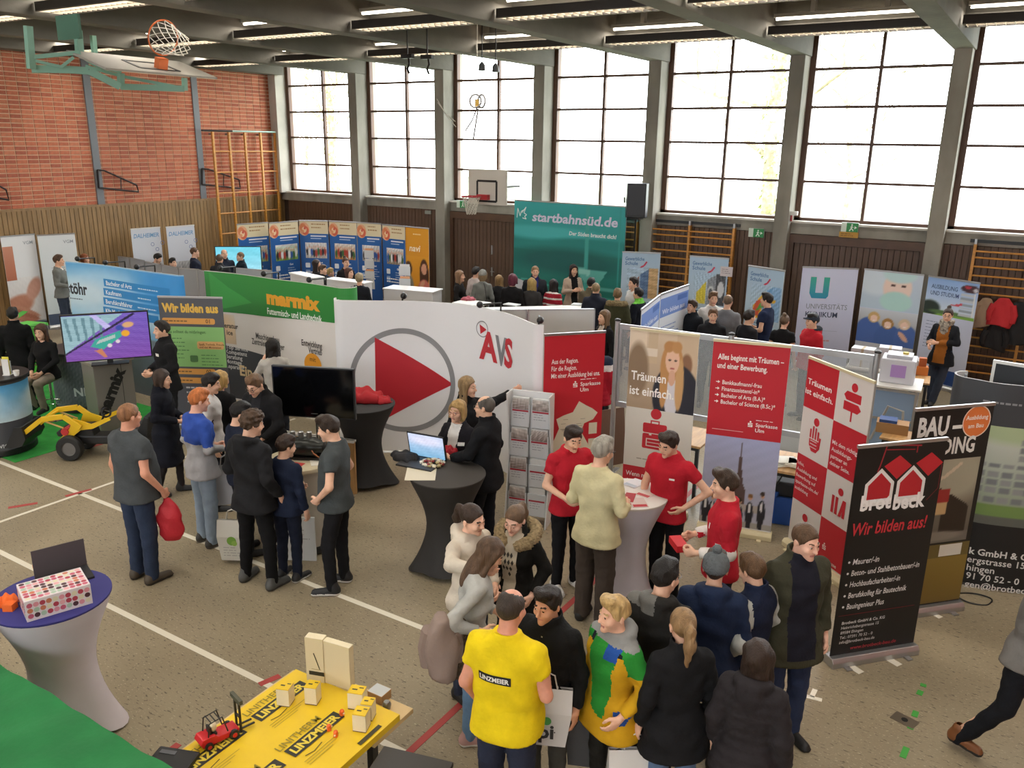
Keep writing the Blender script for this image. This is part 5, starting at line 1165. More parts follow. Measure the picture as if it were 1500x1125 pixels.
# -- at the livestock-feed booth on the left
P('polo_l', 'man in dark grey polo shirt and jeans holding a red drawstring bag', 184, 592, 1.86, 125, top=('polo', '474b4d'), fat=.75, pants='2f3a50', pk='jeans', hair=('crop', '8a6040'), shoes='4a4034', sole='2a2520', skin='d99c80', arms=('down', 'loose'), hands=('relax', 'grip'), head=(-8, 5, 0))
P('coat_w', 'smiling woman in long navy coat and black ankle boots', 233, 543, 1.60, 70, top=('coat', '14161f', {'hem': .46}), sex='f', pants='2a2626', pk='tights', legs='step', hair=('bob', '3a2b22'), arms=('front', 'front'), head=(5, 8, 0))
P('jacket_tall', 'tall dark-haired man in black jacket with white chest tag watching the purple screen', 237, 471, 1.82, -75, top=('jacket', '1a1a1c'), pants='202124', hair=('short', '1e1712'), arms=('front', 'front'))
P('white_boy', 'dark-haired boy in white top with striped sleeve behind the ginger boy', 303, 548, 1.68, 85, top=('sweater', 'c9c6c4'), pants='23252c', hair=('short', '1c1613'), paint=(('4a3136',), lambda x, y, z, s: np.where(s & (z > 1.12) & (z < 1.22), 0, -1)), head=(0, 12, 0))
P('blonde_l', 'blonde woman in black top facing the grey and green roll-up', 320, 545, 1.58, 150, sex='f', top=('sweater', '18181a'), hair=('bob', 'b39258'), head=(-25, 5, 0))
P('ginger', 'ginger-haired boy in blue and light grey sweatshirt with pale jeans', 285, 571, 1.77, 115, top=('sweater', 'aaa9ab', {'hem': .80}), paint=(('3350a0',), lambda x, y, z, s: np.where(z > 1.20, 0, -1)), pants='8d9cab', pk='jeans', shoes='2e2a26', sole='4a443c', hair=('short', 'c0703a'), skin='e2ad95', arms=('front', 'front'), head=(-10, 12, 0))
P('dark_boy', 'boy with sleek black hair and navy top looking at the engine', 345, 590, 1.70, 105, top=('tee', '1a2030', {'sleeve': 1.9}), hair=('short', '14110f'), arms=('front', 'down'), head=(-10, 14, 0))
P('curly', 'curly-haired boy in black jacket with black trousers beside a paper bag', 362, 603, 1.82, 135, top=('jacket', '1e1e20', {'hood': 1}), pants='121214', legs='wide', shoes='4a4a48', sole='35332f', hair=('curly', '4a3728'), arms=('front', 'loose'), head=(-25, 12, 0))
P('glasses_m', 'man with glasses in black shirt explaining the engine', 376, 545, 1.82, -40, top=('jacket', '1d1d1f'), inner=('2c2d30', 1.1, .03, .06), hair=('short', '6b5139'), glasses='2a2422', arms=('table', 'table'), lean=12, head=(0, 15, 0))
P('small_boy', 'small boy in navy sweatshirt and navy trousers with black trainers', 413, 640, 1.53, 140, top=('sweater', '1c2438'), pants='181d2c', shoes='19191b', sole='b9b6b0', hair=('short', '33241a'), arms=('front', 'down'), head=(-25, 12, 0))
P('polo_r', 'man in grey polo shirt with hand on hip at the white counter', 487, 609, 1.80, -105, top=('polo', '44494a'), fat=.35, pants='17171a', legs='relax', shoes='1a1a1c', sole='d8d6d2', hair=('quiff', '33261d'), arms=(((.31, .02, 1.17), (.19, -.12, 1.0)), 'pocket'), head=(0, 15, 0))
P('jumper_w', 'woman with long black hair in white jumper at the exhibition wall', 399, 497, 1.66, 190, sex='f', top=('sweater', 'b9b4ab'), hair=('long', '15120f'), arms=('face', 'down'))
P('seated_w', 'young woman in black jumper and taupe trousers sitting on a bar stool', 60, 475, 1.66, -42, sex='f', top=('sweater', '161617'), pants='8a8072', legs='sit', z0=-.13, hair=('long', '4f3526'), arms=('lap', 'lap'), shoes='1a1918', head=(8, 8, 0))
P('left_dark', 'person all in black with back turned beside the green plant', 17, 452, 1.68, 165, top=('jacket', '131314'), hair=('short', '17120f'), pants='141416')
P('pullover', 'man in grey pullover with white collar standing by the white roll-ups', 84, 374, 1.79, 75, top=('sweater', '6d706c'), inner=('d8d6d0', 1.44, .05, .07), pants='333c4c', pk='jeans', hair=('short', '4b3627'), arms=('fold', 'hold'), q=2)
# -- behind the grey partitions, back left
P('bl1', 'person with auburn hair in maroon top behind the curved sky-blue wall', 123, 373, 1.62, 60, top=('sweater', '4a2136'), hair=('bob', '8a4e2c'), sex='f', q=3)
P('bl2', 'dark-haired person bent over the low grey partition, before the left molecule poster', 227, 371, 1.62, 60, top=('sweater', '1f1d22'), hair=('short', '17120f'), q=3, head=(0, 25, 0))
P('bl3', 'dark-haired visitor in maroon behind the low grey partition', 252, 379, 1.55, 40, top=('sweater', '3b1d2c'), hair=('short', '17120f'), q=3)
P('bl4', 'man in dark navy pullover in profile before the right molecule poster', 284, 363, 1.74, 85, top=('sweater', '1c2030'), hair=('crop', '5b4230'), q=3)
P('bl5', 'bald man in dark jacket at the cyan screen', 328, 366, 1.66, 10, top=('jacket', '252b3a'), hair=('bald', '8a857c'), q=3)
P('bl6', 'brown-haired boy with his back turned before the cyan screen', 321, 373, 1.68, 160, top=('jacket', '2b2c2e'), hair=('crop', '5a4430'), q=3)
P('bl7', 'light-brown-haired boy in profile at the right of the cyan screen', 352, 370, 1.58, -70, top=('jacket', '1f2a33'), hair=('crop', '7a6046'), q=3)
P('bm1', 'woman with long dark hair in black before the blue health posters', 463, 381, 1.62, 80, sex='f', top=('sweater', '1b1a1c'), hair=('long', '2a1d17'), q=3)
P('bm2', 'brown-haired boy in dark jacket looking down before the blue posters', 472, 389, 1.57, 60, top=('jacket', '1d1e24'), hair=('short', '4a3322'), q=3)
P('bm2b', 'fair-haired child in blue jacket behind the boy in dark jacket', 483, 394, 1.44, 100, top=('jacket', '3b5a86'), hair=('short', '9b8455'), q=3)
P('bm3', 'woman with pinned-up hair in black cardigan smiling before the blue posters', 506, 378, 1.68, 20, sex='f', top=('blazer', '1d1b1d'), inner=('8a3038',), hair=('bun', '4a3020'), q=3)
P('bm4', 'woman with chestnut hair seated at the white table', 511, 393, 1.58, 45, sex='f', top=('sweater', '2a2226'), hair=('bob', '4a2c20'), q=3)
P('bm5', 'grey-blonde person in dark top with back turned at the white table', 526, 402, 1.6, 170, top=('sweater', '20222a'), hair=('curly', '9a8c70'), q=3)
# -- in front of the white company wall
P('pointer', 'woman with long fair hair in black jacket pointing at the leaflet rack', 683, 553, 1.70, 45, sex='f', top=('jacket', '191a1d'), hair=('long', '8d7350'), arms=(((.42, -.06, 1.36), (.64, -.16, 1.47)), 'front'), head=(20, 2, 0))
P('blazer_w', 'blonde woman with glasses, dark blazer and white top behind the black table', 671, 588, 1.64, -35, sex='f', top=('blazer', '1d1b20'), inner=('dcd8d2', 1.0, .05, .075), hair=('bob', 'ab8a56'), glasses='8a4a48', arms=('table', 'table'))
P('coat_m', 'balding man with glasses in long black coat leaning on the black table', 712, 581, 1.78, -112, top=('coat', '17181b', {'hem': .78}), pants='16171c', hair=('bald', '55504a'), glasses='33302d', arms=('table', 'front'), legs='relax')
# -- at the savings bank stand
P('red1', 'young man in red polo shirt in front of the red map roll-up', 837, 621, 1.74, 30, top=('polo', 'b3202e'), pants='151518', shoes='d8d5ce', sole='e6e3dc', hair=('quiff', '2c2019'), arms=('hold', 'hold'), head=(-5, 18, 0))
P('cardigan', 'grey-haired man in cream pullover and brown trousers with back turned', 880, 642, 1.82, 150, top=('sweater', 'cfc59b', {'hem': .80, 'flare': .05}), pants='4a413b', pk='wide', shoes='1c1b1a', hair=('grey', '9d978b'), glasses='2a2826', arms=('hold', 'hold'), head=(-12, 10, 0))
P('red2', 'smiling young man in red polo shirt with one hand on his hip', 985, 629, 1.75, -28, top=('polo', 'b3202e'), pants='131316', hair=('quiff', '33271f'), legs='relax', arms=('hip', ((.24, -.02, 1.15), (.20, -.14, .92))), head=(-10, 20, 5))
P('red3', 'young man in red polo over white sleeves holding a red card box', 1068, 690, 1.78, -82, top=('polo', 'b3202e', {'sleeve': 1.9}), paint=(('d9d3cc',), lambda x, y, z, s: np.where(s & (z < 1.19), 0, -1)), pants='1a1a1e', hair=('quiff', '3c2d22'), arms=('hold', 'hold'), hands=('grip', 'grip'), head=(0, 5, 0))
# -- foreground group
P('hood_g', 'smiling girl in cream hoodie with dark hair tied back', 688, 737, 1.68, 42, sex='f', top=('hoodie', 'cabfae'), hair=('pony', '3a2b22'), pants='3a4152', arms=('front', 'around'), head=(10, 12, -6), skin='e3b398')
P('hair_g', 'girl in grey sweatshirt with very long brown hair and light blue jeans', 706, 787, 1.65, 98, sex='f', top=('sweater', 'a9a8a2'), hair=('long', '55402f'), pants='6f8fb0', pk='slim', shoes='b58d86', sole='d8d2c8', legs='relax', arms=('front', ((.27, .22, 1.17), (.23, -.04, 1.10))), lean=8, head=(0, 25, 0))
P('parka_g', 'girl in black parka with pale fur hood and patterned knit jumper', 757, 737, 1.60, -28, sex='f', top=('jacket', '171614', {'hem': .74}), inner=('b9ae9a', .95, .055, .09), hair=('pony', '6b5440'), pants='16161a', arms=('pocket', 'front'), head=(0, 20, 6), skin='e6b8a2')
P('yellow', 'balding man in bright yellow polo shirt with a black name strip', 745, 868, 1.80, 160, top=('polo', 'e3c718'), fat=.75, pants='2a2f40', pk='jeans', hair=('bald', '3a3028'), skin='d4957c', arms=('loose', 'hold'), hands=('relax', 'grip'), head=(-10, 8, 0))
P('black_boy', 'serious dark-haired boy in black zipped jacket beside the yellow shirt', 806, 861, 1.62, -28, top=('jacket', '141414', {'hem': .74}), pants='45443f', hair=('quiff', '241b15'), skin='c89272', arms=('down', 'down'), head=(-8, 6, 0))
P('bright_boy', 'blond boy in green, yellow and blue ski jacket with grey hood', 903, 877, 1.60, -48, top=('jacket', 'c99a1c', {'hood': 1, 'hem': .74}), pants='26241f', hair=('quiff', 'b99a66'), skin='e5b498', arms=('pocket', 'down'), head=(-8, 0, 0),
  paint=(('2c8a34', '26509a', '8a8a88', '1c2028'), lambda x, y, z, s: np.where(z > 1.45, 2, np.where(s, np.where(z < 1.0, 1, np.where(z > 1.27, 0, -1)), np.where((np.abs(x-.02)-.13+(1.45-z)*.12 < 0) & (z > .90+.5*np.abs(x-.06)) & (y < .02), np.where((z > 1.36) & (x > .04), 1, 0), np.where(z > 1.40, 3, -1))))))
P('glasses_b', 'dark-haired boy with glasses in dark jacket with grey hood', 972, 823, 1.72, 160, top=('jacket', '262523', {'hood': 1, 'hem': .72}), pants='17171a', hair=('short', '1b1715'), glasses='777777', paint=(('6a6965',), lambda x, y, z, s: np.where((z > 1.44) & (x > -.02), 0, -1)), head=(-18, 6, 0))
P('beanie_b', 'boy in grey bobble hat and long navy jacket with back turned', 1050, 812, 1.67, 178, top=('jacket', '1e2a44', {'hood': 1, 'hem': .66}), pants='232838', hair=('short', '3a2c22'), hat=('beanie', '5b6062', 1))
P('pony_g', 'girl with fair brown ponytail in black jacket carrying a white bag', 1003, 896, 1.62, -158, sex='f', top=('jacket', '18181a', {'hem': .70}), pants='5d7392', hair=('pony', '8d6f4c'), arms=('down', 'down'), head=(0, 4, 0))
P('vest_b', 'boy in navy bodywarmer with pale grey sleeves and jeans', 1110, 817, 1.60, -118, top=('jacket', '182036'), paint=(('a9aba6',), lambda x, y, z, s: np.where(s, 0, -1)), pants='34405a', pk='jeans', hair=('short', '5d452f'), arms=('pocket', 'pocket'), head=(-12, 16, 0))
P('olive_b', 'boy in open olive jacket over dark hoodie by the black roll-up', 1178, 767, 1.78, 32, top=('jacket', '3b3a2c', {'hem': .72}), inner=('1c1c26', .78, .11, .10), pants='2c3650', pk='jeans', hair=('crop', '5a432f'), arms=('down', 'down'), head=(15, 8, 0), skin='e3b29a')
P('puffer_g', 'girl with long dark brown hair in black padded jacket, back turned', 1112, 943, 1.56, 165, sex='f', top=('puffer', '2a2628', {'hood': 1}), pants='1b1b1f', hair=('long', '33251d'))
P('edge_m', 'man in grey jumper and dark trousers with brown shoes striding past the black roll-up', 1474, 1122, 1.80, 75, foot=True, top=('sweater', '76736e'), pants='1b1d22', legs='walk', shoes='7a4a26', arms=('loose', 'fwd'), lean=6)
# -- around the teal backdrop
P('t1', 'girl with long light brown hair and black top beside the white table', 673, 397, 1.66, 75, sex='f', top=('sweater', '1b191a'), hair=('long', '86664a'), arms=('hold', 'hold'), q=2)
P('t2', 'visitor in grey knit hat and grey cardigan with a shoulder bag', 707, 396, 1.68, 170, sex='f', top=('sweater', '7c7e7a'), hair=('bob', '8d7355'), hat=('beanie', '8d8d88'), q=2)
P('t2b', 'person in pale top half hidden by the grey knit hat', 697, 392, 1.66, 130, top=('sweater', 'b9aeab'), hair=('short', '1c1613'), q=3)
P('t3', 'small fair-haired girl in dark jacket right of the grey cardigan', 731, 404, 1.54, 165, sex='f', top=('jacket', '2a2a2c'), hair=('long', '8d6f48'), q=2)
P('t4', 'person with maroon hair in black jumper, back turned', 751, 402, 1.72, 160, top=('sweater', '161517'), hair=('bob', '5a1f30'), q=2)
P('t5', 'girl with long blonde hair in dark grey top, back turned to camera', 779, 408, 1.64, 170, sex='f', top=('sweater', '3a3838'), hair=('long', 'a58a52'), q=2)
P('t6', 'smiling man in dark jacket facing visitors before the teal backdrop', 784, 390, 1.80, 5, top=('jacket', '23262c'), inner=('2a2f70', 1.0, .04, .06), hair=('crop', '8a6a4a'), q=2)
P('t7', 'girl with dark curly hair in red and white striped sweater', 811, 410, 1.62, 150, sex='f', top=('sweater', '9c2230'), hair=('long', '1d1514'), paint=(('d8d0cc',), lambda x, y, z, s: np.where((np.sin(z*48) > .72), 0, -1)), q=2)
P('t8', 'woman with long dark hair in open beige blazer before the teal backdrop', 840, 388, 1.74, 25, sex='f', top=('blazer', 'b7a595', {'hem': .70}), inner=('141416', .75, .07, .08), hair=('long', '2a1a18'), arms=('chest', 'chest'), q=2)
P('t9', 'visitor in dark cap and light collar behind the crew-cut boy', 866, 408, 1.68, 160, top=('jacket', '5a5140'), hair=('short', '2a2019'), hat=('cap', '1c1c1e'), q=3)
P('t10', 'boy with fair crew cut in blue-grey jacket, back turned', 873, 415, 1.72, 165, top=('jacket', '232632'), hair=('crop', '8a7556'), q=2)
P('t11', 'person in olive parka with furry hood, back turned', 905, 424, 1.68, 175, top=('jacket', '3f3f2c', {'hem': .64, 'hood': 1}), hair=('short', '6d5638'), q=2)
P('t12', 'dark-haired man in white shirt beside the pale blue roll-up', 929, 407, 1.72, -60, top=('sweater', 'c9c9c7'), hair=('short', '241a15'), q=2)
P('t13', 'boy in dark navy jacket with bright green collar', 936, 423, 1.62, -120, top=('jacket', '1a1d28'), hair=('short', '1c1613'), paint=(('6fc04a',), lambda x, y, z, s: np.where(z > 1.46, 0, -1)), q=2)
P('t14', 'young woman with long hair and black blazer beside the mesh wall', 886, 455, 1.68, -55, sex='f', top=('blazer', '18181b'), inner=('d3c4b8', 1.15, .04, .07), hair=('long', '6d5238'), q=2)
P('t15', 'visitor in red and navy jacket half hidden by the red map roll-up', 874, 494, 1.70, 175, top=('puffer', 'a81f30'), hair=('short', '3a2a20'), paint=(('d9d6d4', '232a3c'), lambda x, y, z, s: np.where(z > 1.36, 1, np.where(z > 1.28, 0, -1))), pants='1d2434', q=2)
P('g1', 'boy peeping out beside the white and blue display board', 1015, 440, 1.68, -40, top=('jacket', '1d2026'), hair=('short', '3d2d20'), q=3)
P('g2', 'young man in white shirt before the middle pale blue roll-up', 1045, 428, 1.78, 15, top=('polo', 'd6d3d2', {'sleeve': 1.9}), hair=('quiff', '6d5138'), q=2)
P('g3', 'boy in black hooded jacket facing the camera', 1045, 453, 1.68, 5, top=('hoodie', '1a1a1d'), hair=('short', '6a4c33'), q=2)
P('g4', 'balding man in grey pullover with back turned', 1067, 432, 1.82, 165, top=('sweater', '77787c'), hair=('bald', '6d5a48'), q=2)
P('g5', 'dark-haired boy in black shirt behind the mesh wall', 1098, 455, 1.70, 130, top=('tee', '1b1b1f'), hair=('short', '241b15'), q=2)
P('g6', 'young man in navy t-shirt before the right pale blue roll-up', 1125, 430, 1.80, -110, top=('tee', '202a46'), hair=('quiff', '1d1613'), arms=('hold', 'hold'), q=2)
P('g7', 'woman with hair in a bun and black top, back turned', 1150, 462, 1.60, 165, sex='f', top=('tee', '19191b'), hair=('bun', '6a5442'), q=2)
P('g8', 'person in red hooded jacket and dark cap looking to the side', 1192, 460, 1.74, -55, top=('hoodie', 'b3202c'), hair=('short', '1c1715'), hat=('cap', '2a3240'), paint=(('22262e',), lambda x, y, z, s: np.where((z > 1.50) & (y > -.02), 0, -1)), q=2)
P('scarf_w', 'woman with glasses, patterned scarf, brown jumper and black cardigan', 1390, 452, 1.70, -15, sex='f', top=('blazer', '1d1f24', {'hem': .74}), inner=('9c5f26', .8, .10, .10), hair=('bun', '3a2c24'), glasses='6a3a30', pants='3a4354', pk='jeans', legs='cross', arms=('fold', 'hold'), head=(10, 5, 0), q=2)
# -- things that belong to somebody's clothes
y = PEOPLE['yellow']; BLK = mat('black_label', '171717', .6); WHT = mat('white_label', 'e8e6e0', .6)
V, F = gridpatch(-.13, 0, .20, .056, 10, 3); tv, tf = text_mesh('LINZMEIER', .03); kx = .18/(tv[:, 0].max()-tv[:, 0].min())
rotl = lambda u, v: (-(u), 0, 1.20+v)
tvv = [(-.12+float(a-tv[:, 0].min())*kx, .014+float(b)*kx*1.15) for a, b in tv]
s_ = y['s']
on_cloth(y, lambda u, v: Vector((-u, 0, 1.24+v))*s_, [(V, F, BLK, .004), (tvv, tf, WHT, .007)], 'name_strip', .45)
def tag_on(key, x, z, w_=.07, h_=.04, name='name_tag', mt=None):
    i = PEOPLE[key]; V, F = gridpatch(0, 0, w_, h_, 3, 2); on_cloth(i, lambda u, v: Vector((x+u, 0, z+v))*i['s'], [(V, F, mt or WHT, .005)], name, -.5)
tag_on('jacket_tall', .05, 1.30); tag_on('blazer_w', .08, 1.27); tag_on('red2', .07, 1.30, .05, .018, 'chest_print'); tag_on('red3', .07, 1.28, .018, .05, 'chest_print'); tag_on('t14', .09, 1.27, .03, .03)
zb_ = mat('zip_metal', 'b9b8b2', .4, .6); tag_on('black_boy', -.006, .95, .012, .48, 'zip', zb_)
# diamonds of the knit jumper
i = PEOPLE['parka_g']; KB = mat('knit_dark', '33302c', .9); parts = []
for r_ in range(4):
    for c_ in (-1, 0, 1):
        if r_ == 3 and c_: continue
        u, v = c_*.034+(.017 if r_ % 2 else 0)-.008, 1.32-r_*.06; parts.append(([(u, v+.026), (u+.014, v), (u, v-.026), (u-.014, v)], [(0, 1, 2, 3)], KB, .005))
on_cloth(i, lambda u, v: Vector((u, 0, v))*i['s'], parts, 'knit_pattern', -.5)
def fur(key, col):
    i = PEOPLE[key]; g = box_grid((-.27, -.2, 1.32), (.27, .28, 1.62), .011); x, y, z = g.x, g.y, g.z; d = None
    for k in range(12):
        a0 = math.radians(-62+k*304/12); a1 = math.radians(-62+(k+1)*304/12); q = lambda a: (.165*math.cos(a), .035+.14*math.sin(a), 1.475+.03*math.sin(a)-.05*max(0, -math.sin(a))); r0 = .05
        u = cone(x, y, z, q(a0), q(a1), r0, r0); d = u if d is None else smin(d, u, .02)
    d = d+.009*np.sin(105*x+9*np.sin(50*z))*np.sin(110*y+70*z+2)+.005*np.sin(210*z+90*x)
    Pv, F = snets(d, g.xs, g.ys, g.zs); Pv = np.array([i['bend'](p) for p in Pv]); obj('fur_trim', np_mesh('fur_trim', Pv, F, [mat('fur_'+col, col, .95, var=.3, scale=50, bump=1., bscale=160)]), i['root'])
fur('parka_g', 'a8926c'); fur('t11', '8d7a58')
# scarf
i = PEOPLE['scarf_w']; g = box_grid((-.16, -.2, 1.28), (.16, .15, 1.58), .011); x, y, z = g.x, g.y, g.z
d = np.maximum(np.abs(np.sqrt((x/.095)**2+((y-.01)/.10)**2)-1)*.095-.026, np.abs(z-1.505)-.04); d = smin(d, ell(x, y, z, (.01, -.125, 1.41), (.07, .03, .10)), .04)+.006*np.sin(70*z+40*x)
Pv, F = snets(d, g.xs, g.ys, g.zs); Pv = np.array([i['bend'](p) for p in Pv]); obj('scarf', np_mesh('scarf', Pv, F, [mat('scarf_print', 'b0a594', .9, col2='5d5650', scale=30)]), i['root'])
# ================================================================== furniture and things
# -- green carpet of the machinery stand
def rug(x0, y0, x1, y1, label, mt):
    m = MB(); m.box((x0, y0, .001), (x1, y1, .008), mt); return thing('carpet', label, 'carpet', (0, 0, 0), 0, None, m.mesh('carpet', 0))
cx = at(22, 678).x; cy = at(22, 678).y
rug(-15.2, cy, cx, 7.95, 'bright green carpet under the feed machinery stand', mat('green_carpet', '2f9a3c', .95, var=.12, scale=6, bump=.4, bscale=200))
def round_counter(label, c, r, h, body, top, art=None, rz=0, base='1a1b1c'):
    t = thing('round_counter', label, 'counter', (c[0], c[1], 0), rz)
    b = MB().lathe([(r, .07), (r, h-.04)], mat('counter_'+body, body, .5), 40, cap=False).build('body', t)
    MB().lathe([(r*.94, 0), (r*1.02, .02), (r*1.02, .09), (r, .1)], mat('counter_base_'+base, base, .5), 40).build('plinth', t)
    MB().lathe([(r*1.0, h-.05), (r*1.08, h-.04), (r*1.08, h-.005), (r*1.07, h)], mat('counter_top_'+top, top, .4), 40).build('top', t)
    if art:
        A = Art(lambda u, v, o: ((r+o)*math.cos(u/r), (r+o)*math.sin(u/r), v), .05); art(A, 2*PI*r, h); A.build(b)
    return t
def sky_art(A, W, H):
    A.photo(0, .50, W, .52, Pic('4a9fd8', 'c9dfe8').ell(.2, .5, .12, .3, 'd8e6ec', .8).ell(.55, .4, .15, .3, 'e3ecee', .8).ell(.85, .6, .1, .3, 'c3dcea', .8).noise(.03, 9, 4), 60, 12)
    for u in (W*.67, W*.70, W*.75): A.disc(u, .36, .05, 'd8d8d8', n=14)
    for k in range(4): A.text('SERVICE', W*(.55+k*.12)-.1, .14, .05, 'd8d8d8', .03)
c1 = at(-13, 548, 1.1); round_counter('round charcoal counter with a sky-blue band beside the seated woman', c1, .43, 1.1, '4b4d52', '1c1c1d', sky_art)
def noise_art(A, W, H):
    A.photo(0, .12, W, H-.2, Pic('4e5459', '5a6068').noise(.10, 60, 25, 4), 120, 24); 
    for k in range(4): A.text('B', W*(.2+.25*k), .62, .16, 'c3c6c9', .05); A.text('NE', W*(.2+.25*k)+.45, .30, .13, 'c3c6c9', .05)
c2 = at(165, 560, 1.0); round_counter('round dark grey counter behind the grey lettered pedestal', (-13.0, 7.42), .46, 1.0, '4b4e53', '2b2c2e', noise_art)
# leaflet holder and cup on the sky counter
m = MB(); m.box((-.05, -.06, 0), (.05, .06, .01), PLW); m.box((-.05, .0, 0), (.05, .01, .2), mat('clear_acrylic', 'c9d3d6', .1)); t = thing('leaflet_holder', 'leaflet holder with yellow and white leaflets on the sky-band counter', 'holder', (c1.x+.22, c1.y+.12, 1.1), .6, None, m.mesh('leaflet_holder'))
for k, cc in enumerate(('d8d040', 'e6e6e2')): MB().box((-.045, -.02-k*.022, .01), (.045, -.014-k*.022, .26-k*.03), mat('paper_'+cc, cc, .5)).build('leaflet', t)
m = MB(); m.lathe([(.03, 0), (.038, .03), (.042, .075), (.036, .075), (.03, .01)], mat('porcelain', 'e6e3dc', .25), 16); t = thing('cup', 'white cup on the sky-band counter', 'cup', (c1.x+.36, c1.y+.16, 1.1), 0, None, m.mesh('cup')); MB().tube([(.04, 0, .06), (.065, 0, .055), (.065, 0, .03), (.038, 0, .02)], .005, mat('porcelain', 'e6e3dc'), 6).build('handle', t)
# bar stool of the seated woman
i = PEOPLE['seated_w']; b = i['base']; t = thing('bar_stool', 'bar stool with black seat under the woman in taupe trousers', 'stool', (b.x, b.y, 0), i['rz'])
MB().lathe([(.05, .66), (.17, .675), (.18, .70), (.17, .715), (.05, .72)], PLB, 20).build('seat', t); MB().tube([(0, 0, .02), (0, 0, .67)], .022, mat('chrome', 'c9c9cb', .15, 1), 10).build('column', t); MB().lathe([(.20, 0), (.20, .012), (.03, .03)], mat('chrome', 'c9c9cb'), 24).build('foot_plate', t)
MB().tube([(.16*math.cos(a), .16*math.sin(a)-.05, .30) for a in np.linspace(0, 2*PI, 17)[:-1]], .009, mat('chrome', 'c9c9cb'), 6, closed=True).build('foot_ring', t)
# green plant, green box and dark stele at the left edge
p = at(2, 560, .3); t = thing('potted_plant', 'broad-leaved green plant at the left edge behind the dark figure', 'plant', (p.x-.35, p.y+.5, 0)); MB().lathe([(.12, 0), (.16, .3), (.14, .3), (.14, .27)], mat('dark_pot', '2a2a2a', .6), 18).build('pot', t); r = random.Random(2)
LEAF = mat('plant_leaf', '3f9a35', .5)
for k in range(16):
    a = r.uniform(0, 6.28); l = r.uniform(.3, .55); z = r.uniform(.6, 1.2); d = Vector((math.cos(a), math.sin(a), .35)).normalized(); s_ = Vector((-d.y, d.x, 0)).normalized()*.075; o = Vector((0, 0, z)); q = o+d*.1
    m = MB(); m.tube([(0, 0, .28), o*.7, q], .006, LEAF, 5); m.add([q, q+d*l*.4+s_, q+d*l*.8+s_*.6-Vector((0, 0, .05)), q+d*l-Vector((0, 0, .12)), q+d*l*.8-s_*.6-Vector((0, 0, .05)), q+d*l*.4-s_], [(0, 1, 2, 3, 4, 5)], LEAF, True); m.build('leaf', t)
p = at(45, 475, .9); m = MB(); m.box((-.22, -.15, 0), (.22, .15, .9), mat('green_plastic', '3fa02f', .5)); m.box((-.24, -.17, .86), (.24, .17, .92), mat('green_plastic_light', '58b848', .5)); thing('green_box', 'bright green pedestal box below the roll-up with hands', 'box', (p.x, p.y, 0), .3, None, m.mesh('green_box', .01))
# -- pedestal with the purple screen
pb = at(149, 637); PRZ = math.radians(82); t = thing('pedestal', 'grey metal pedestal with dark slanting lettering, carrying the purple screen', 'pedestal', (pb.x, pb.y, 0), PRZ); GM = mat('grey_metal', '8a8880', .4, .3)
body = MB().box((0, 0, .03), (.58, .40, 1.06), GM).build('body', t, bevel=.008); MB().box((-.025, -.025, 1.06), (.605, .425, 1.10), mat('grey_metal_light', '9d9b92', .4, .3)).build('top', t, bevel=.006); MB().box((-.01, -.01, 0), (.59, .41, .03), PLB).build('plinth', t); MB().box((.40, -.004, .06), (.405, 0, 1.03), PLB).build('door_gap', t)
V, F = text_mesh('marmix', .06); kx = .80/(V[:, 0].max()); A = Art(lambda u, v, o: (u, -o, v), off=.004); ang = math.radians(62)
A.tv += [(.12+(x*math.cos(ang)-y*math.sin(ang))*kx-.03, -.005, .22+(x*math.sin(ang)+y*math.cos(ang))*kx) for x, y in V.tolist()]; A.tf += [list(f) for f in F]; A.tc += [lin('1d1f1d')]*len(F); A.build(body)
def tv(label, c, w_, h_, rz, art=None, tilt=0, stand=None, name='television', bez=.018):
    t = thing(name, label, 'television', c, rz); bd = MB().box((-w_/2, 0, 0), (w_/2, .05, h_), PLB).build('housing', t, bevel=.006)
    m = MB(); m.box((-w_/2+bez, -.003, bez), (w_/2-bez, .002, h_-bez), mat('screen_glass', '08090b', .12)); s_ = m.build('screen', t)
    if art: A = Art(lambda u, v, o: (u-w_/2, -o, v), off=.004); art(A, w_, h_); A.build(s_, 'picture', mt=SCREEN)
    if tilt: t.rotation_euler = (0, tilt, rz)
    return t
def purple(A, w_, h_):
    p = Pic('6f5ab4', '7a4aa0').poly([(0, .3), (0, 1), (.72, 1), (.0, .18)], '8fb0b8')
    for k in range(5): p.poly([(.02+k*.10, .95), (.06+k*.10, .95), (.10+k*.09, .45), (.07+k*.09, .45)], '63868f')
    p.poly([(.32, 1), (.40, 1), (.56, .72), (.50, .66)], 'b9b0e0').poly([(.0, .18), (.0, .14), (.86, .97), (.83, 1)], '2a2440').noise(.05, 20, 16, 3)
    p.poly([(.30, .30), (.36, .45), (.66, .62), (.68, .50), (.44, .22)], '3a9f90').poly([(.36, .34), (.40, .43), (.60, .54), (.60, .47)], 'a9b9b4').ell(.72, .55, .05, .07, 'e0a030', .2).ell(.66, .68, .05, .06, '3a4a9a', .2).ell(.76, .74, .07, .06, 'd0a070', .3, .5).poly([(.34, .2), (.42, .24), (.48, .05), (.44, .04)], 'c07858').ell(.52, .30, .03, .04, 'd8c8d0', .2).ell(.62, .38, .025, .04, 'd8c8d0', .2)
    A.photo(.018, .018, w_-.036, h_-.036, p, 100, 60)
a_, b_ = at(104, 533, 1.15), at(219, 524, 1.15); rz_ = math.atan2(b_.y-a_.y, b_.x-a_.x)
pt = Vector((pb.x, pb.y, 0)); tvc = t.matrix_basis
t2 = tv('large screen showing a toy harvester on purple ground', ((a_.x+b_.x)/2-.02, (a_.y+b_.y)/2, 1.16), 1.16, .70, rz_, purple, tilt=0)
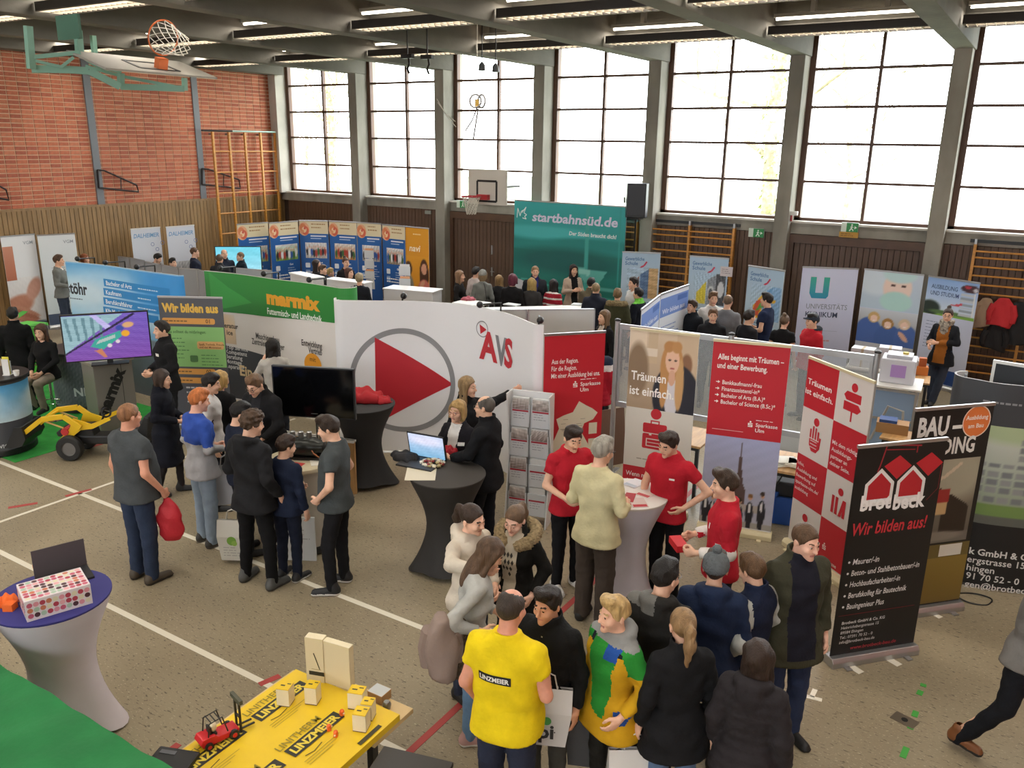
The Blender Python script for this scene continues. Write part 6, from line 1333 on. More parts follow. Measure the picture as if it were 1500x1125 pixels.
MB().box((-.25, -.08, -.06), (.25, .12, -.045), PLB).build('stand_foot', t2); MB().box((-.04, .02, -.05), (.04, .045, .05), PLB).build('stand_neck', t2)
# -- pedal loader
w0 = at(91, 677); t = thing('pedal_loader', 'yellow and black pedal tractor with front loader on the edge of the green carpet', 'toy tractor', (w0.x, w0.y, 0), math.radians(118)); YL = mat('toy_yellow', 'e0b51c', .4); BKP = mat('toy_black', '1c1c1c', .5)
# local x: forward (toward image left/back), y: left
def wheel(x, y, r, wd):
    m = MB(); pr = [(r*.55, -wd/2), (r*.9, -wd/2), (r, -wd*.3), (r, wd*.3), (r*.9, wd/2), (r*.55, wd/2)]
    M_ = T(x, y, r) @ Matrix.Rotation(PI/2, 4, 'X'); q = MB(); q.lathe(pr+[pr[0]], BKP, 24, cap=False); m.add([M_ @ Vector(v) for v in q.v], q.f, BKP, True)
    q = MB(); q.lathe([(r*.1, -wd*.35), (r*.5, -wd*.28), (r*.58, -wd*.42), (r*.58, wd*.42), (r*.5, wd*.28), (r*.1, wd*.35)], mat('hub_grey', '6d6a66', .5), 18); wo = m.build('wheel', t); h = MB(); h.add([M_ @ Vector(v) for v in q.v], q.f, mat('hub_grey', '6d6a66'), True); h.build('hub', wo)
td = at(58, 655)-at(150, 655); t.rotation_euler = (0, 0, math.atan2(td.y, td.x)); t.scale = (1.05,)*3; t.location = (w0.x+.22, w0.y+.52, 0)
wheel(.36, .22, .17, .11); wheel(.36, -.22, .17, .11); wheel(-.42, .24, .20, .13); wheel(-.42, -.24, .20, .13)
MB().box((-.6, -.11, .18), (.5, .11, .30), BKP).build('chassis', t, bevel=.02)
FLIP = Matrix(((1, 0, 0, 0), (0, 0, -1, 0), (0, 1, 0, 0), (0, 0, 0, 1)))
m = MB(); m.prism([(.08, .28), (.56, .28), (.58, .34), (.48, .42), (.12, .44)], -.10, .10, BKP, FLIP); m.build('bonnet', t, bevel=.02)
m = MB(); m.prism([(-.62, .30), (-.16, .30), (-.20, .37), (-.50, .39), (-.60, .58), (-.66, .56)], -.14, .14, BKP, FLIP); m.build('seat', t, bevel=.015)
for s_ in (-.17, .15): m = MB(); m.prism([(.42, .24), (.52, .26), (.36, .42), (.30, .56), (.08, .48), (-.16, .58), (-.18, .54), (.06, .42), (.22, .40)], s_, s_+.02, YL, FLIP); m.build('side_fairing', t)
m = MB(); m.tube([(.02, 0, .45), (-.04, 0, .58)], .014, BKP); m.tube([(-.06+.02*math.cos(a)*1.5, .11*math.sin(a), .59+.10*math.cos(a)*.5) for a in np.linspace(0, 2*PI, 17)[:-1]], .013, BKP, 6, closed=True); m.build('steering_wheel', t)
for s_ in (1, -1):
    m = MB(); m.bar((.20, s_*.20, .44), (.40, s_*.20, .60), .035, .07, YL); m.bar((.40, s_*.20, .60), (.68, s_*.20, .56), .035, .07, YL); m.bar((.68, s_*.20, .56), (.97, s_*.19, .34), .03, .06, YL); m.bar((.42, s_*.2, .44), (.66, s_*.2, .54), .02, .02, ALUD); m.build('loader_arm', t, bevel=.006)
m = MB(); m.tube([(.66, -.2, .55), (.66, .2, .55)], .018, YL); m.build('cross_tube', t)
m = MB(); pr = [(.93, .46), (.90, .30), (.96, .20), (1.12, .17), (1.20, .19), (1.10, .215), (.99, .24), (.95, .32), (.96, .46)]; m.prism(pr, -.24, .24, BKP, Matrix(((1, 0, 0, 0), (0, 0, -1, 0), (0, 1, 0, 0), (0, 0, 0, 1))))
for s_ in (-.25, .24): m.prism([(.93, .46), (.90, .30), (.96, .20), (1.18, .18), (1.02, .46)], s_, s_+.012, BKP, Matrix(((1, 0, 0, 0), (0, 0, -1, 0), (0, 1, 0, 0), (0, 0, 0, 1))))
m.build('bucket', t); MB().tube([(.42, -.19, .38), (.42, .19, .38)], .05, mat('toy_red', 'c03030', .4)).build('axle_cap', t)
# -- counter with the engine
ec = at(447, 796, 0); EC = (ec.x, ec.y); round_counter('round cream counter with an engine part on top', EC, .34, 1.0, 'b9b2a4', 'c3b79a')
t = thing('engine_part', 'oily engine part with cylinders on the cream counter', 'engine', (ec.x+.02, ec.y+.08, 1.0), .5); OIL = mat('oily_metal', '2c2d2a', .3, .6); m = MB()
M_ = Matrix.Rotation(PI/2, 4, 'Y'); q = MB(); q.lathe([(.03, -.22), (.09, -.2), (.11, -.05), (.11, .1), (.08, .14), (.08, .2), (.03, .22)], OIL, 18); m.add([T(0, 0, .12) @ M_ @ Vector(v) for v in q.v], q.f, OIL, True); m.build('housing', t)
m = MB(); m.box((-.18, -.10, 0), (.18, .10, .03), mat('dark_metal', '2b2a29')); m.build('bracket', t)
for x in (-.14, -.05, .04): MB().lathe([(.03, 0), (.03, .09), (.02, .10)], mat('bright_metal', '9a9a98', .3, .9), 10, c=(x, 0, .2)).build('cylinder', t)
MB().tube([(.05, -.05, .15), (.12, -.14, .1), (.2, -.12, .03)], .008, mat('copper_pipe', 'a06a4a', .3, .8), 6).build('pipe', t)
for (dx, dy, cc, l, rz0) in ((.10, -.18, 'b0302c', 'red leaflet on the cream counter', .3), (.22, .04, 'ddd8cc', 'white leaflet on the cream counter beside the engine', .9), (-.10, -.16, 'c9a890', 'beige leaflet on the cream counter, left of the red leaflet', .1)): paper((ec.x+dx, ec.y+dy, 1.0), rz0, .15, .2, cc, l)
# -- black television on its stand, with a timber crate wall behind
d_ = ray(459, 573); tp = CAMP+d_*10.0; tzb = tp.z-.33; t = tv('large switched-off black television on a pole', (tp.x, tp.y, tzb), 1.0, .62, math.radians(24))
m = MB(); m.tube([(0, .09, -tzb+.02), (0, .09, .35)], .03, mat('chrome', 'c9c9cb'), 12); m.build('pole', t); MB().box((-.32, -.2, -tzb), (.32, .35, -tzb+.02), PLB).build('base_plate', t); MB().tube([(.03, .11, .0), (.10, .15, -.35), (.02, .13, -tzb+.03)], .006, PLB, 5).build('cable', t); MB().box((-.04, -.004, .05), (.04, -.002, .058), mat('bright_metal', '9a9a98')).build('badge', t)
pa, pb2 = at(418, 660, .5), at(482, 668, .5); m = thing('timber_board', 'pale timber board leaning behind the television pole', 'board', (-7.55, 7.0, 0), math.radians(15)); MB().box((-.6, 0, 0), (.75, .03, .72), WOODT).build('panel', m); MB().box((-.6, -.02, .69), (.75, .05, .72), PLW).build('edge_strip', m)
# -- black stretch tables, bags, laptop
t, c = cocktail('black stretch-covered high table with a laptop and papers', 655, 692, 1.1, .39, '2b2826', '3b3733'); AT = c
cocktail('black stretch-covered high table with red cloth bags, behind the television', 530, 590, 1.1, .42, '2a2a2b', '333334')
def cloth_lump(label, loc, sx, sy, sz, col, name='drawstring_bag', seed=1, cat='bag', cords=True):
    g = box_grid((-1.25, -1.25, -.1), (1.25, 1.25, 1.2), .09); x, y, z = g.x, g.y, g.z; r = random.Random(seed); p = [r.uniform(0, 6) for _ in range(6)]
    d = np.maximum(ell(x, y, z, (0, 0, .25), (1, 1, .75))+.16*np.sin(4*x+p[0])*np.sin(5*y+p[1])+.09*np.sin(9*x+p[2]+4*y), .0-z); P_, F_ = snets(d, g.xs, g.ys, g.zs)
    me = np_mesh(name, P_*[sx, sy, sz], F_, [mat('fabric_'+col, col, .8, bump=.3, bscale=40)]); t = thing(name, label, cat, loc, r.uniform(0, 3), None, me)
    if cords: MB().tube([(sx*.8, 0, sz*.2), (sx*1.1, sy*.2, .01), (sx*.9, sy*.6, .006)], .005, mat('fabric_'+col, col), 5).build('cord', t)
    return t
b2 = at(530, 585, 1.1); cloth_lump('red cloth bag heaped on the black table behind the television', (b2.x+.02, b2.y+.0, 1.1), .26, .20, .15, 'b01f28', seed=3); cloth_lump('flat red bag hanging over the rim of the rear black table', (b2.x+.28, b2.y+.06, 1.1), .13, .12, .07, 'b3222b', seed=5); cloth_lump('dark folded cloth under the red bag on the rear black table', (b2.x-.25, b2.y-.05, 1.1), .12, .12, .05, '1d1c1d', 'folded_cloth', 6, 'cloth', False)
cloth_lump('black bag lying on the left of the laptop table', at(593, 672, 1.1), .17, .12, .07, '18171a', seed=7); cloth_lump('red bag on the laptop table before the woman in blazer', at(657, 664, 1.1), .10, .08, .08, 'a81c2a', seed=8)
lp = at(628, 672, 1.1); t = thing('laptop', 'open laptop with bright blue screen on the black table', 'laptop', (lp.x, lp.y, 1.1), math.radians(8)); t.scale = (1.22,)*3; MB().box((-.17, -.26, 0), (.17, -.02, .015), mat('laptop_grey', '3a3a3c', .4, .4)).build('keyboard_base', t)
M_ = T(0, -.01, .01) @ Matrix.Rotation(math.radians(12), 4, 'X'); lm_ = MB(); lm_.box((-.18, 0, 0), (.18, .01, .235), PLB, M_); lo = lm_.build('lid', t); A = Art(lambda u, v, o: tuple(M_ @ Vector((u, -o, v))), off=.002); A.photo(-.17, .01, .34, .215, Pic('cfd8f4', '7fb4d8').ell(.5, .75, .5, .2, 'dfe0f6', .9).noise(.05, 9, 9, 2), 24, 16); A.build(lo, 'picture', mt=SCREEN)
p = at(617, 692, 1.1); paper((p.x, p.y, 1.1), .6, .30, .42, 'd8cfb8', 'large cream sheet hanging over the edge of the laptop table', stripe=None)
p = at(634, 681, 1.1); r = random.Random(3); t = thing('wrapped_sweets', 'heap of small wrapped giveaways on the laptop table', 'sweets', (p.x, p.y, 1.1)); m = MB(); WR = [mat('wrap_%d' % k, c_, .5) for k, c_ in enumerate(('d8cdb0', 'b0a070', '8a3030', 'e0dccc'))]
for k in range(60): a = r.uniform(0, 6.28); q = r.random()**.5*.13; m.box((-.018, -.012, -.008), (.018, .012, .008), r.choice(WR), T(q*math.cos(a), q*math.sin(a)*.8, .01+.05*(1-q/.13)+r.uniform(0, .015)) @ Matrix.Rotation(r.uniform(0, 3), 4, 'Z') @ Matrix.Rotation(r.uniform(-.6, .6), 4, 'X'))
m.build('sweets', t, kind='stuff')
# -- leaflet rack
rb = at(752, 770); t = thing('leaflet_rack', 'white leaflet rack with clear pockets at the end of the white wall', 'rack', (rb.x-.13, rb.y-.0, 0), math.radians(14)); t.scale = (.80, 1, .98); WR_ = mat('rack_white', 'd9d9d9', .4)
m = MB()
for x in (0, .62): m.prism([(-.02, 0), (.34, 0), (.30, .5), (.22, .95), (.20, 1.62), (.02, 1.62), (.14, .9)], x, x+.018, WR_, Matrix(((0, 0, 1, 0), (1, 0, 0, 0), (0, 1, 0, 0), (0, 0, 0, 1)))); 
m.build('side_panel', t); MB().box((0, .20, .05), (.64, .22, 1.62), WR_).build('back_panel', t)
photos = [Pic('c9c2bc', '8a7a74').noise(.2, 9, 7, k+1) for k in range(4)]
for row in range(4):
    for col in range(2):
        z = 1.50-row*.36; y = .13-row*.025; x = .03+col*.30; pk = MB().box((x, y, z-.30), (x+.28, y+.012, z-.02), mat('clear_pocket', 'cfd2d4', .2)).build('pocket', t)
        lf = MB().box((x+.02, y+.014, z-.27), (x+.26, y+.05, z+.05), mat('paper_white', 'd8d8d6', .5)).build('leaflet_stack', t)
        A = Art(lambda u, v, o: (x+.02+u, y-o, v), off=.002)
        if row < 2 or col == 0: A.photo(.0, z-.09, .24, .13, photos[(row*2+col) % 4], 12, 8)
        A.rect(0, z-.115, .24, .02, 'b02838'); A.rect(0, z-.29, .24, .17, 'd3d4d6'); lines(A, .02, z-.14, .2, 3, .03, '9a9da4', .008, row*2+col); A.build(lf)
# -- savings-bank high table, leaflets, card box
t, c = cocktail('white stretch-covered high table with red leaflets', 922, 722, 1.1, .37, 'cfcad3', 'd8d2cc'); r = random.Random(8)
for (px, py, cc, st, l) in ((905, 735, 'b02834', None, 'red leaflet at the near edge of the white high table'), (935, 736, 'c9b4ae', 'b02834', 'red and white leaflet on the white high table, near edge'), (948, 722, 'd8cfc8', 'b84a50', 'leaflet with red frame on the right of the white high table'), (930, 708, 'd3d0d6', 'a9b0bc', 'white folder with skyline print at the back of the white table'), (905, 722, 'd8d2c8', None, 'white sheet left on the white high table'), (918, 728, 'a82430', None, 'red folder in the middle of the white high table')):
    q = at(px, py, 1.104); paper((q.x, q.y, 1.10+r.uniform(0, .004)), r.uniform(-.6, 1.2), .15, .21, cc, l, stripe=st)
i = PEOPLE['red3']; hc = (i['hands'][0]+i['hands'][1])/2; m = MB(); m.box((-.10, -.05, -.03), (.10, .05, .03), mat('red_card', 'c8202c', .5)); m.box((-.101, -.051, .018), (.101, .051, .022), mat('red_card_dark', '9a1822', .5)); thing('card_box', 'small red card box held by the man with white sleeves', 'box', hc+i['fwd']*.05, i['rz']+.3, None, m.mesh('card_box', .003))
i = PEOPLE['cardigan']; hc = (i['hands'][0]+i['hands'][1])/2; paper(hc+i['fwd']*.04+Vector((0, 0, .01)), i['rz'], .2, .14, 'b83038', 'red leaflet held by the grey-haired man in cream pullover')
# -- carried bags
i = PEOPLE['polo_l']; h = i['hands'][1]; t = thing('drawstring_bag', 'red drawstring bag dangling from the man in dark grey polo', 'bag', (h.x, h.y, h.z-.02), .6); g = box_grid((-.18, -.10, -.50), (.18, .10, .02), .014); x, y, z = g.x, g.y, g.z
w_ = np.interp(z, [-.48, -.40, -.2, 0], [.05, .12, .13, .03]); d = (np.sqrt((x/w_)**2+(y/(w_*.42))**2)-1)*w_*.42+.006*np.sin(40*x+12*z)*np.sin(25*z+1); d = np.maximum(d, np.maximum(-.47-z, z)); P_, F_ = snets(d, g.xs, g.ys, g.zs); obj('bag_body', np_mesh('bag_body', P_, F_, [mat('bag_red', 'b81f2c', .6, bump=.2)]), t); MB().tube([(0, .0, 0), (.06, .02, -.25), (.04, .03, -.47)], .005, mat('bag_red', 'b81f2c'), 5).build('cord', t)
def art_bag(A, w_, h_): A.disc(w_*.3, h_*.8, .03, 'c84a3a'); A.disc(w_*.55, h_*.78, .03, '4a9a4a'); A.disc(w_*.42, h_*.9, .02, '2f5aa8'); A.text('ppi', w_*.1, h_*.25, .10, '26262a', .05)
bag('white carrier bag with coloured dots held by the man in yellow', PEOPLE['yellow']['hands'][1], .34, .40, .10, 'cfccc8', rz=math.radians(25), art=art_bag)
def art2(A, w_, h_): A.line([(.06, h_*.3), (.12, h_*.8)], .012, '4a4a4c'); A.line([(.12, h_*.8), (.16, h_*.35)], .008, '4a4a4c'); A.poly([(w_*.6, 0), (w_, 0), (w_, h_*.5)], 'b0242e')
bag('white carrier bag with red corner beside the ponytail girl', PEOPLE['pony_g']['hands'][0], .34, .42, .10, 'd8d5d0', rz=math.radians(35), art=art2)
bag('dark striped plastic bag hanging by the boy in the ski jacket', PEOPLE['bright_boy']['hands'][1], .20, .38, .07, '4a4a4c', rz=.4)
def art3(A, w_, h_): A.disc(w_*.45, h_*.85, .05, '6f9a3a'); A.disc(w_*.55, h_*.75, .03, '88aa4a'); lines(A, .03, h_*.55, w_*.7, 4, .03, '9a978f', .008); 
q = at(347, 822); bag('white paper bag with a green print standing by the curly-haired boy', Vector((q.x, q.y, .60)), .34, .44, .12, 'c6c1b4', 'paper_bag', math.radians(30), art3)
q = at(443, 815); m = MB(); m.box((-.2, -.012, 0), (.2, .012, .5), mat('paper_white', 'd8d8d6')); tt = thing('sign_board', 'white board standing against the cream counter by the small boy', 'board', (q.x+.02, q.y-.08, 0), math.radians(30), None, m.mesh('sign_board')); A = Art(lambda u, v, o: (u-.2, -.012-o, v)); A.text('a', .14, .10, .11, '2a2a2e', .04); lines(A, .05, .4, .3, 4, .05, 'a9a6a2', .01); A.build(tt)
bag('white bag with dark edge carried by the ginger-haired boy', PEOPLE['ginger']['hands'][0]+Vector((0, 0, -.1)), .30, .46, .06, 'c3c3c8', rz=.9)
i = PEOPLE['t2']; tt = thing('shoulder_bag', 'black shoulder bag of the visitor in grey knit hat', 'bag', i['base']+Vector((.24, -.10, .82)), .3); MB().box((-.10, -.04, 0), (.10, .04, .26), mat('black_leather', '1c1a1a', .45)).build('bag_body', tt, bevel=.02); MB().tube([(-.06, 0, .26), (-.10, .03, .5), (-.14, .06, .6)], .008, mat('black_leather', '1c1a1a'), 6).build('strap', tt)
# -- blue-topped table with dotted box, laptop and orange toy
t, c = cocktail('white stretch-covered high table with a dark blue top', 75, 872, 1.1, .40, 'cdc4c8', '2d2a6e', waist=.60)
def boxspots(t, w_, d_, h_):
    r = random.Random(5); cols = ('c05a70', 'd8909a', '4a2a30', 'a9c0a8', 'd8d0b0', 'b04050', 'e0a8a8', 'c87858')
    for fn, W, H in ((lambda u, v, o: (u, v, h_+o), w_, d_), (lambda u, v, o: (u, -o, v), w_, h_), (lambda u, v, o: (-o, d_-u, v), d_, h_)):
        A = Art(fn, off=.001); st = .040; n = int(W/st); mm = int(H/st); ox = (W-n*st)/2; oy = (H-mm*st)/2
        for k in range(n):
            for j in range(mm): A.k = 0; A.disc(ox+(k+.5)*st, oy+(j+.5)*st, .0185, r.choice(cols), n=10)
        A.build(t, 'dots')
q = at(39, 912, 1.1); bx = at(40, 912, 1.1); e1 = at(131, 885, 1.1)
rz0 = math.atan2(e1.y-bx.y, e1.x-bx.x); w_ = (e1-bx).length*1.06; t = thing('gift_box', 'lidded box covered in pink, red and brown dots', 'box', (bx.x, bx.y, 1.1), rz0); MB().box((0, 0, 0), (w_, .30, .155), mat('gift_paper', 'd9cfd0', .5)).build('carton', t, bevel=.002); boxspots(t, w_, .30, .155)
lq = at(42, 862, 1.1); t = thing('laptop', 'grey laptop seen from behind next to the dotted box', 'laptop', (c.x-.24, c.y+.22, 1.1), rz0); MB().box((-.18, -.22, 0), (.18, .02, .016), mat('laptop_grey', '3a3a3c')).build('keyboard_base', t); MB().box((-.18, .01, .01), (.18, .018, .235), mat('laptop_lid', '5d5658', .35, .3)).build('lid', t)
t = cloth_lump('orange folded toy at the left rim of the blue tabletop', at(12, 885, 1.1), .07, .06, .07, 'e0641c', 'toy', 11, 'toy', False); MB().box((.02, -.10, 0), (.09, -.03, .05), mat('fabric_e0641c', 'e0641c')).build('toy_block', t)
p = at(14, 828, 1.1); m = MB(); m.box((-.12, -.05, 0), (.10, .05, .03), mat('orange_plastic', 'd87a30', .5)); thing('orange_case', 'flat orange case at the left edge behind the grey laptop', 'case', (c.x-.42, c.y+.24, 1.1), rz0, None, m.mesh('orange_case', .004))
cocktail('white stretch-covered high table half hidden behind the blue-topped one', -105, 915, 1.1, .40, 'c9bfbc', 'c9bfbc')
# -- green cloth table in the corner
a_, b_ = at(-60, 935, 1.0), at(262, 1132, 1.0); rz0 = math.atan2(b_.y-a_.y, b_.x-a_.x); W = (b_-a_).length+.1; t = thing('cloth_table', 'table under a green cloth in the lower left corner', 'table', (a_.x, a_.y, 0), rz0); r = random.Random(1)
n = 40; k_ = 14; vs = []; fs = []
for j in range(k_+1):
    for i_ in range(n+1):
        f = j/k_; yy = -f*1.1; zz = 1.0+.012*math.sin(i_*.45+3*f)*math.sin(f*5+i_*.12)+.006*math.sin(i_*1.1+f*9); vs.append((W*i_/n, yy, zz))
for j in range(k_):
    for i_ in range(n): q = j*(n+1)+i_; fs.append((q+1, q, q+n+1, q+n+2))
base = len(vs)
for i_ in range(n+1): vs.append((W*i_/n, .02+.025*math.sin(i_*.9)+.01*math.sin(i_*2.1), .05))
for i_ in range(n): fs.append((i_, i_+1, base+i_+1, base+i_))
base2 = len(vs); 
for j in range(k_+1): vs.append((W+.02+.02*math.sin(j*1.3), -1.1*j/k_, .05))
for j in range(k_): q = j*(n+1)+n; fs.append((q+n+1, base2+j+1, base2+j, q))
m = MB(); m.add(vs, fs, mat('green_cloth', '196c35', .9, var=.12, scale=3, bump=.25, bscale=25), True); m.build('cloth', t); MB().box((.05, -1.05, .94), (W-.05, -.05, .97), WOODT).build('tabletop', t)
for x in (.1, W-.1):
    for y in (-.1, -1.0): MB().box((x-.02, y-.02, 0), (x+.02, y+.02, .94), ALUD).build('leg', t)
# -- the yellow board table
za = .80; A_, B_, C_ = at(262, 1104, za), at(440, 983, za), at(593, 1050, za); ux = (B_-A_); uy = (B_-C_); L1 = 1.25
d1 = Vector((B_.x-A_.x, B_.y-A_.y, 0)).normalized(); d2 = Vector((C_.x-B_.x, C_.y-B_.y, 0)); Wd = d2.length; d2.normalize(); rz0 = math.atan2(d2.y, d2.x); org = Vector((B_.x, B_.y, 0))-d1*L1
dp = Vector((-d2.y, d2.x, 0)); 
t = thing('exhibit_table', 'pale wooden table under the yellow board', 'table', (org.x, org.y, 0), rz0); MB().box((-.06, .0, .72), (Wd-.05, L1+.03, .755), mat('pale_wood', 'c9ad7c', .5, var=.1, scale=3)).build('tabletop', t, bevel=.004)
MB().box((Wd*.35, L1-.25, .72), (Wd+.0, L1+.14, .755), mat('pale_wood', 'c9ad7c')).build('side_shelf', t, bevel=.004)
for x, y in ((.05, .1), (Wd-.15, .1), (Wd-.15, L1-.1), (.05, L1-.1)): MB().box((x-.025, y-.025, 0), (x+.025, y+.025, .72), PLB).build('leg', t)
tb_ = thing('insulation_board', 'large yellow insulation board with dark lettering lying on the wooden table', 'board', (org.x, org.y, .755), rz0); YB_ = mat('yellow_foil', 'dcb81c', .4, var=.04, scale=4); MB().box((0, 0, 0), (Wd, L1, .045), YB_).build('panel', tb_)
pn = tb_.children[0]; A = Art(lambda u, v, o: (u, v, .045+o), off=.001)
def rt(s_, x, y, h, col, ang, bold=.03, back=None, ln=None):
    V, F = text_mesh(s_, bold); k = h/.69; ca, sa = math.cos(ang), math.sin(ang); Lw = V[:, 0].max()*k
    if back: A._put([(x+ca*a-sa*b, y+sa*a+ca*b) for a, b in ((-.02, -.02), (Lw+.02, -.02), (Lw+.02, h+.02), (-.02, h+.02))], [(0, 1, 2, 3)], [lin(back)])
    A._put([(x+ca*a*k-sa*b*k, y+sa*a*k+ca*b*k) for a, b in V.tolist()], F, [lin(col)]*len(F), True)
for x, y in ((.19, .18), (.19, .72), (.60, .10), (.60, .60)):
    ang = PI/2; rt('LINITHERM', x-.09, y, .05, '8a7a20', ang, .01); rt('LINZMEIER', x, y+.04, .055, 'd8c040', ang, .04, '23231c'); A.line([(x+.06, y+.06), (x+.075, y+.12), (x+.06, y+.2)], .007, '5a5010'); 
    for k in range(3): A.rect(x+.09+k*.02, y+.02, .005, .3-k*.05, 'a8922a')
A.rect(Wd-.10, .35, .012, .18, 'd86a2a'); A.rect(Wd-.05, L1-.35, .03, .2, '3a3418'); A.build(pn)
CRB = mat('foam_cream', 'dccfae', .8, bump=.2, bscale=80); BRN = mat('foil_brown', '5a3a28', .5)
def block(label, px, py, w_, d_, h_, rz=None, dark=True, name='foam_block', loc=None):
    q = loc or at(px, py, .80); t = thing(name, label, 'block', (q.x, q.y, .80), rz0+.35 if rz is None else rz, 'foam blocks on the yellow board'); MB().box((-w_/2, -d_/2, .006), (w_/2, d_/2, h_-.006), CRB).build('core', t)
    MB().box((-w_/2, -d_/2, 0), (w_/2, d_/2, .006), BRN).build('bottom_foil', t)
    f_ = MB().box((-w_/2, -d_/2, h_-.006), (w_/2, d_/2, h_), YB_).build('top_foil', t); A = Art(lambda u, v, o: (u, v, h_+o), off=.001); A.rect(-w_*.3, -.01, w_*.35, .012, '2a2a1c'); A.rect(.01, .012, w_*.3, .01, '4a4618'); A.build(f_)
block('cream foam block left of the other blocks on the yellow board', 419, 1029, .085, .085, .13); block('cream foam block before the two tall panels', 459, 1027, .08, .08, .13); block('cream foam block at the front of the right-hand trio', 530, 1066, .085, .085, .125); block('cream foam block at the back right of the trio', 540, 1050, .075, .075, .12); block('cream foam block with a brown square, at the back of the trio', 524, 1034, .10, .085, .125)
def panel(label, px, py, w_, d_, h_, rz):
    q = at(px, py, .80); t = thing('foam_slab', label, 'slab', (q.x, q.y, .80), rz, 'foam blocks on the yellow board'); MB().box((-w_/2, -d_/2, 0), (w_/2, d_/2, h_), CRB).build('core', t, bevel=.004); f_ = MB().box((-w_/2, -d_/2-.004, 0), (w_/2, -d_/2, h_), mat('kraft_foil', 'cdbf9c', .5)).build('foil', t); return f_, w_, d_
f_, w_, d_ = panel('tall narrow foam panel with dark marks standing on the yellow board', 466, 994, .13, .06, .33, rz0+.30); A = Art(lambda u, v, o: (u-w_/2, -d_/2-.004-o, v), off=.001); A.rect(.02, .05, .11, .03, '2c2a20'); A.line([(.06, .22), (.08, .16), (.10, .10)], .008, '3a3420'); A.rect(.04, .095, .07, .004, '8a7a50'); A.build(f_)
panel('wide smooth foam panel standing beside the narrow one', 498, 1002, .21, .05, .32, rz0+.12)
q = at(556, 1022, .76); m = MB(); m.box((-.06, -.05, 0), (.06, .05, .06), mat('cork', 'b08a5c', .8)); m.box((-.062, -.052, .06), (.062, .052, .066), mat('clear_lid', 'd8dcdc', .1, .2)); thing('sample_box', 'small wooden sample box with clear lid on the wooden shelf', 'box', (q.x, q.y, .755), rz0, None, m.mesh('sample_box', .003)); m = MB(); m.lathe([(.025, 0), (.03, .03), (.02, .05)], mat('bright_metal', '9a9a98'), 10); q2 = at(566, 1030, .76); thing('metal_fitting', 'shiny metal fitting beside the wooden sample box', 'fitting', (q2.x+.03, q2.y-.03, .755), 0, None, m.mesh('metal_fitting'))
OR = mat('toy_orange', 'e0601c', .4)
for k, (px, py, l) in enumerate(((501, 1048, 'orange toy figure nearest the foam blocks on the yellow board'), (482, 1070, 'orange toy figure left of the pair on the yellow board'), (492, 1079, 'orange toy figure right of the pair on the yellow board'))):
    q = at(px, py, .8); t = thing('toy_figure', l, 'toy', (q.x, q.y, .8), k, 'orange toy figures'); MB().box((-.012, -.012, 0), (.012, .012, .022), OR).build('base', t, bevel=.003); MB().sphere((0, 0, .03), .016, OR, 8).build('head', t); MB().bar((-.022, 0, .02), (.022, 0, .024), .008, .008, mat('toy_cream', 'e0c8a0', .5)).build('arm', t)
# toy forklift
q = at(322, 1083, .80); t = thing('toy_forklift', 'red toy forklift truck with black mast on the yellow board', 'toy forklift', (q.x, q.y, .80), math.atan2(d1.y, d1.x)-.25); t.scale = (1.08,)*3; RD = mat('toy_truck_red', 'c01c24', .3)
m = MB(); m.prism([(-.11, .02), (.08, .02), (.10, .035), (.10, .05), (-.02, .055), (-.04, .075), (-.11, .075), (-.125, .05)], -.045, .045, RD, Matrix(((1, 0, 0, 0), (0, 0, -1, 0), (0, 1, 0, 0), (0, 0, 0, 1)))); m.build('chassis', t, bevel=.005)
for x, r_ in ((-.08, .024), (.065, .028)):
    for y in (-.048, .048): m = MB(); q_ = MB(); q_.lathe([(r_*.5, -.011), (r_, -.009), (r_, .009), (r_*.5, .011), (r_*.5, -.011)], BKP, 14, cap=False); M_ = T(x, y, r_) @ Matrix.Rotation(PI/2, 4, 'X'); m.add([M_ @ Vector(v) for v in q_.v], q_.f, BKP, True); q_ = MB(); q_.lathe([(r_*.1, -.012), (r_*.5, -.012), (r_*.5, .012), (r_*.1, .012)], RD, 10); wo = m.build('wheel', t); h_ = MB(); h_.add([M_ @ Vector(v) for v in q_.v], q_.f, RD, True); h_.build('hub', wo)
m = MB()
for y in (-.038, .038): m.tube([(-.075, y, .075), (-.065, y, .155), (.01, y, .165), (.035, y, .06)], .004, BKP, 6)
for x in (-.055, -.03, -.005): m.bar((x, -.038, .162), (x, .038, .162), .005, .004, BKP)
m.build('overhead_guard', t); m = MB(); m.box((-.05, -.025, .06), (-.02, .025, .075), BKP); m.box((-.06, -.025, .07), (-.05, .025, .115), BKP); m.build('seat', t); MB().sphere((-.03, 0, .10), .02, mat('toy_driver', 'd8c8a8', .5), 8, (1, 1, 1.6)).build('driver', t)
m = MB()
for y in (-.028, .028): m.bar((.115, y, .01), (.115, y, .19), .01, .012, BKP)
m.bar((.115, -.028, .19), (.115, .028, .19), .01, .01, BKP); m.bar((.115, -.028, .10), (.115, .028, .10), .01, .01, BKP); m.build('mast', t)
for y in (-.02, .02): MB().bar((.12, y, .02), (.20, y, .02), .012, .006, BKP).build('fork', t)
m = MB(); m.box((.105, -.06, .20), (.125, .06, .225), mat('toy_sign', '4a4a3a', .5)); m.build('load_rest', t)
q = at(270, 1112, .80); t = thing('tablet_case', 'black case lying at the left end of the yellow board', 'case', (q.x-.03, q.y-.06, .80), rz0+.35); MB().box((-.13, -.09, 0), (.13, .09, .03), PLB).build('case_body', t, bevel=.01); MB().box((-.10, .03, .03), (.0, .06, .034), mat('grey_button', '55565a', .4)).build('clasp', t)
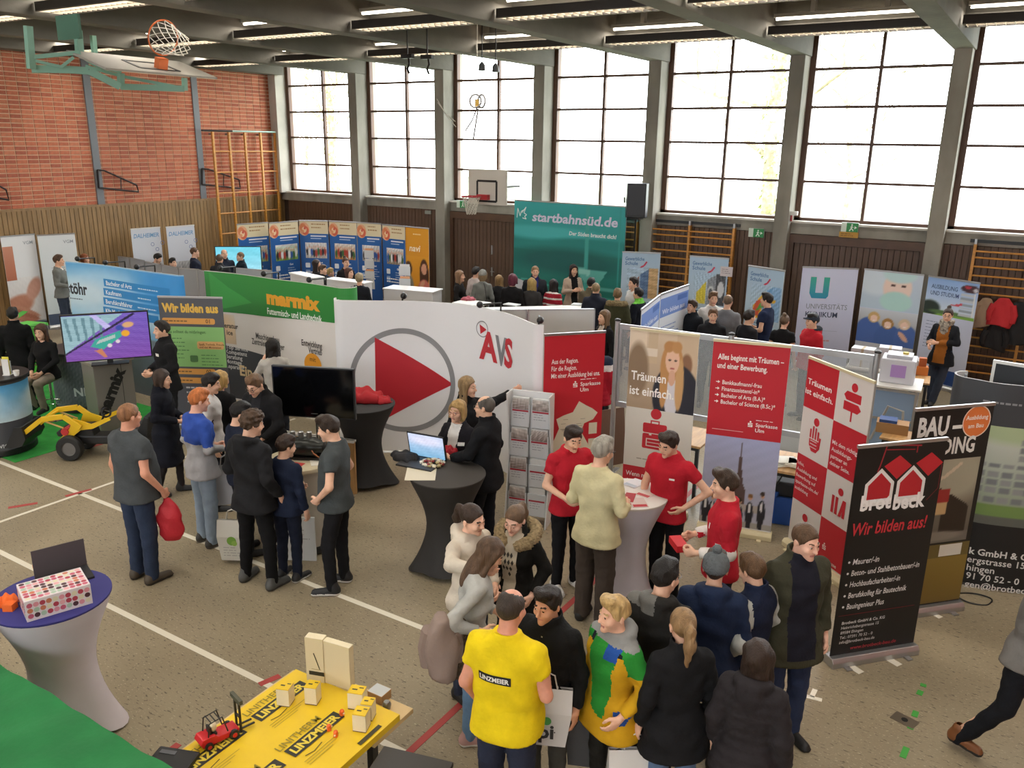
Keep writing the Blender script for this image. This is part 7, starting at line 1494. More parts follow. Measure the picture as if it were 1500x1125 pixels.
# dark table edge at the bottom
q = at(600, 1106, .74); q2 = at(690, 1124, .74); table('dark grey table at the bottom edge before the man in yellow', (q.x-.02, q.y-.62), (q2.x+.05, q2.y-.62), .62, .74, mat('dark_laminate', '35322f', .5), legs=PLB)
# red-framed board at the right edge
q = at(1500, 1085); t = thing('framed_board', 'low white board with red frame at the right edge', 'board', (.40, 5.02, 0), math.radians(55)); MB().box((0, 0, .04), (.9, .02, .7), mat('cream_board', 'cfc4ae', .6)).build('panel', t)
for a, b in (((0, -.01, .64), (.9, .03, .72)), ((0, -.01, .02), (.9, .03, .10)), ((0, -.01, .02), (.07, .03, .72)), ((.83, -.01, .02), (.9, .03, .72))): MB().box(a, b, mat('red_frame', 'b0222c', .5)).build('frame_bar', t)
# cable loop on the floor
q = at(1427, 878); m = MB(); m.tube([(.16*math.cos(a)*(1+.1*math.sin(3*a)), .11*math.sin(a), .008+.004*math.sin(2*a)) for a in np.linspace(0, 4*PI, 49)], .007, PLB, 5); thing('cable', 'black cable coiled on the floor behind the roll-up with orange disc', 'cable', (q.x, q.y, 0), .3, None, m.mesh('cable'))
# ================================================================== mesh wall and what stands behind it
MESH = bpy.data.materials.new('perforated_metal'); MESH.use_nodes = True; nt = MESH.node_tree; N = nt.nodes.new; L = nt.links.new; bs = nt.nodes['Principled BSDF']; bs.inputs['Base Color'].default_value = (*lin('b9bfc2'), 1); bs.inputs['Metallic'].default_value = .5; bs.inputs['Roughness'].default_value = .45
tc = N('ShaderNodeTexCoord'); vm = N('ShaderNodeVectorMath'); vm.operation = 'SCALE'; vm.inputs[3].default_value = 62; fr_ = N('ShaderNodeVectorMath'); fr_.operation = 'FRACTION'; sb = N('ShaderNodeVectorMath'); sb.operation = 'SUBTRACT'; sb.inputs[1].default_value = (.5, .5, .5); ml = N('ShaderNodeVectorMath'); ml.operation = 'MULTIPLY'; ml.inputs[1].default_value = (1, 0, 1); ln = N('ShaderNodeVectorMath'); ln.operation = 'LENGTH'; gt = N('ShaderNodeMath'); gt.operation = 'GREATER_THAN'; gt.inputs[1].default_value = .36
L(tc.outputs['Object'], vm.inputs[0]); L(vm.outputs[0], fr_.inputs[0]); L(fr_.outputs[0], sb.inputs[0]); L(sb.outputs[0], ml.inputs[0]); L(ml.outputs[0], ln.inputs[0]); L(ln.outputs['Value'], gt.inputs[0]); L(gt.outputs[0], bs.inputs['Alpha'])
a_, b_ = at(905, 470, 2.12), at(1286, 517, 2.12); t = thing('mesh_partition', 'perforated metal partition on three aluminium posts', 'partition', (a_.x, a_.y, 0), math.atan2(b_.y-a_.y, b_.x-a_.x)); W = (b_-a_).length; xm = W*.475
for x in (0, xm, W):
    MB().tube([(x, 0, 0), (x, 0, 2.12)], .033, ALU, 12).build('post', t); MB().lathe([(.038, 2.12), (.038, 2.14), (.02, 2.15)], PLB, 12, c=(x, 0, 0)).build('post_cap', t); MB().box((x-.03, -.25, 0), (x+.03, .25, .02), ALU).build('foot', t)
for x0, x1 in ((.035, xm-.035), (xm+.035, W-.035)):
    for z in (2.02, .98): MB().box((x0, -.018, z), (x1, .018, z+.07), ALU).build('rail', t)
    for x in (x0, x1-.03): MB().box((x, -.012, 1.05), (x+.03, .012, 2.02), ALU).build('stile', t)
    MB().add([(x0+.03, 0, 1.05), (x1-.03, 0, 1.05), (x1-.03, 0, 2.02), (x0+.03, 0, 2.02)], [(0, 1, 2, 3)], MESH).build('perforated_sheet', t)
y0 = a_.y+.25
def tbl2(label, p, q, z=.76, dep=.7, **k): p, q = at(*p, z)+Vector((0, .36 if dep == .7 else 0, 0)), at(*q, z)+Vector((0, .36 if dep == .7 else 0, 0)); return table(label, (p.x, p.y), (q.x, q.y), dep, z, legs=PLB, **k), p, q
_, p1, q1 = tbl2('beech table behind the left end of the mesh wall', (904, 645), (1010, 668)); _, p2, q2 = tbl2('beech table behind the middle of the mesh wall', (1060, 692), (1190, 716))
q = at(917, 630, .76); m = MB(); m.lathe([(.03, 0), (.035, .02), (.035, .13), (.014, .19), (.014, .23), (.0, .23)], mat('water_bottle', 'c9d4dc', .12, 0), 14); t = thing('water_bottle', 'clear water bottle on the beech table by the mesh wall post', 'bottle', (q.x, q.y+.36, .76), 0, None, m.mesh('water_bottle')); MB().lathe([(.016, .225), (.016, .25)], mat('blue_cap', '3a6ab0', .4), 10).build('cap', t)
for k, (px, py, l, cc) in enumerate(((1075, 682, 'stack of white magazines on the middle beech table, left', 'cfcfcd'), (1092, 688, 'stack of grey brochures on the middle beech table', 'b3b6ba'), (1132, 694, 'crumpled white paper sheets on the middle beech table', 'e0dcd0'), (1160, 700, 'white paper sheets at the right end of the middle beech table', 'ddd6c6'))):
    q = at(px, py, .78); r = random.Random(k); t = thing('paper_stack', l, 'papers', (q.x, q.y+.46, .76), r.uniform(-.4, .5), 'papers on the beech tables')
    for j in range(4): MB().box((-.16, -.11, j*.012), (.16, .11, j*.012+.011), mat('paper_'+cc, cc, .55)).build('sheet', t, loc=(r.uniform(-.03, .03), r.uniform(-.03, .03), 0)).rotation_euler = (0, 0, r.uniform(-.4, .4))
q = at(1150, 745, .2); t = thing('blue_crate', 'blue crate with black lid under the middle beech table', 'crate', (q.x, q.y+.15, 0), .2); MB().box((-.25, -.18, 0), (.25, .18, .34), mat('blue_plastic', '2450a0', .5)).build('crate_body', t, bevel=.012); MB().box((-.2, -.15, .34), (.2, .15, .52), mat('black_bag', '1c1c1f', .6)).build('lid', t, bevel=.03); MB().tube([(-.15, -.16, .5), (-.1, -.17, .62), (.1, -.17, .62), (.15, -.16, .5)], .012, PLB, 6).build('handle', t)
q = at(1108, 745, .2); t = thing('blue_crate', 'blue crate partly hidden left of the black-lidded crate', 'crate', (q.x, q.y+.3, 0), -.1); MB().box((-.2, -.15, 0), (.2, .15, .38), mat('blue_plastic', '2450a0')).build('crate_body', t, bevel=.012); MB().box((-.21, -.16, .36), (.21, .16, .40), mat('blue_plastic', '2450a0')).build('rim', t)
q = at(1128, 660, .9); m = MB(); m.box((-.22, -.2, 0), (.22, .2, .05), mat('chair_grey', '55585c', .6)); t = thing('chair', 'grey chair with pale back behind the middle beech table', 'chair', (q.x, q.y+.8, 0), .1)
MB().box((-.22, -.22, .44), (.22, .22, .47), mat('chair_shell', 'c9c9c6', .5)).build('seat', t); MB().box((-.22, .20, .5), (.22, .22, .85), mat('chair_shell', 'c9c9c6')).build('backrest', t)
for x in (-.2, .2):
    for y in (-.2, .2): MB().tube([(x, y, 0), (x, y, .45 if y < 0 else .8)], .012, ALU, 8).build('leg', t)
q = at(893, 650, .4); m = MB(); t = thing('leaning_board', 'brown board leaning behind the red map roll-up', 'board', (q.x-.03, q.y+.25, 0), math.radians(60)); t.rotation_euler = (math.radians(-8), 0, math.radians(60)); MB().box((-.2, 0, 0), (.2, .02, .8), mat('brown_board', '6d5040', .6)).build('panel', t, bevel=.004)
q = at(935, 690, .2); t = thing('power_box', 'black box with a cable under the left beech table', 'box', (q.x-.1, q.y+.2, 0), .3); MB().box((-.12, -.1, 0), (.12, .1, .3), PLB).build('housing', t, bevel=.01); MB().tube([(.1, 0, .05), (.3, -.1, .01), (.5, 0, .01)], .008, PLB, 5).build('cable', t)
# hospital demonstration unit
q = at(1289, 640, .05); t = thing('display_cabinet', 'aluminium cabinet with blue-grey panels and a white top near the mesh wall end', 'cabinet', (-1.80, 12.55, 0), math.radians(4)); GLZ = mat('blue_panel', '8fa9c9', .25)
for x in (0, .62):
    for y in (0, .6): MB().box((x, y, 0), (x+.035, y+.035, 1.0), ALU).build('frame_post', t)
for z in (.05, .52, .95): MB().box((.035, 0, z), (.62, .03, z+.03), ALU).build('frame_bar', t)
MB().box((.035, .02, .08), (.62, .03, .95), GLZ).build('front_panel', t); MB().box((.62, .035, .08), (.65, .6, .95), GLZ).build('side_panel', t); MB().box((-.03, -.03, 1.0), (.69, .67, 1.03), PLW).build('top', t, bevel=.004); MB().tube([(.12, -.01, .2), (.3, -.06, .75), (.5, -.05, .7), (.55, -.03, .12)], .018, mat('hose_grey', 'a9a9a6', .5), 8).build('hose', t)
t = thing('demo_machine', 'white machine with a purple square on the aluminium cabinet', 'machine', (-1.70, 12.72, 1.03), math.radians(4)); MB().box((0, 0, 0), (.46, .40, .36), mat('machine_white', 'd3d3dc', .35)).build('housing', t, bevel=.02); MB().box((.14, -.006, .10), (.34, 0, .28), mat('purple_label', 'b490d0', .5)).build('label_panel', t); MB().box((.06, .05, .36), (.40, .36, .41), mat('machine_lid', 'bfc0ca', .35)).build('lid', t, bevel=.01); MB().lathe([(.04, .41), (.04, .44)], mat('yellow_cap', 'd8c060', .5), 12, c=(.3, .2, 0)).build('dial', t)
tt, p, q = tbl2('small beech table with an orange box beside the scarf woman', (1330, 558), (1362, 562), .78, .5); q = at(1346, 552, .78); m = MB(); m.box((-.1, -.07, 0), (.1, .07, .14), mat('orange_card', 'd8823c', .5)); m.box((-.05, -.05, .14), (.06, .05, .28), mat('orange_card_dark', 'b0582c', .5)); thing('orange_box', 'small orange boxes stacked on the beech table by the scarf woman', 'box', (q.x, q.y+.18, .78), .2, None, m.mesh('orange_box', .004))
table('white table with boxes before the nurse roll-up', (-2.45, 14.35), (-1.35, 14.43), .7, .78, PLW)
for k, (x, y, w_, h_, l, cc) in enumerate(((-2.25, 14.65, .36, .30, 'white carton on the white table, left', 'd3d3d8'), (-1.85, 14.7, .34, .36, 'white carton with grey mark on the white table', 'cfd0d8'), (-1.52, 14.65, .26, .22, 'small white carton at the right end of the white table', 'd8d8da'))):
    t = thing('carton', l, 'box', (x, y, .78), .1*k, 'cartons on the white table'); MB().box((-w_/2, -.13, 0), (w_/2, .13, h_), mat('carton_'+cc, cc, .6)).build('carton_body', t, bevel=.004); MB().box((-.02, -.132, .0), (.02, .132, h_+.001), mat('tape_tan', 'b9a98c', .5)).build('tape', t)
tbl2('wooden table with folders behind the black roll-up', (1288, 640), (1330, 648), .6, .5); q = at(1303, 636, .62); t = thing('folder_box', 'brown file box with blue folder behind the black roll-up', 'box', (q.x, q.y+.2, .6), .1); MB().box((-.2, -.12, 0), (.2, .12, .14), mat('brown_card', 'a98052', .7)).build('carton', t); MB().box((-.17, -.10, .14), (.05, .10, .18), mat('folder_blue', '2a4a86', .5)).build('folder', t)
# ================================================================== low partitions and white counters at the back
def screen_(label, p, q, h, col, group=None, name='partition_screen'):
    a, b = at(*p, h), at(*q, h); W = math.hypot(b.x-a.x, b.y-a.y); t = thing(name, label, 'partition', (a.x, a.y, 0), math.atan2(b.y-a.y, b.x-a.x), group)
    MB().box((.015, -.012, .06), (W-.015, .012, h-.015), mat('felt_'+col, col, .9, bump=.2, bscale=200)).build('panel', t); m = MB()
    for a_, b_ in (((0, -.015, 0), (.02, .015, h)), ((W-.02, -.015, 0), (W, .015, h)), ((0, -.015, h-.02), (W, .015, h))): m.box(a_, b_, ALU)
    m.build('frame', t); MB().box((.0, -.2, 0), (.03, .2, .02), ALU).build('foot', t); MB().box((W-.03, -.2, 0), (W, .2, .02), ALU).build('foot', t); return t
G_ = 'low grey partition screens'
for k, (p, q) in enumerate((((173, 375), (190, 377)), ((190, 377), (211, 381)), ((212, 383), (236, 387)), ((236, 387), (261, 392)), ((262, 392), (289, 394)), ((289, 394), (300, 397)))): screen_('low grey partition screen, %s from the white roll-ups' % ('first', 'second', 'third', 'fourth', 'fifth', 'sixth')[k], p, q, 1.5, '9a9ca0', G_)
screen_('low grey screen before the cyan monitor', (343, 392), (398, 396), 1.45, '9fa3a6', G_)
screen_('tall pale screen, left of the pair behind the red map roll-up', (690, 453), (772, 453), 2.0, 'c6c7c3', 'tall pale screens'); screen_('tall pale screen, right of the pair behind the red map roll-up', (773, 453), (872, 452), 2.0, 'c9cac6', 'tall pale screens')
def wcounter(label, p, q, h, dep=.5, group='white counters at the back'):
    a, b = at(*p, h), at(*q, h); W = math.hypot(b.x-a.x, b.y-a.y); t = thing('white_counter', label, 'counter', (a.x, a.y, 0), math.atan2(b.y-a.y, b.x-a.x), group); MB().box((.02, .02, .05), (W-.02, dep-.02, h-.03), mat('counter_white', 'd6d5d6', .5)).build('body', t); MB().box((0, 0, h-.03), (W, dep, h), mat('counter_white_top', 'dcdbdb', .4)).build('top', t, bevel=.004); MB().box((.05, .05, 0), (W-.05, dep-.05, .05), PLB).build('plinth', t); return t
wcounter('white counter left before the blue posters', (423, 399), (458, 407), 1.45, .3); wcounter('white counter in the middle before the blue posters', (476, 408), (533, 415), 1.40, .3); wcounter('white counter before the orange poster', (560, 422), (634, 428), 1.25)
t = tv('cyan monitor behind the grey screens beside the bald man', (-17.3, 14.3, 1.05), 1.15, .62, math.radians(38), lambda A, w_, h_: A.photo(.018, .018, w_-.036, h_-.036, Pic('6fd0e4', '9fdcec').noise(.05, 8, 6, 3), 20, 12)); MB().tube([(0, .08, -1.05), (0, .08, .3)], .03, ALUD, 10).build('pole', t); MB().box((-.3, -.2, -1.05), (.3, .3, -1.03), PLB).build('base_plate', t)
# tables of the teal stand
table('white table with pink leaflets before the wooden doors', tuple(at(662, 443, 1.25).xy), tuple(at(702, 448, 1.25).xy), .45, 1.25, PLW, name='table'); q = at(686, 438, 1.27); cloth_lump('pink bag on the white table by the wooden doors', (q.x, q.y, 1.25), .14, .1, .07, 'b05a68', seed=13)
table('long white table before the teal backdrop', tuple(at(712, 456, 1.2).xy), tuple(at(872, 452, 1.2).xy), .4, 1.2, PLW); 
for k, (px, py) in enumerate(((742, 446), (842, 446), (855, 447))): q = at(px, py+3, 1.2); paper((q.x, q.y+.2, 1.2), .2*k, .3, .2, ('d3d6da', 'c9cdd0', 'd8d4cc')[k], ('white leaflets on the long white table, left part', 'grey papers on the long white table, before the crew-cut boy', 'cream papers on the long white table, right end')[k], th=.02)
# clear brochure stand before the blue posters
q = at(540, 480); a_ = at(541, 370, 1.5); t = thing('brochure_stand', 'clear brochure stand with orange and grey brochures before the blue posters', 'stand', (a_.x, a_.y, 0), math.radians(20)); MB().tube([(0, .03, 0), (0, .03, 1.55)], .015, ALU, 8).build('pole', t); MB().lathe([(.18, 0), (.18, .015), (.03, .03)], ALU, 20).build('foot_plate', t)
for k in range(4): sh = MB().box((-.13, -.03, .55+k*.27), (.13, -.02, .75+k*.27), mat('clear_pocket', 'cfd2d4')).build('pocket', t); MB().box((-.11, -.018, .56+k*.27), (.11, .0, .80+k*.27), mat('brochure_%d' % (k % 2), ('d8d8d8', 'e0a070')[k % 2], .5)).build('brochure', t)
a_ = at(590, 405, 1.5)+Vector((-.35, .5, 0)); t = thing('brochure_stand', 'clear brochure stand before the orange poster', 'stand', (a_.x, a_.y, 0), math.radians(20)); MB().tube([(0, .03, 0), (0, .03, 1.6)], .015, ALU, 8).build('pole', t); MB().lathe([(.18, 0), (.18, .015), (.03, .03)], ALU, 20).build('foot_plate', t)
for k in range(4): MB().box((-.13, -.03, .62+k*.27), (.13, -.02, .82+k*.27), mat('clear_pocket', 'cfd2d4')).build('pocket', t); MB().box((-.11, -.018, .63+k*.27), (.11, .0, .87+k*.27), mat('brochure_%d' % ((k+1) % 2), ('e0a070', 'd8d8d8')[k % 2], .5)).build('brochure', t)
# ================================================================== gym equipment
OAK = mat('varnished_ladder', 'c58a3c', .4, var=.12, scale=4, stretch=(1, 1, 6)); BLKM = mat('black_steel', '1f1c1b', .45, .4); MINT = mat('mint_paint', '86b3a0', .5)
# climbing frame on the brick wall
XW = XL+.16; ys = [atx(px, 193, XW).y for px in (311, 335, 358, 381, 402)]; zt = atx(311, 193, XW).z
t = thing('climbing_frame', 'varnished wooden climbing frame of square bays on the brick wall', 'climbing frame', (XW, 0, 0))
for y in ys: MB().box((-.03, y-.03, .1), (.03, y+.03, zt), OAK).build('upright', t, bevel=.006)
zs = [atx(311+(k*3.5), yy, XW).z for k, yy in enumerate((222, 252, 283, 313, 343, 372))]; dz = (zs[0]-zs[-1])/5; z = zs[0]
while z > .2:
    for a, b in zip(ys, ys[1:]): MB().tube([(0, a+.02, z), (0, b-.02, z)], .02, OAK, 8).build('rung', t)
    z -= dz
MB().tube([(.02, ys[0]-.35, zt+.03), (.02, ys[1]+.1, zt+.03)], .025, BLKM, 8).build('hinge_bar', t); MB().tube([(.02, ys[1]+.1, zt+.03), (.02, ys[-1]+.55, zt+.03)], .02, mat('mint_light', 'a9cfc4', .4), 8).build('guide_rail', t)
for y in ys: MB().box((-.14, y-.02, zt-.08), (-.03, y+.02, zt-.03), ALUD).build('wall_bracket', t)
# swivelling ballet-type brackets on the steel columns
XB = XL+.06
def brk(label, pts):
    P_ = [atx(px, py, XB) for px, py in pts]; c0 = P_[0]; t = thing('wall_bracket', label, 'bracket', c0, 0, 'black steel brackets on the brick wall'); Q = [p-c0 for p in P_]
    MB().tube([Q[0], Q[1], Q[2], Q[3], Q[4]], .02, BLKM, 8).build('frame', t)
    for a, b in ((Q[0], Q[4]),): MB().tube([a, b], .025, BLKM, 8).build('pivot', t)
    u = Q[1].lerp(Q[2], .5); v = Q[4].lerp(Q[3], .55); MB().tube([u, v], .012, BLKM, 6).build('brace', t)
brk('black swing-out bracket on the middle steel column of the brick wall', [(143, 249), (153, 250), (200, 271), (203, 281), (145, 275)]); brk('black swing-out bracket beside the climbing frame', [(296, 247), (305, 248), (350, 263), (352, 276), (296, 270)]); brk('black swing-out bracket cut off by the left edge', [(-45, 252), (-35, 254), (9, 278), (13, 293), (-44, 282)])
# ceiling-hung folded basketball goal
a_ = CAMP+ray(97, 76)*13.0; U = Vector((0, 1, 0)); Vv = Vector((.9, 0, -.27)).normalized(); Nn = U.cross(Vv); Nn = -Nn if Nn.x+Nn.z < 0 else Nn
t = thing('ceiling_basketball_goal', 'folded basketball goal on mint-painted frame under the ceiling', 'basketball goal', a_)
LB, HB = 1.7, .85; GB = mat('board_grey', '9a958b', .6); m = MB(); vs = [U*x+Vv*y+Nn*o for o in (0, .025) for x, y in ((0, 0), (LB, 0), (LB, HB), (0, HB))]; m.add(vs, [(0, 1, 2, 3), (7, 6, 5, 4), (0, 4, 5, 1), (1, 5, 6, 2), (2, 6, 7, 3), (3, 7, 4, 0)], GB); m.build('backboard', t)
m = MB(); q = lambda x, y: U*x+Vv*y+Nn*.028
for a, b in (((.6, .3), (1.2, .3)), ((.6, .68), (1.2, .68)), ((.6, .3), (.6, .68)), ((1.2, .3), (1.2, .68))): m.bar(q(*a), q(*b), .05, .004, PLB, Nn)
m.build('target_square', t); ORG = mat('rim_orange', 'd8703a', .4); m = MB(); m.bar(q(.95, .62), q(.95, .62)+Nn*.14, .14, .10, ORG, Vv); m.build('rim_plate', t)
rc = q(.95, .62)+Nn*.40; m = MB(); m.tube([rc+(U*math.cos(a)+Nn*math.sin(a))*.225 for a in np.linspace(0, 2*PI, 25)[:-1]], .011, ORG, 8, closed=True); m.build('rim', t)
NET = mat('net_cord', 'd6d2c6', .8)
def net(rc, ax1, ax2, dn, r0, r1, h, par, n=12):
    m = MB()
    for s_ in (1, -1):
        for k in range(n):
            pts = [rc+(ax1*math.cos(2*PI*(k+s_*j*.5)/n)+ax2*math.sin(2*PI*(k+s_*j*.5)/n))*(r0+(r1-r0)*(j/5)**.7)+dn*h*j/5 for j in range(6)]; m.tube(pts, .006, NET, 4, cap=False)
    m.build('net', par)
net(rc, U, Nn, Vv, .22, .13, .40, t)
def frame_bar(name, pts, r_=.03, d=13.2, mt=MINT):
    P_ = [CAMP+ray(x, y)*(d if len(p) < 3 else p[2])-a_ for p in pts for x, y in (p[:2],)]; m = MB()
    for p, q_ in zip(P_, P_[1:]): m.bar(p, q_, r_*2, r_*2, mt)
    m.build(name, t)
frame_bar('hanger', [(41, 38), (46, 101)], .04, 12.9); frame_bar('hanger', [(114, 44), (117, 80)], .04, 13.2); frame_bar('hanger', [(136, 52), (139, 82)], .03, 13.6); frame_bar('frame_tube', [(44, 84), (118, 77)], .025, 12.9); frame_bar('frame_tube', [(46, 101), (100, 102), (130, 104), (176, 127)], .045, 13.0); frame_bar('frame_tube', [(176, 127), (270, 130)], .04, 13.3); frame_bar('frame_tube', [(177, 107), (177, 127)], .035, 13.3); frame_bar('frame_tube', [(270, 114), (271, 133)], .03, 13.9); frame_bar('brace', [(125, 97), (180, 112), (262, 128)], .02, 13.4); frame_bar('brace', [(112, 78), (140, 96), (178, 106)], .02, 13.2); frame_bar('brace', [(46, 88), (90, 98), (108, 84)], .018, 12.9)
MB().box((-.25, -.02, 0), (.25, .02, .30), mat('mint_dark', '4f7a68', .5)).build('drive_box', t, loc=CAMP+ray(103, 58)*13.3-a_)
# wall-mounted goal at the windows
YG = 17.0; a_ = aty(686, 248, YG); b_ = aty(742, 301, YG); t = thing('basketball_goal', 'white basketball board with red rim on the window wall', 'basketball goal', (a_.x, YG, 0)); W = b_.x-a_.x; BW = mat('board_white', 'c6c1b6', .5); z0 = aty(714, 300, YG).z; z1 = aty(714, 248, YG).z
MB().box((0, 0, z0), (W, .03, z1), BW).build('backboard', t, bevel=.004); m = MB(); x0, x1 = W*.24, W*.74; za_, zb_ = z0+.10*(z1-z0), z0+.67*(z1-z0)
for a, b in (((x0, za_), (x1, za_)), ((x0, zb_), (x1, zb_)), ((x0, za_), (x0, zb_)), ((x1, za_), (x1, zb_))): m.bar((a[0], -.004, a[1]), (b[0], -.004, b[1]), .05, .006, PLB, (0, 1, 0))
m.build('target_square', t); RR = mat('rim_red', 'b8303a', .4); cxr = W*.30; m = MB(); m.box((cxr+.0, -.12, z0+.12), (cxr+.30, 0, z0+.24), RR); m.build('rim_plate', t); m = MB(); rc = Vector((cxr, -.35, z0+.20)); m.tube([rc+Vector((.225*math.cos(a), .225*math.sin(a), 0)) for a in np.linspace(0, 2*PI, 25)[:-1]], .014, RR, 8, closed=True); m.build('rim', t); net(rc, Vector((1, 0, 0)), Vector((0, 1, 0)), Vector((0, 0, -1)), .22, .11, .42, t)
for x in (W*.25, W*.75): MB().bar((x, .03, (z0+z1)/2), (x, 17.5-YG+.5, (z0+z1)/2), .05, .05, BLKM).build('wall_arm', t)
# wall bars
def wallbars(label, xs_, zt=2.62, Y=17.62, first=None):
    t = thing('wall_bars', label, 'wall bars', (xs_[0], Y, 0), 0, 'wall bars under the windows')
    for x in xs_: MB().box((x-xs_[0]-.025, -.01, .05), (x-xs_[0]+.025, .10, zt), OAK).build('upright', t, bevel=.005); MB().box((x-xs_[0]-.02, .0, zt), (x-xs_[0]+.02, .12, zt+.09), ALU).build('hanger_plate', t)
    for a, b in zip(xs_, xs_[1:]):
        z = zt-.12; k = 0
        while z > .15: MB().tube([(a-xs_[0]+.02, .0 if k else -.05, z), (b-xs_[0]-.02, .0 if k else -.05, z)], .017, OAK, 8).build('rung', t); z -= .165 if k else .12; k += 1
    MB().box((-.1, .10, zt+.02), (xs_[-1]-xs_[0]+.1, .13, zt+.08), PLB).build('wall_rail', t)
X_ = lambda px, py: aty(px, py, 17.62).x
wallbars('varnished wall bars behind the loudspeaker, left pair of uprights', [X_(919, 330)-.55, X_(932, 330)]); wallbars('varnished wall bars behind the middle school roll-up', [X_(949, 330), X_(1010, 332), X_(1075, 335)]); wallbars('varnished wall bars with coats hanging on them', [X_(1427, 370), X_(1427, 370)+.95, X_(1427, 370)+1.9])
def coat(label, px, py, col, w_, h_, dy=.12, seed=1):
    p = aty(px, py, 17.62-dy); t = thing('hanging_coat', label, 'coat', p); g = box_grid((-w_, -.14, -h_), (w_, .12, .06), .025); x, y, z = g.x, g.y, g.z; r = random.Random(seed); ph = [r.uniform(0, 6) for _ in range(4)]
    w2 = np.interp(z, [-h_, -h_*.5, -.08, .05], [w_*.75, w_*.85, w_*.6, w_*.3]); d = (np.sqrt((x/w2)**2+(y/.085)**2)-1)*.085+.016*np.sin(26*x+ph[0]+3*z)*np.sin(9*z+ph[1]); d = np.maximum(d, np.maximum(-h_+.04+.05*np.sin(7*x+ph[2])-z, z-.04)); P_, F_ = snets(d, g.xs, g.ys, g.zs); mt = mat('coat_'+col, col, .8, bump=.3, bscale=30); obj('coat_body', np_mesh('coat_body', P_, F_, [mt]), t)
    MB().tube([(w_*.55, -.03, -.08), (w_*.75, -.06, -h_*.45), (w_*.7, -.05, -h_*.72)], [.06, .055, .045], mt, 8).build('sleeve', t); MB().tube([(-w_*.55, -.03, -.08), (-w_*.72, -.06, -h_*.4), (-w_*.7, -.05, -h_*.68)], [.06, .055, .045], mt, 8).build('sleeve', t); return t
coat('beige coat hanging on the wall bars, left of the red jacket', 1445, 440, 'a58a70', .22, .55, seed=2); coat('bright red jacket hanging on the wall bars', 1471, 440, 'c22a30', .27, .55, .2, 3); coat('black coat hanging below the red jacket on the wall bars', 1460, 478, '1d1b1d', .26, .5, .14, 4); coat('black coat hanging at the right end of the wall bars', 1496, 446, '1b1a1c', .28, .75, .12, 5)
i = PEOPLE['hair_g']; d_ = i['M'] @ i['bend']((-.27, .27, 1.20)); t = coat('taupe jacket with fur edge draped over the arm of the girl in grey sweatshirt', 1445, 440, '8d7a70', .15, .52, seed=9); t.location = d_; t.name = 'draped_jacket'; t.rotation_euler = (0, 0, i['rz']+1.57); m = MB(); m.tube([(-.13, -.06, -.05), (-.15, -.07, -.25), (-.12, -.06, -.5)], [.04, .045, .04], mat('fur_dark', '5a4a3a', .95, var=.35, scale=40, bump=1., bscale=120), 8); m.build('fur_edge', t)
# loudspeaker on a stand
s0 = aty(933, 292, 16.9); t = thing('loudspeaker', 'black loudspeaker on a tall stand under the window', 'loudspeaker', (s0.x, 16.9, s0.z-.38), .35); m = MB(); m.prism([(-.20, -.16), (.20, -.16), (.24, .02), (.14, .20), (-.14, .20), (-.24, .02)], 0, .72, PLB); m.build('cabinet', t, bevel=.015); MB().box((-.17, -.175, .06), (.17, -.158, .66), mat('grille', '35363a', .5, .3)).build('grille', t, bevel=.005); MB().tube([(-.26, 0, .3), (-.27, 0, .42)], .02, PLB, 6).build('carry_handle', t)
t = thing('speaker_stand', 'black stand carrying the loudspeaker beside the teal backdrop', 'stand', (s0.x, 16.9, 0)); MB().tube([(0, 0, .05), (0, 0, s0.z-.39)], .022, BLKM, 10).build('pole', t); MB().box((-.12, -.12, s0.z-.42), (.12, .12, s0.z-.385), BLKM).build('top_plate', t)
for k in range(3): a = k*2.094; MB().tube([(.03*math.cos(a), .03*math.sin(a), .7), (.24*math.cos(a), .24*math.sin(a), .02)], .014, BLKM, 6).build('leg', t)
# gym rings on straps
c_ = CAMP+ray(699, 150)*14.2; t = thing('gym_rings', 'gym rings with yellow block and two grey straps hanging from the ceiling', 'gym rings', c_); WDR = mat('ring_wood', '8d8a86', .5)
for dx, tl in ((-.02, .2), (.05, -.35)): MB().tube([(dx+.10*math.cos(a)*math.cos(tl), .10*math.cos(a)*math.sin(tl)+dx, .02+.10*math.sin(a)) for a in np.linspace(0, 2*PI, 21)[:-1]], .016, WDR, 7, closed=True).build('ring', t)
MB().box((-.035, -.02, -.09), (.035, .02, .05), mat('yellow_block', 'd0a850', .6)).build('block', t, bevel=.01); MB().tube([(0, 0, -.08), (-.10, 0, -.28), (-.25, .02, -.44)], .012, mat('strap_grey', '77736e', .8), 5).build('strap', t); MB().tube([(.02, 0, -.1), (-.03, 0, -.35), (-.09, .02, -.58)], .014, mat('strap_grey', '77736e'), 5).build('strap', t); MB().tube([(0, 0, .1), (0, 0, 6.93-c_.z)], .005, mat('rope_pale', 'd3cdbf', .8), 5).build('rope', t)
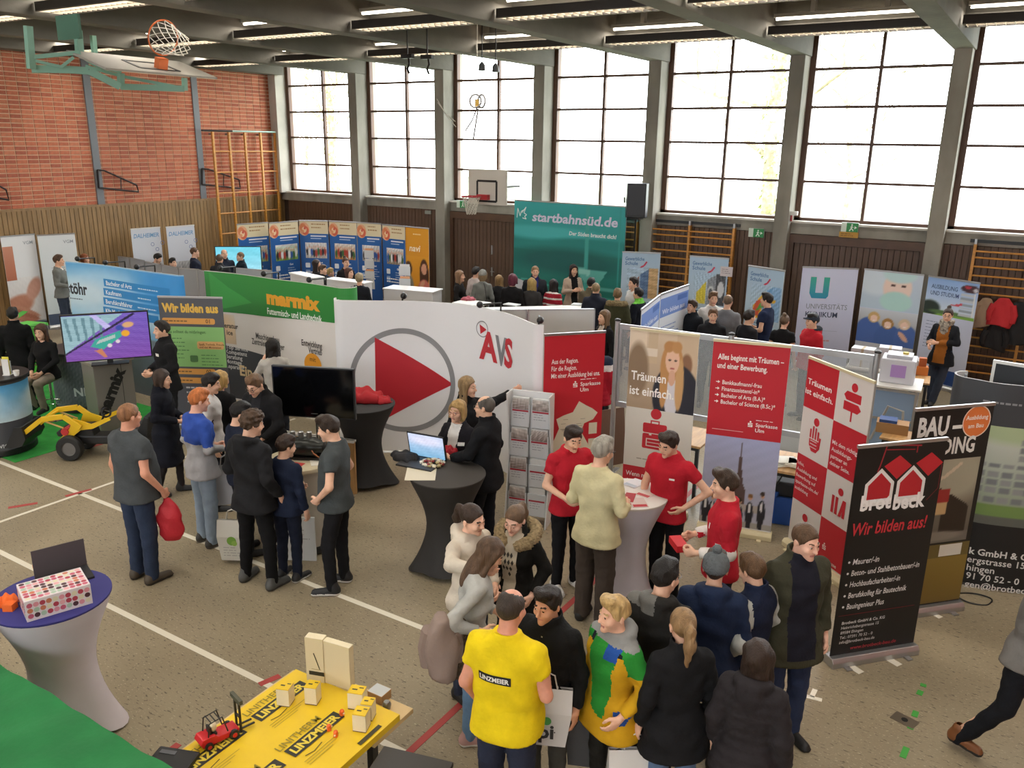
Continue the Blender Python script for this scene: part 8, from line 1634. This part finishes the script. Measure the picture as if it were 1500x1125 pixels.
# trolleys of the ring track and little spotlights
for px, py, l in ((597, 83, 'left ring-track trolley under the beam'), (626, 84, 'right ring-track trolley under the beam')):
    p = CAMP+ray(px, py)*16.0; t = thing('track_trolley', l, 'trolley', p); MB().box((-.12, -.05, -.03), (.12, .05, .04), BLKM).build('carriage', t, bevel=.01); MB().tube([(.02, 0, 0), (.04, 0, -.12), (-.01, 0, -.2), (.03, 0, -.28)], .02, BLKM, 6).build('hook', t); MB().tube([(0, 0, .03), (0, 0, 6.93-p.z)], .012, BLKM, 6).build('rod', t)
for px, py, l in ((706, 99, 'left small spotlight under the beam'), (726, 101, 'right small spotlight under the beam')):
    p = CAMP+ray(px, py)*17.0; t = thing('spotlight', l, 'lamp', p); MB().lathe([(.02, .10), (.06, .05), (.07, -.05), (.05, -.06)], mat('lamp_grey', '77787a', .4, .4), 12).build('lamp_head', t); MB().tube([(0, 0, .1), (0, 0, 6.93-p.z)], .01, BLKM, 6).build('rod', t)
# signs on the window wall
def exit_sign(label, px, py):
    p = aty(px, py, 17.72); t = thing('exit_sign', label, 'sign', (p.x-.16, 17.70, p.z-.09), 0); b = MB().box((0, 0, 0), (.32, .05, .18), mat('sign_housing', 'd8dcd6', .5)).build('housing', t); A = Art(lambda u, v, o: (u, -o, v), off=.002); A.rect(.0, 0, .10, .18, 'd6e2d4'); A.rect(.10, .0, .22, .18, '2c8a4a'); A.disc(.20, .14, .016, 'e6f2e6'); A.line([(.20, .12), (.19, .07), (.16, .02)], .02, 'e6f2e6'); A.line([(.19, .07), (.22, .05), (.23, .02)], .018, 'e6f2e6'); A.line([(.17, .10), (.23, .095)], .014, 'e6f2e6'); A.poly([(.25, .06), (.30, .09), (.25, .12)], 'e6f2e6'); A.build(b, 'pictogram')
exit_sign('green exit sign beside the wall basketball board', 677, 299); exit_sign('green exit sign above the yellow plate under the right windows', 1245, 333)
exit_sign('small blue-green sign on the boards left of the right doors', 1108, 341)
p = aty(1243, 344, 17.7); m = MB(); m.box((0, 0, 0), (.36, .02, .11), mat('yellow_plate', 'b98a2c', .5)); t = thing('yellow_plate', 'yellow plate under the exit sign at the right doors', 'sign', (p.x-.18, 17.70, p.z-.055), 0, None, m.mesh('yellow_plate')); A = Art(lambda u, v, o: (u, -o, v)); lines(A, .03, .065, .3, 2, .035, '6a4c14', .015); A.build(t)
p = aty(627, 311, 17.75); m = MB(); m.box((0, 0, 0), (.20, .03, .09), mat('grey_plate', '8d9288', .5)); thing('wall_plate', 'small grey plate on the dark boards left of the wooden doors', 'plate', (p.x-.1, 17.74, p.z-.045), 0, None, m.mesh('wall_plate', .004))
p = aty(1159, 300, 17.5); t = thing('security_camera', 'small white camera with red tag on the sill at the fifth column', 'camera', (p.x, 17.62, 2.84)); MB().box((-.05, -.05, .12), (.12, .03, .2), PLW).build('housing', t, bevel=.01); MB().tube([(0, 0, 0), (0, 0, .13)], .02, mat('red_tag', 'a02c30', .5), 8).build('stem', t)
p = aty(1072, 395, 17.3); m = MB(); m.box((-.13, 0, -.10), (.13, .004, .10), mat('paper_pink', 'cdc3c6', .6)); t = thing('paper_notice', 'pale paper notice at the corner of the middle school roll-up', 'notice', (p.x, 16.95, p.z), 0, None, m.mesh('paper_notice')); A = Art(lambda u, v, o: (u, -o, v)); lines(A, -.1, .04, .2, 3, .04, '8a8088', .012); A.build(t)

for k, (a, b, l) in enumerate((((640, 145), (668, 186), 'upper pale cord sagging across the third column'), ((641, 150), (667, 178), 'lower pale cord sagging across the third column'))):
    p, q = aty(*a, 17.4), aty(*b, 17.4); m = MB(); m.tube([(0, 0, 0), ((q-p)*.5+Vector((0, 0, -.06))), q-p], .009, mat('rope_pale', 'd3cdbf'), 5); thing('cord', l, 'cord', p, 0, 'pale cords at the windows', m.mesh('cord'))
for o in bpy.data.objects:
    if o.name.startswith('lettering'): o['kind'] = 'stuff'
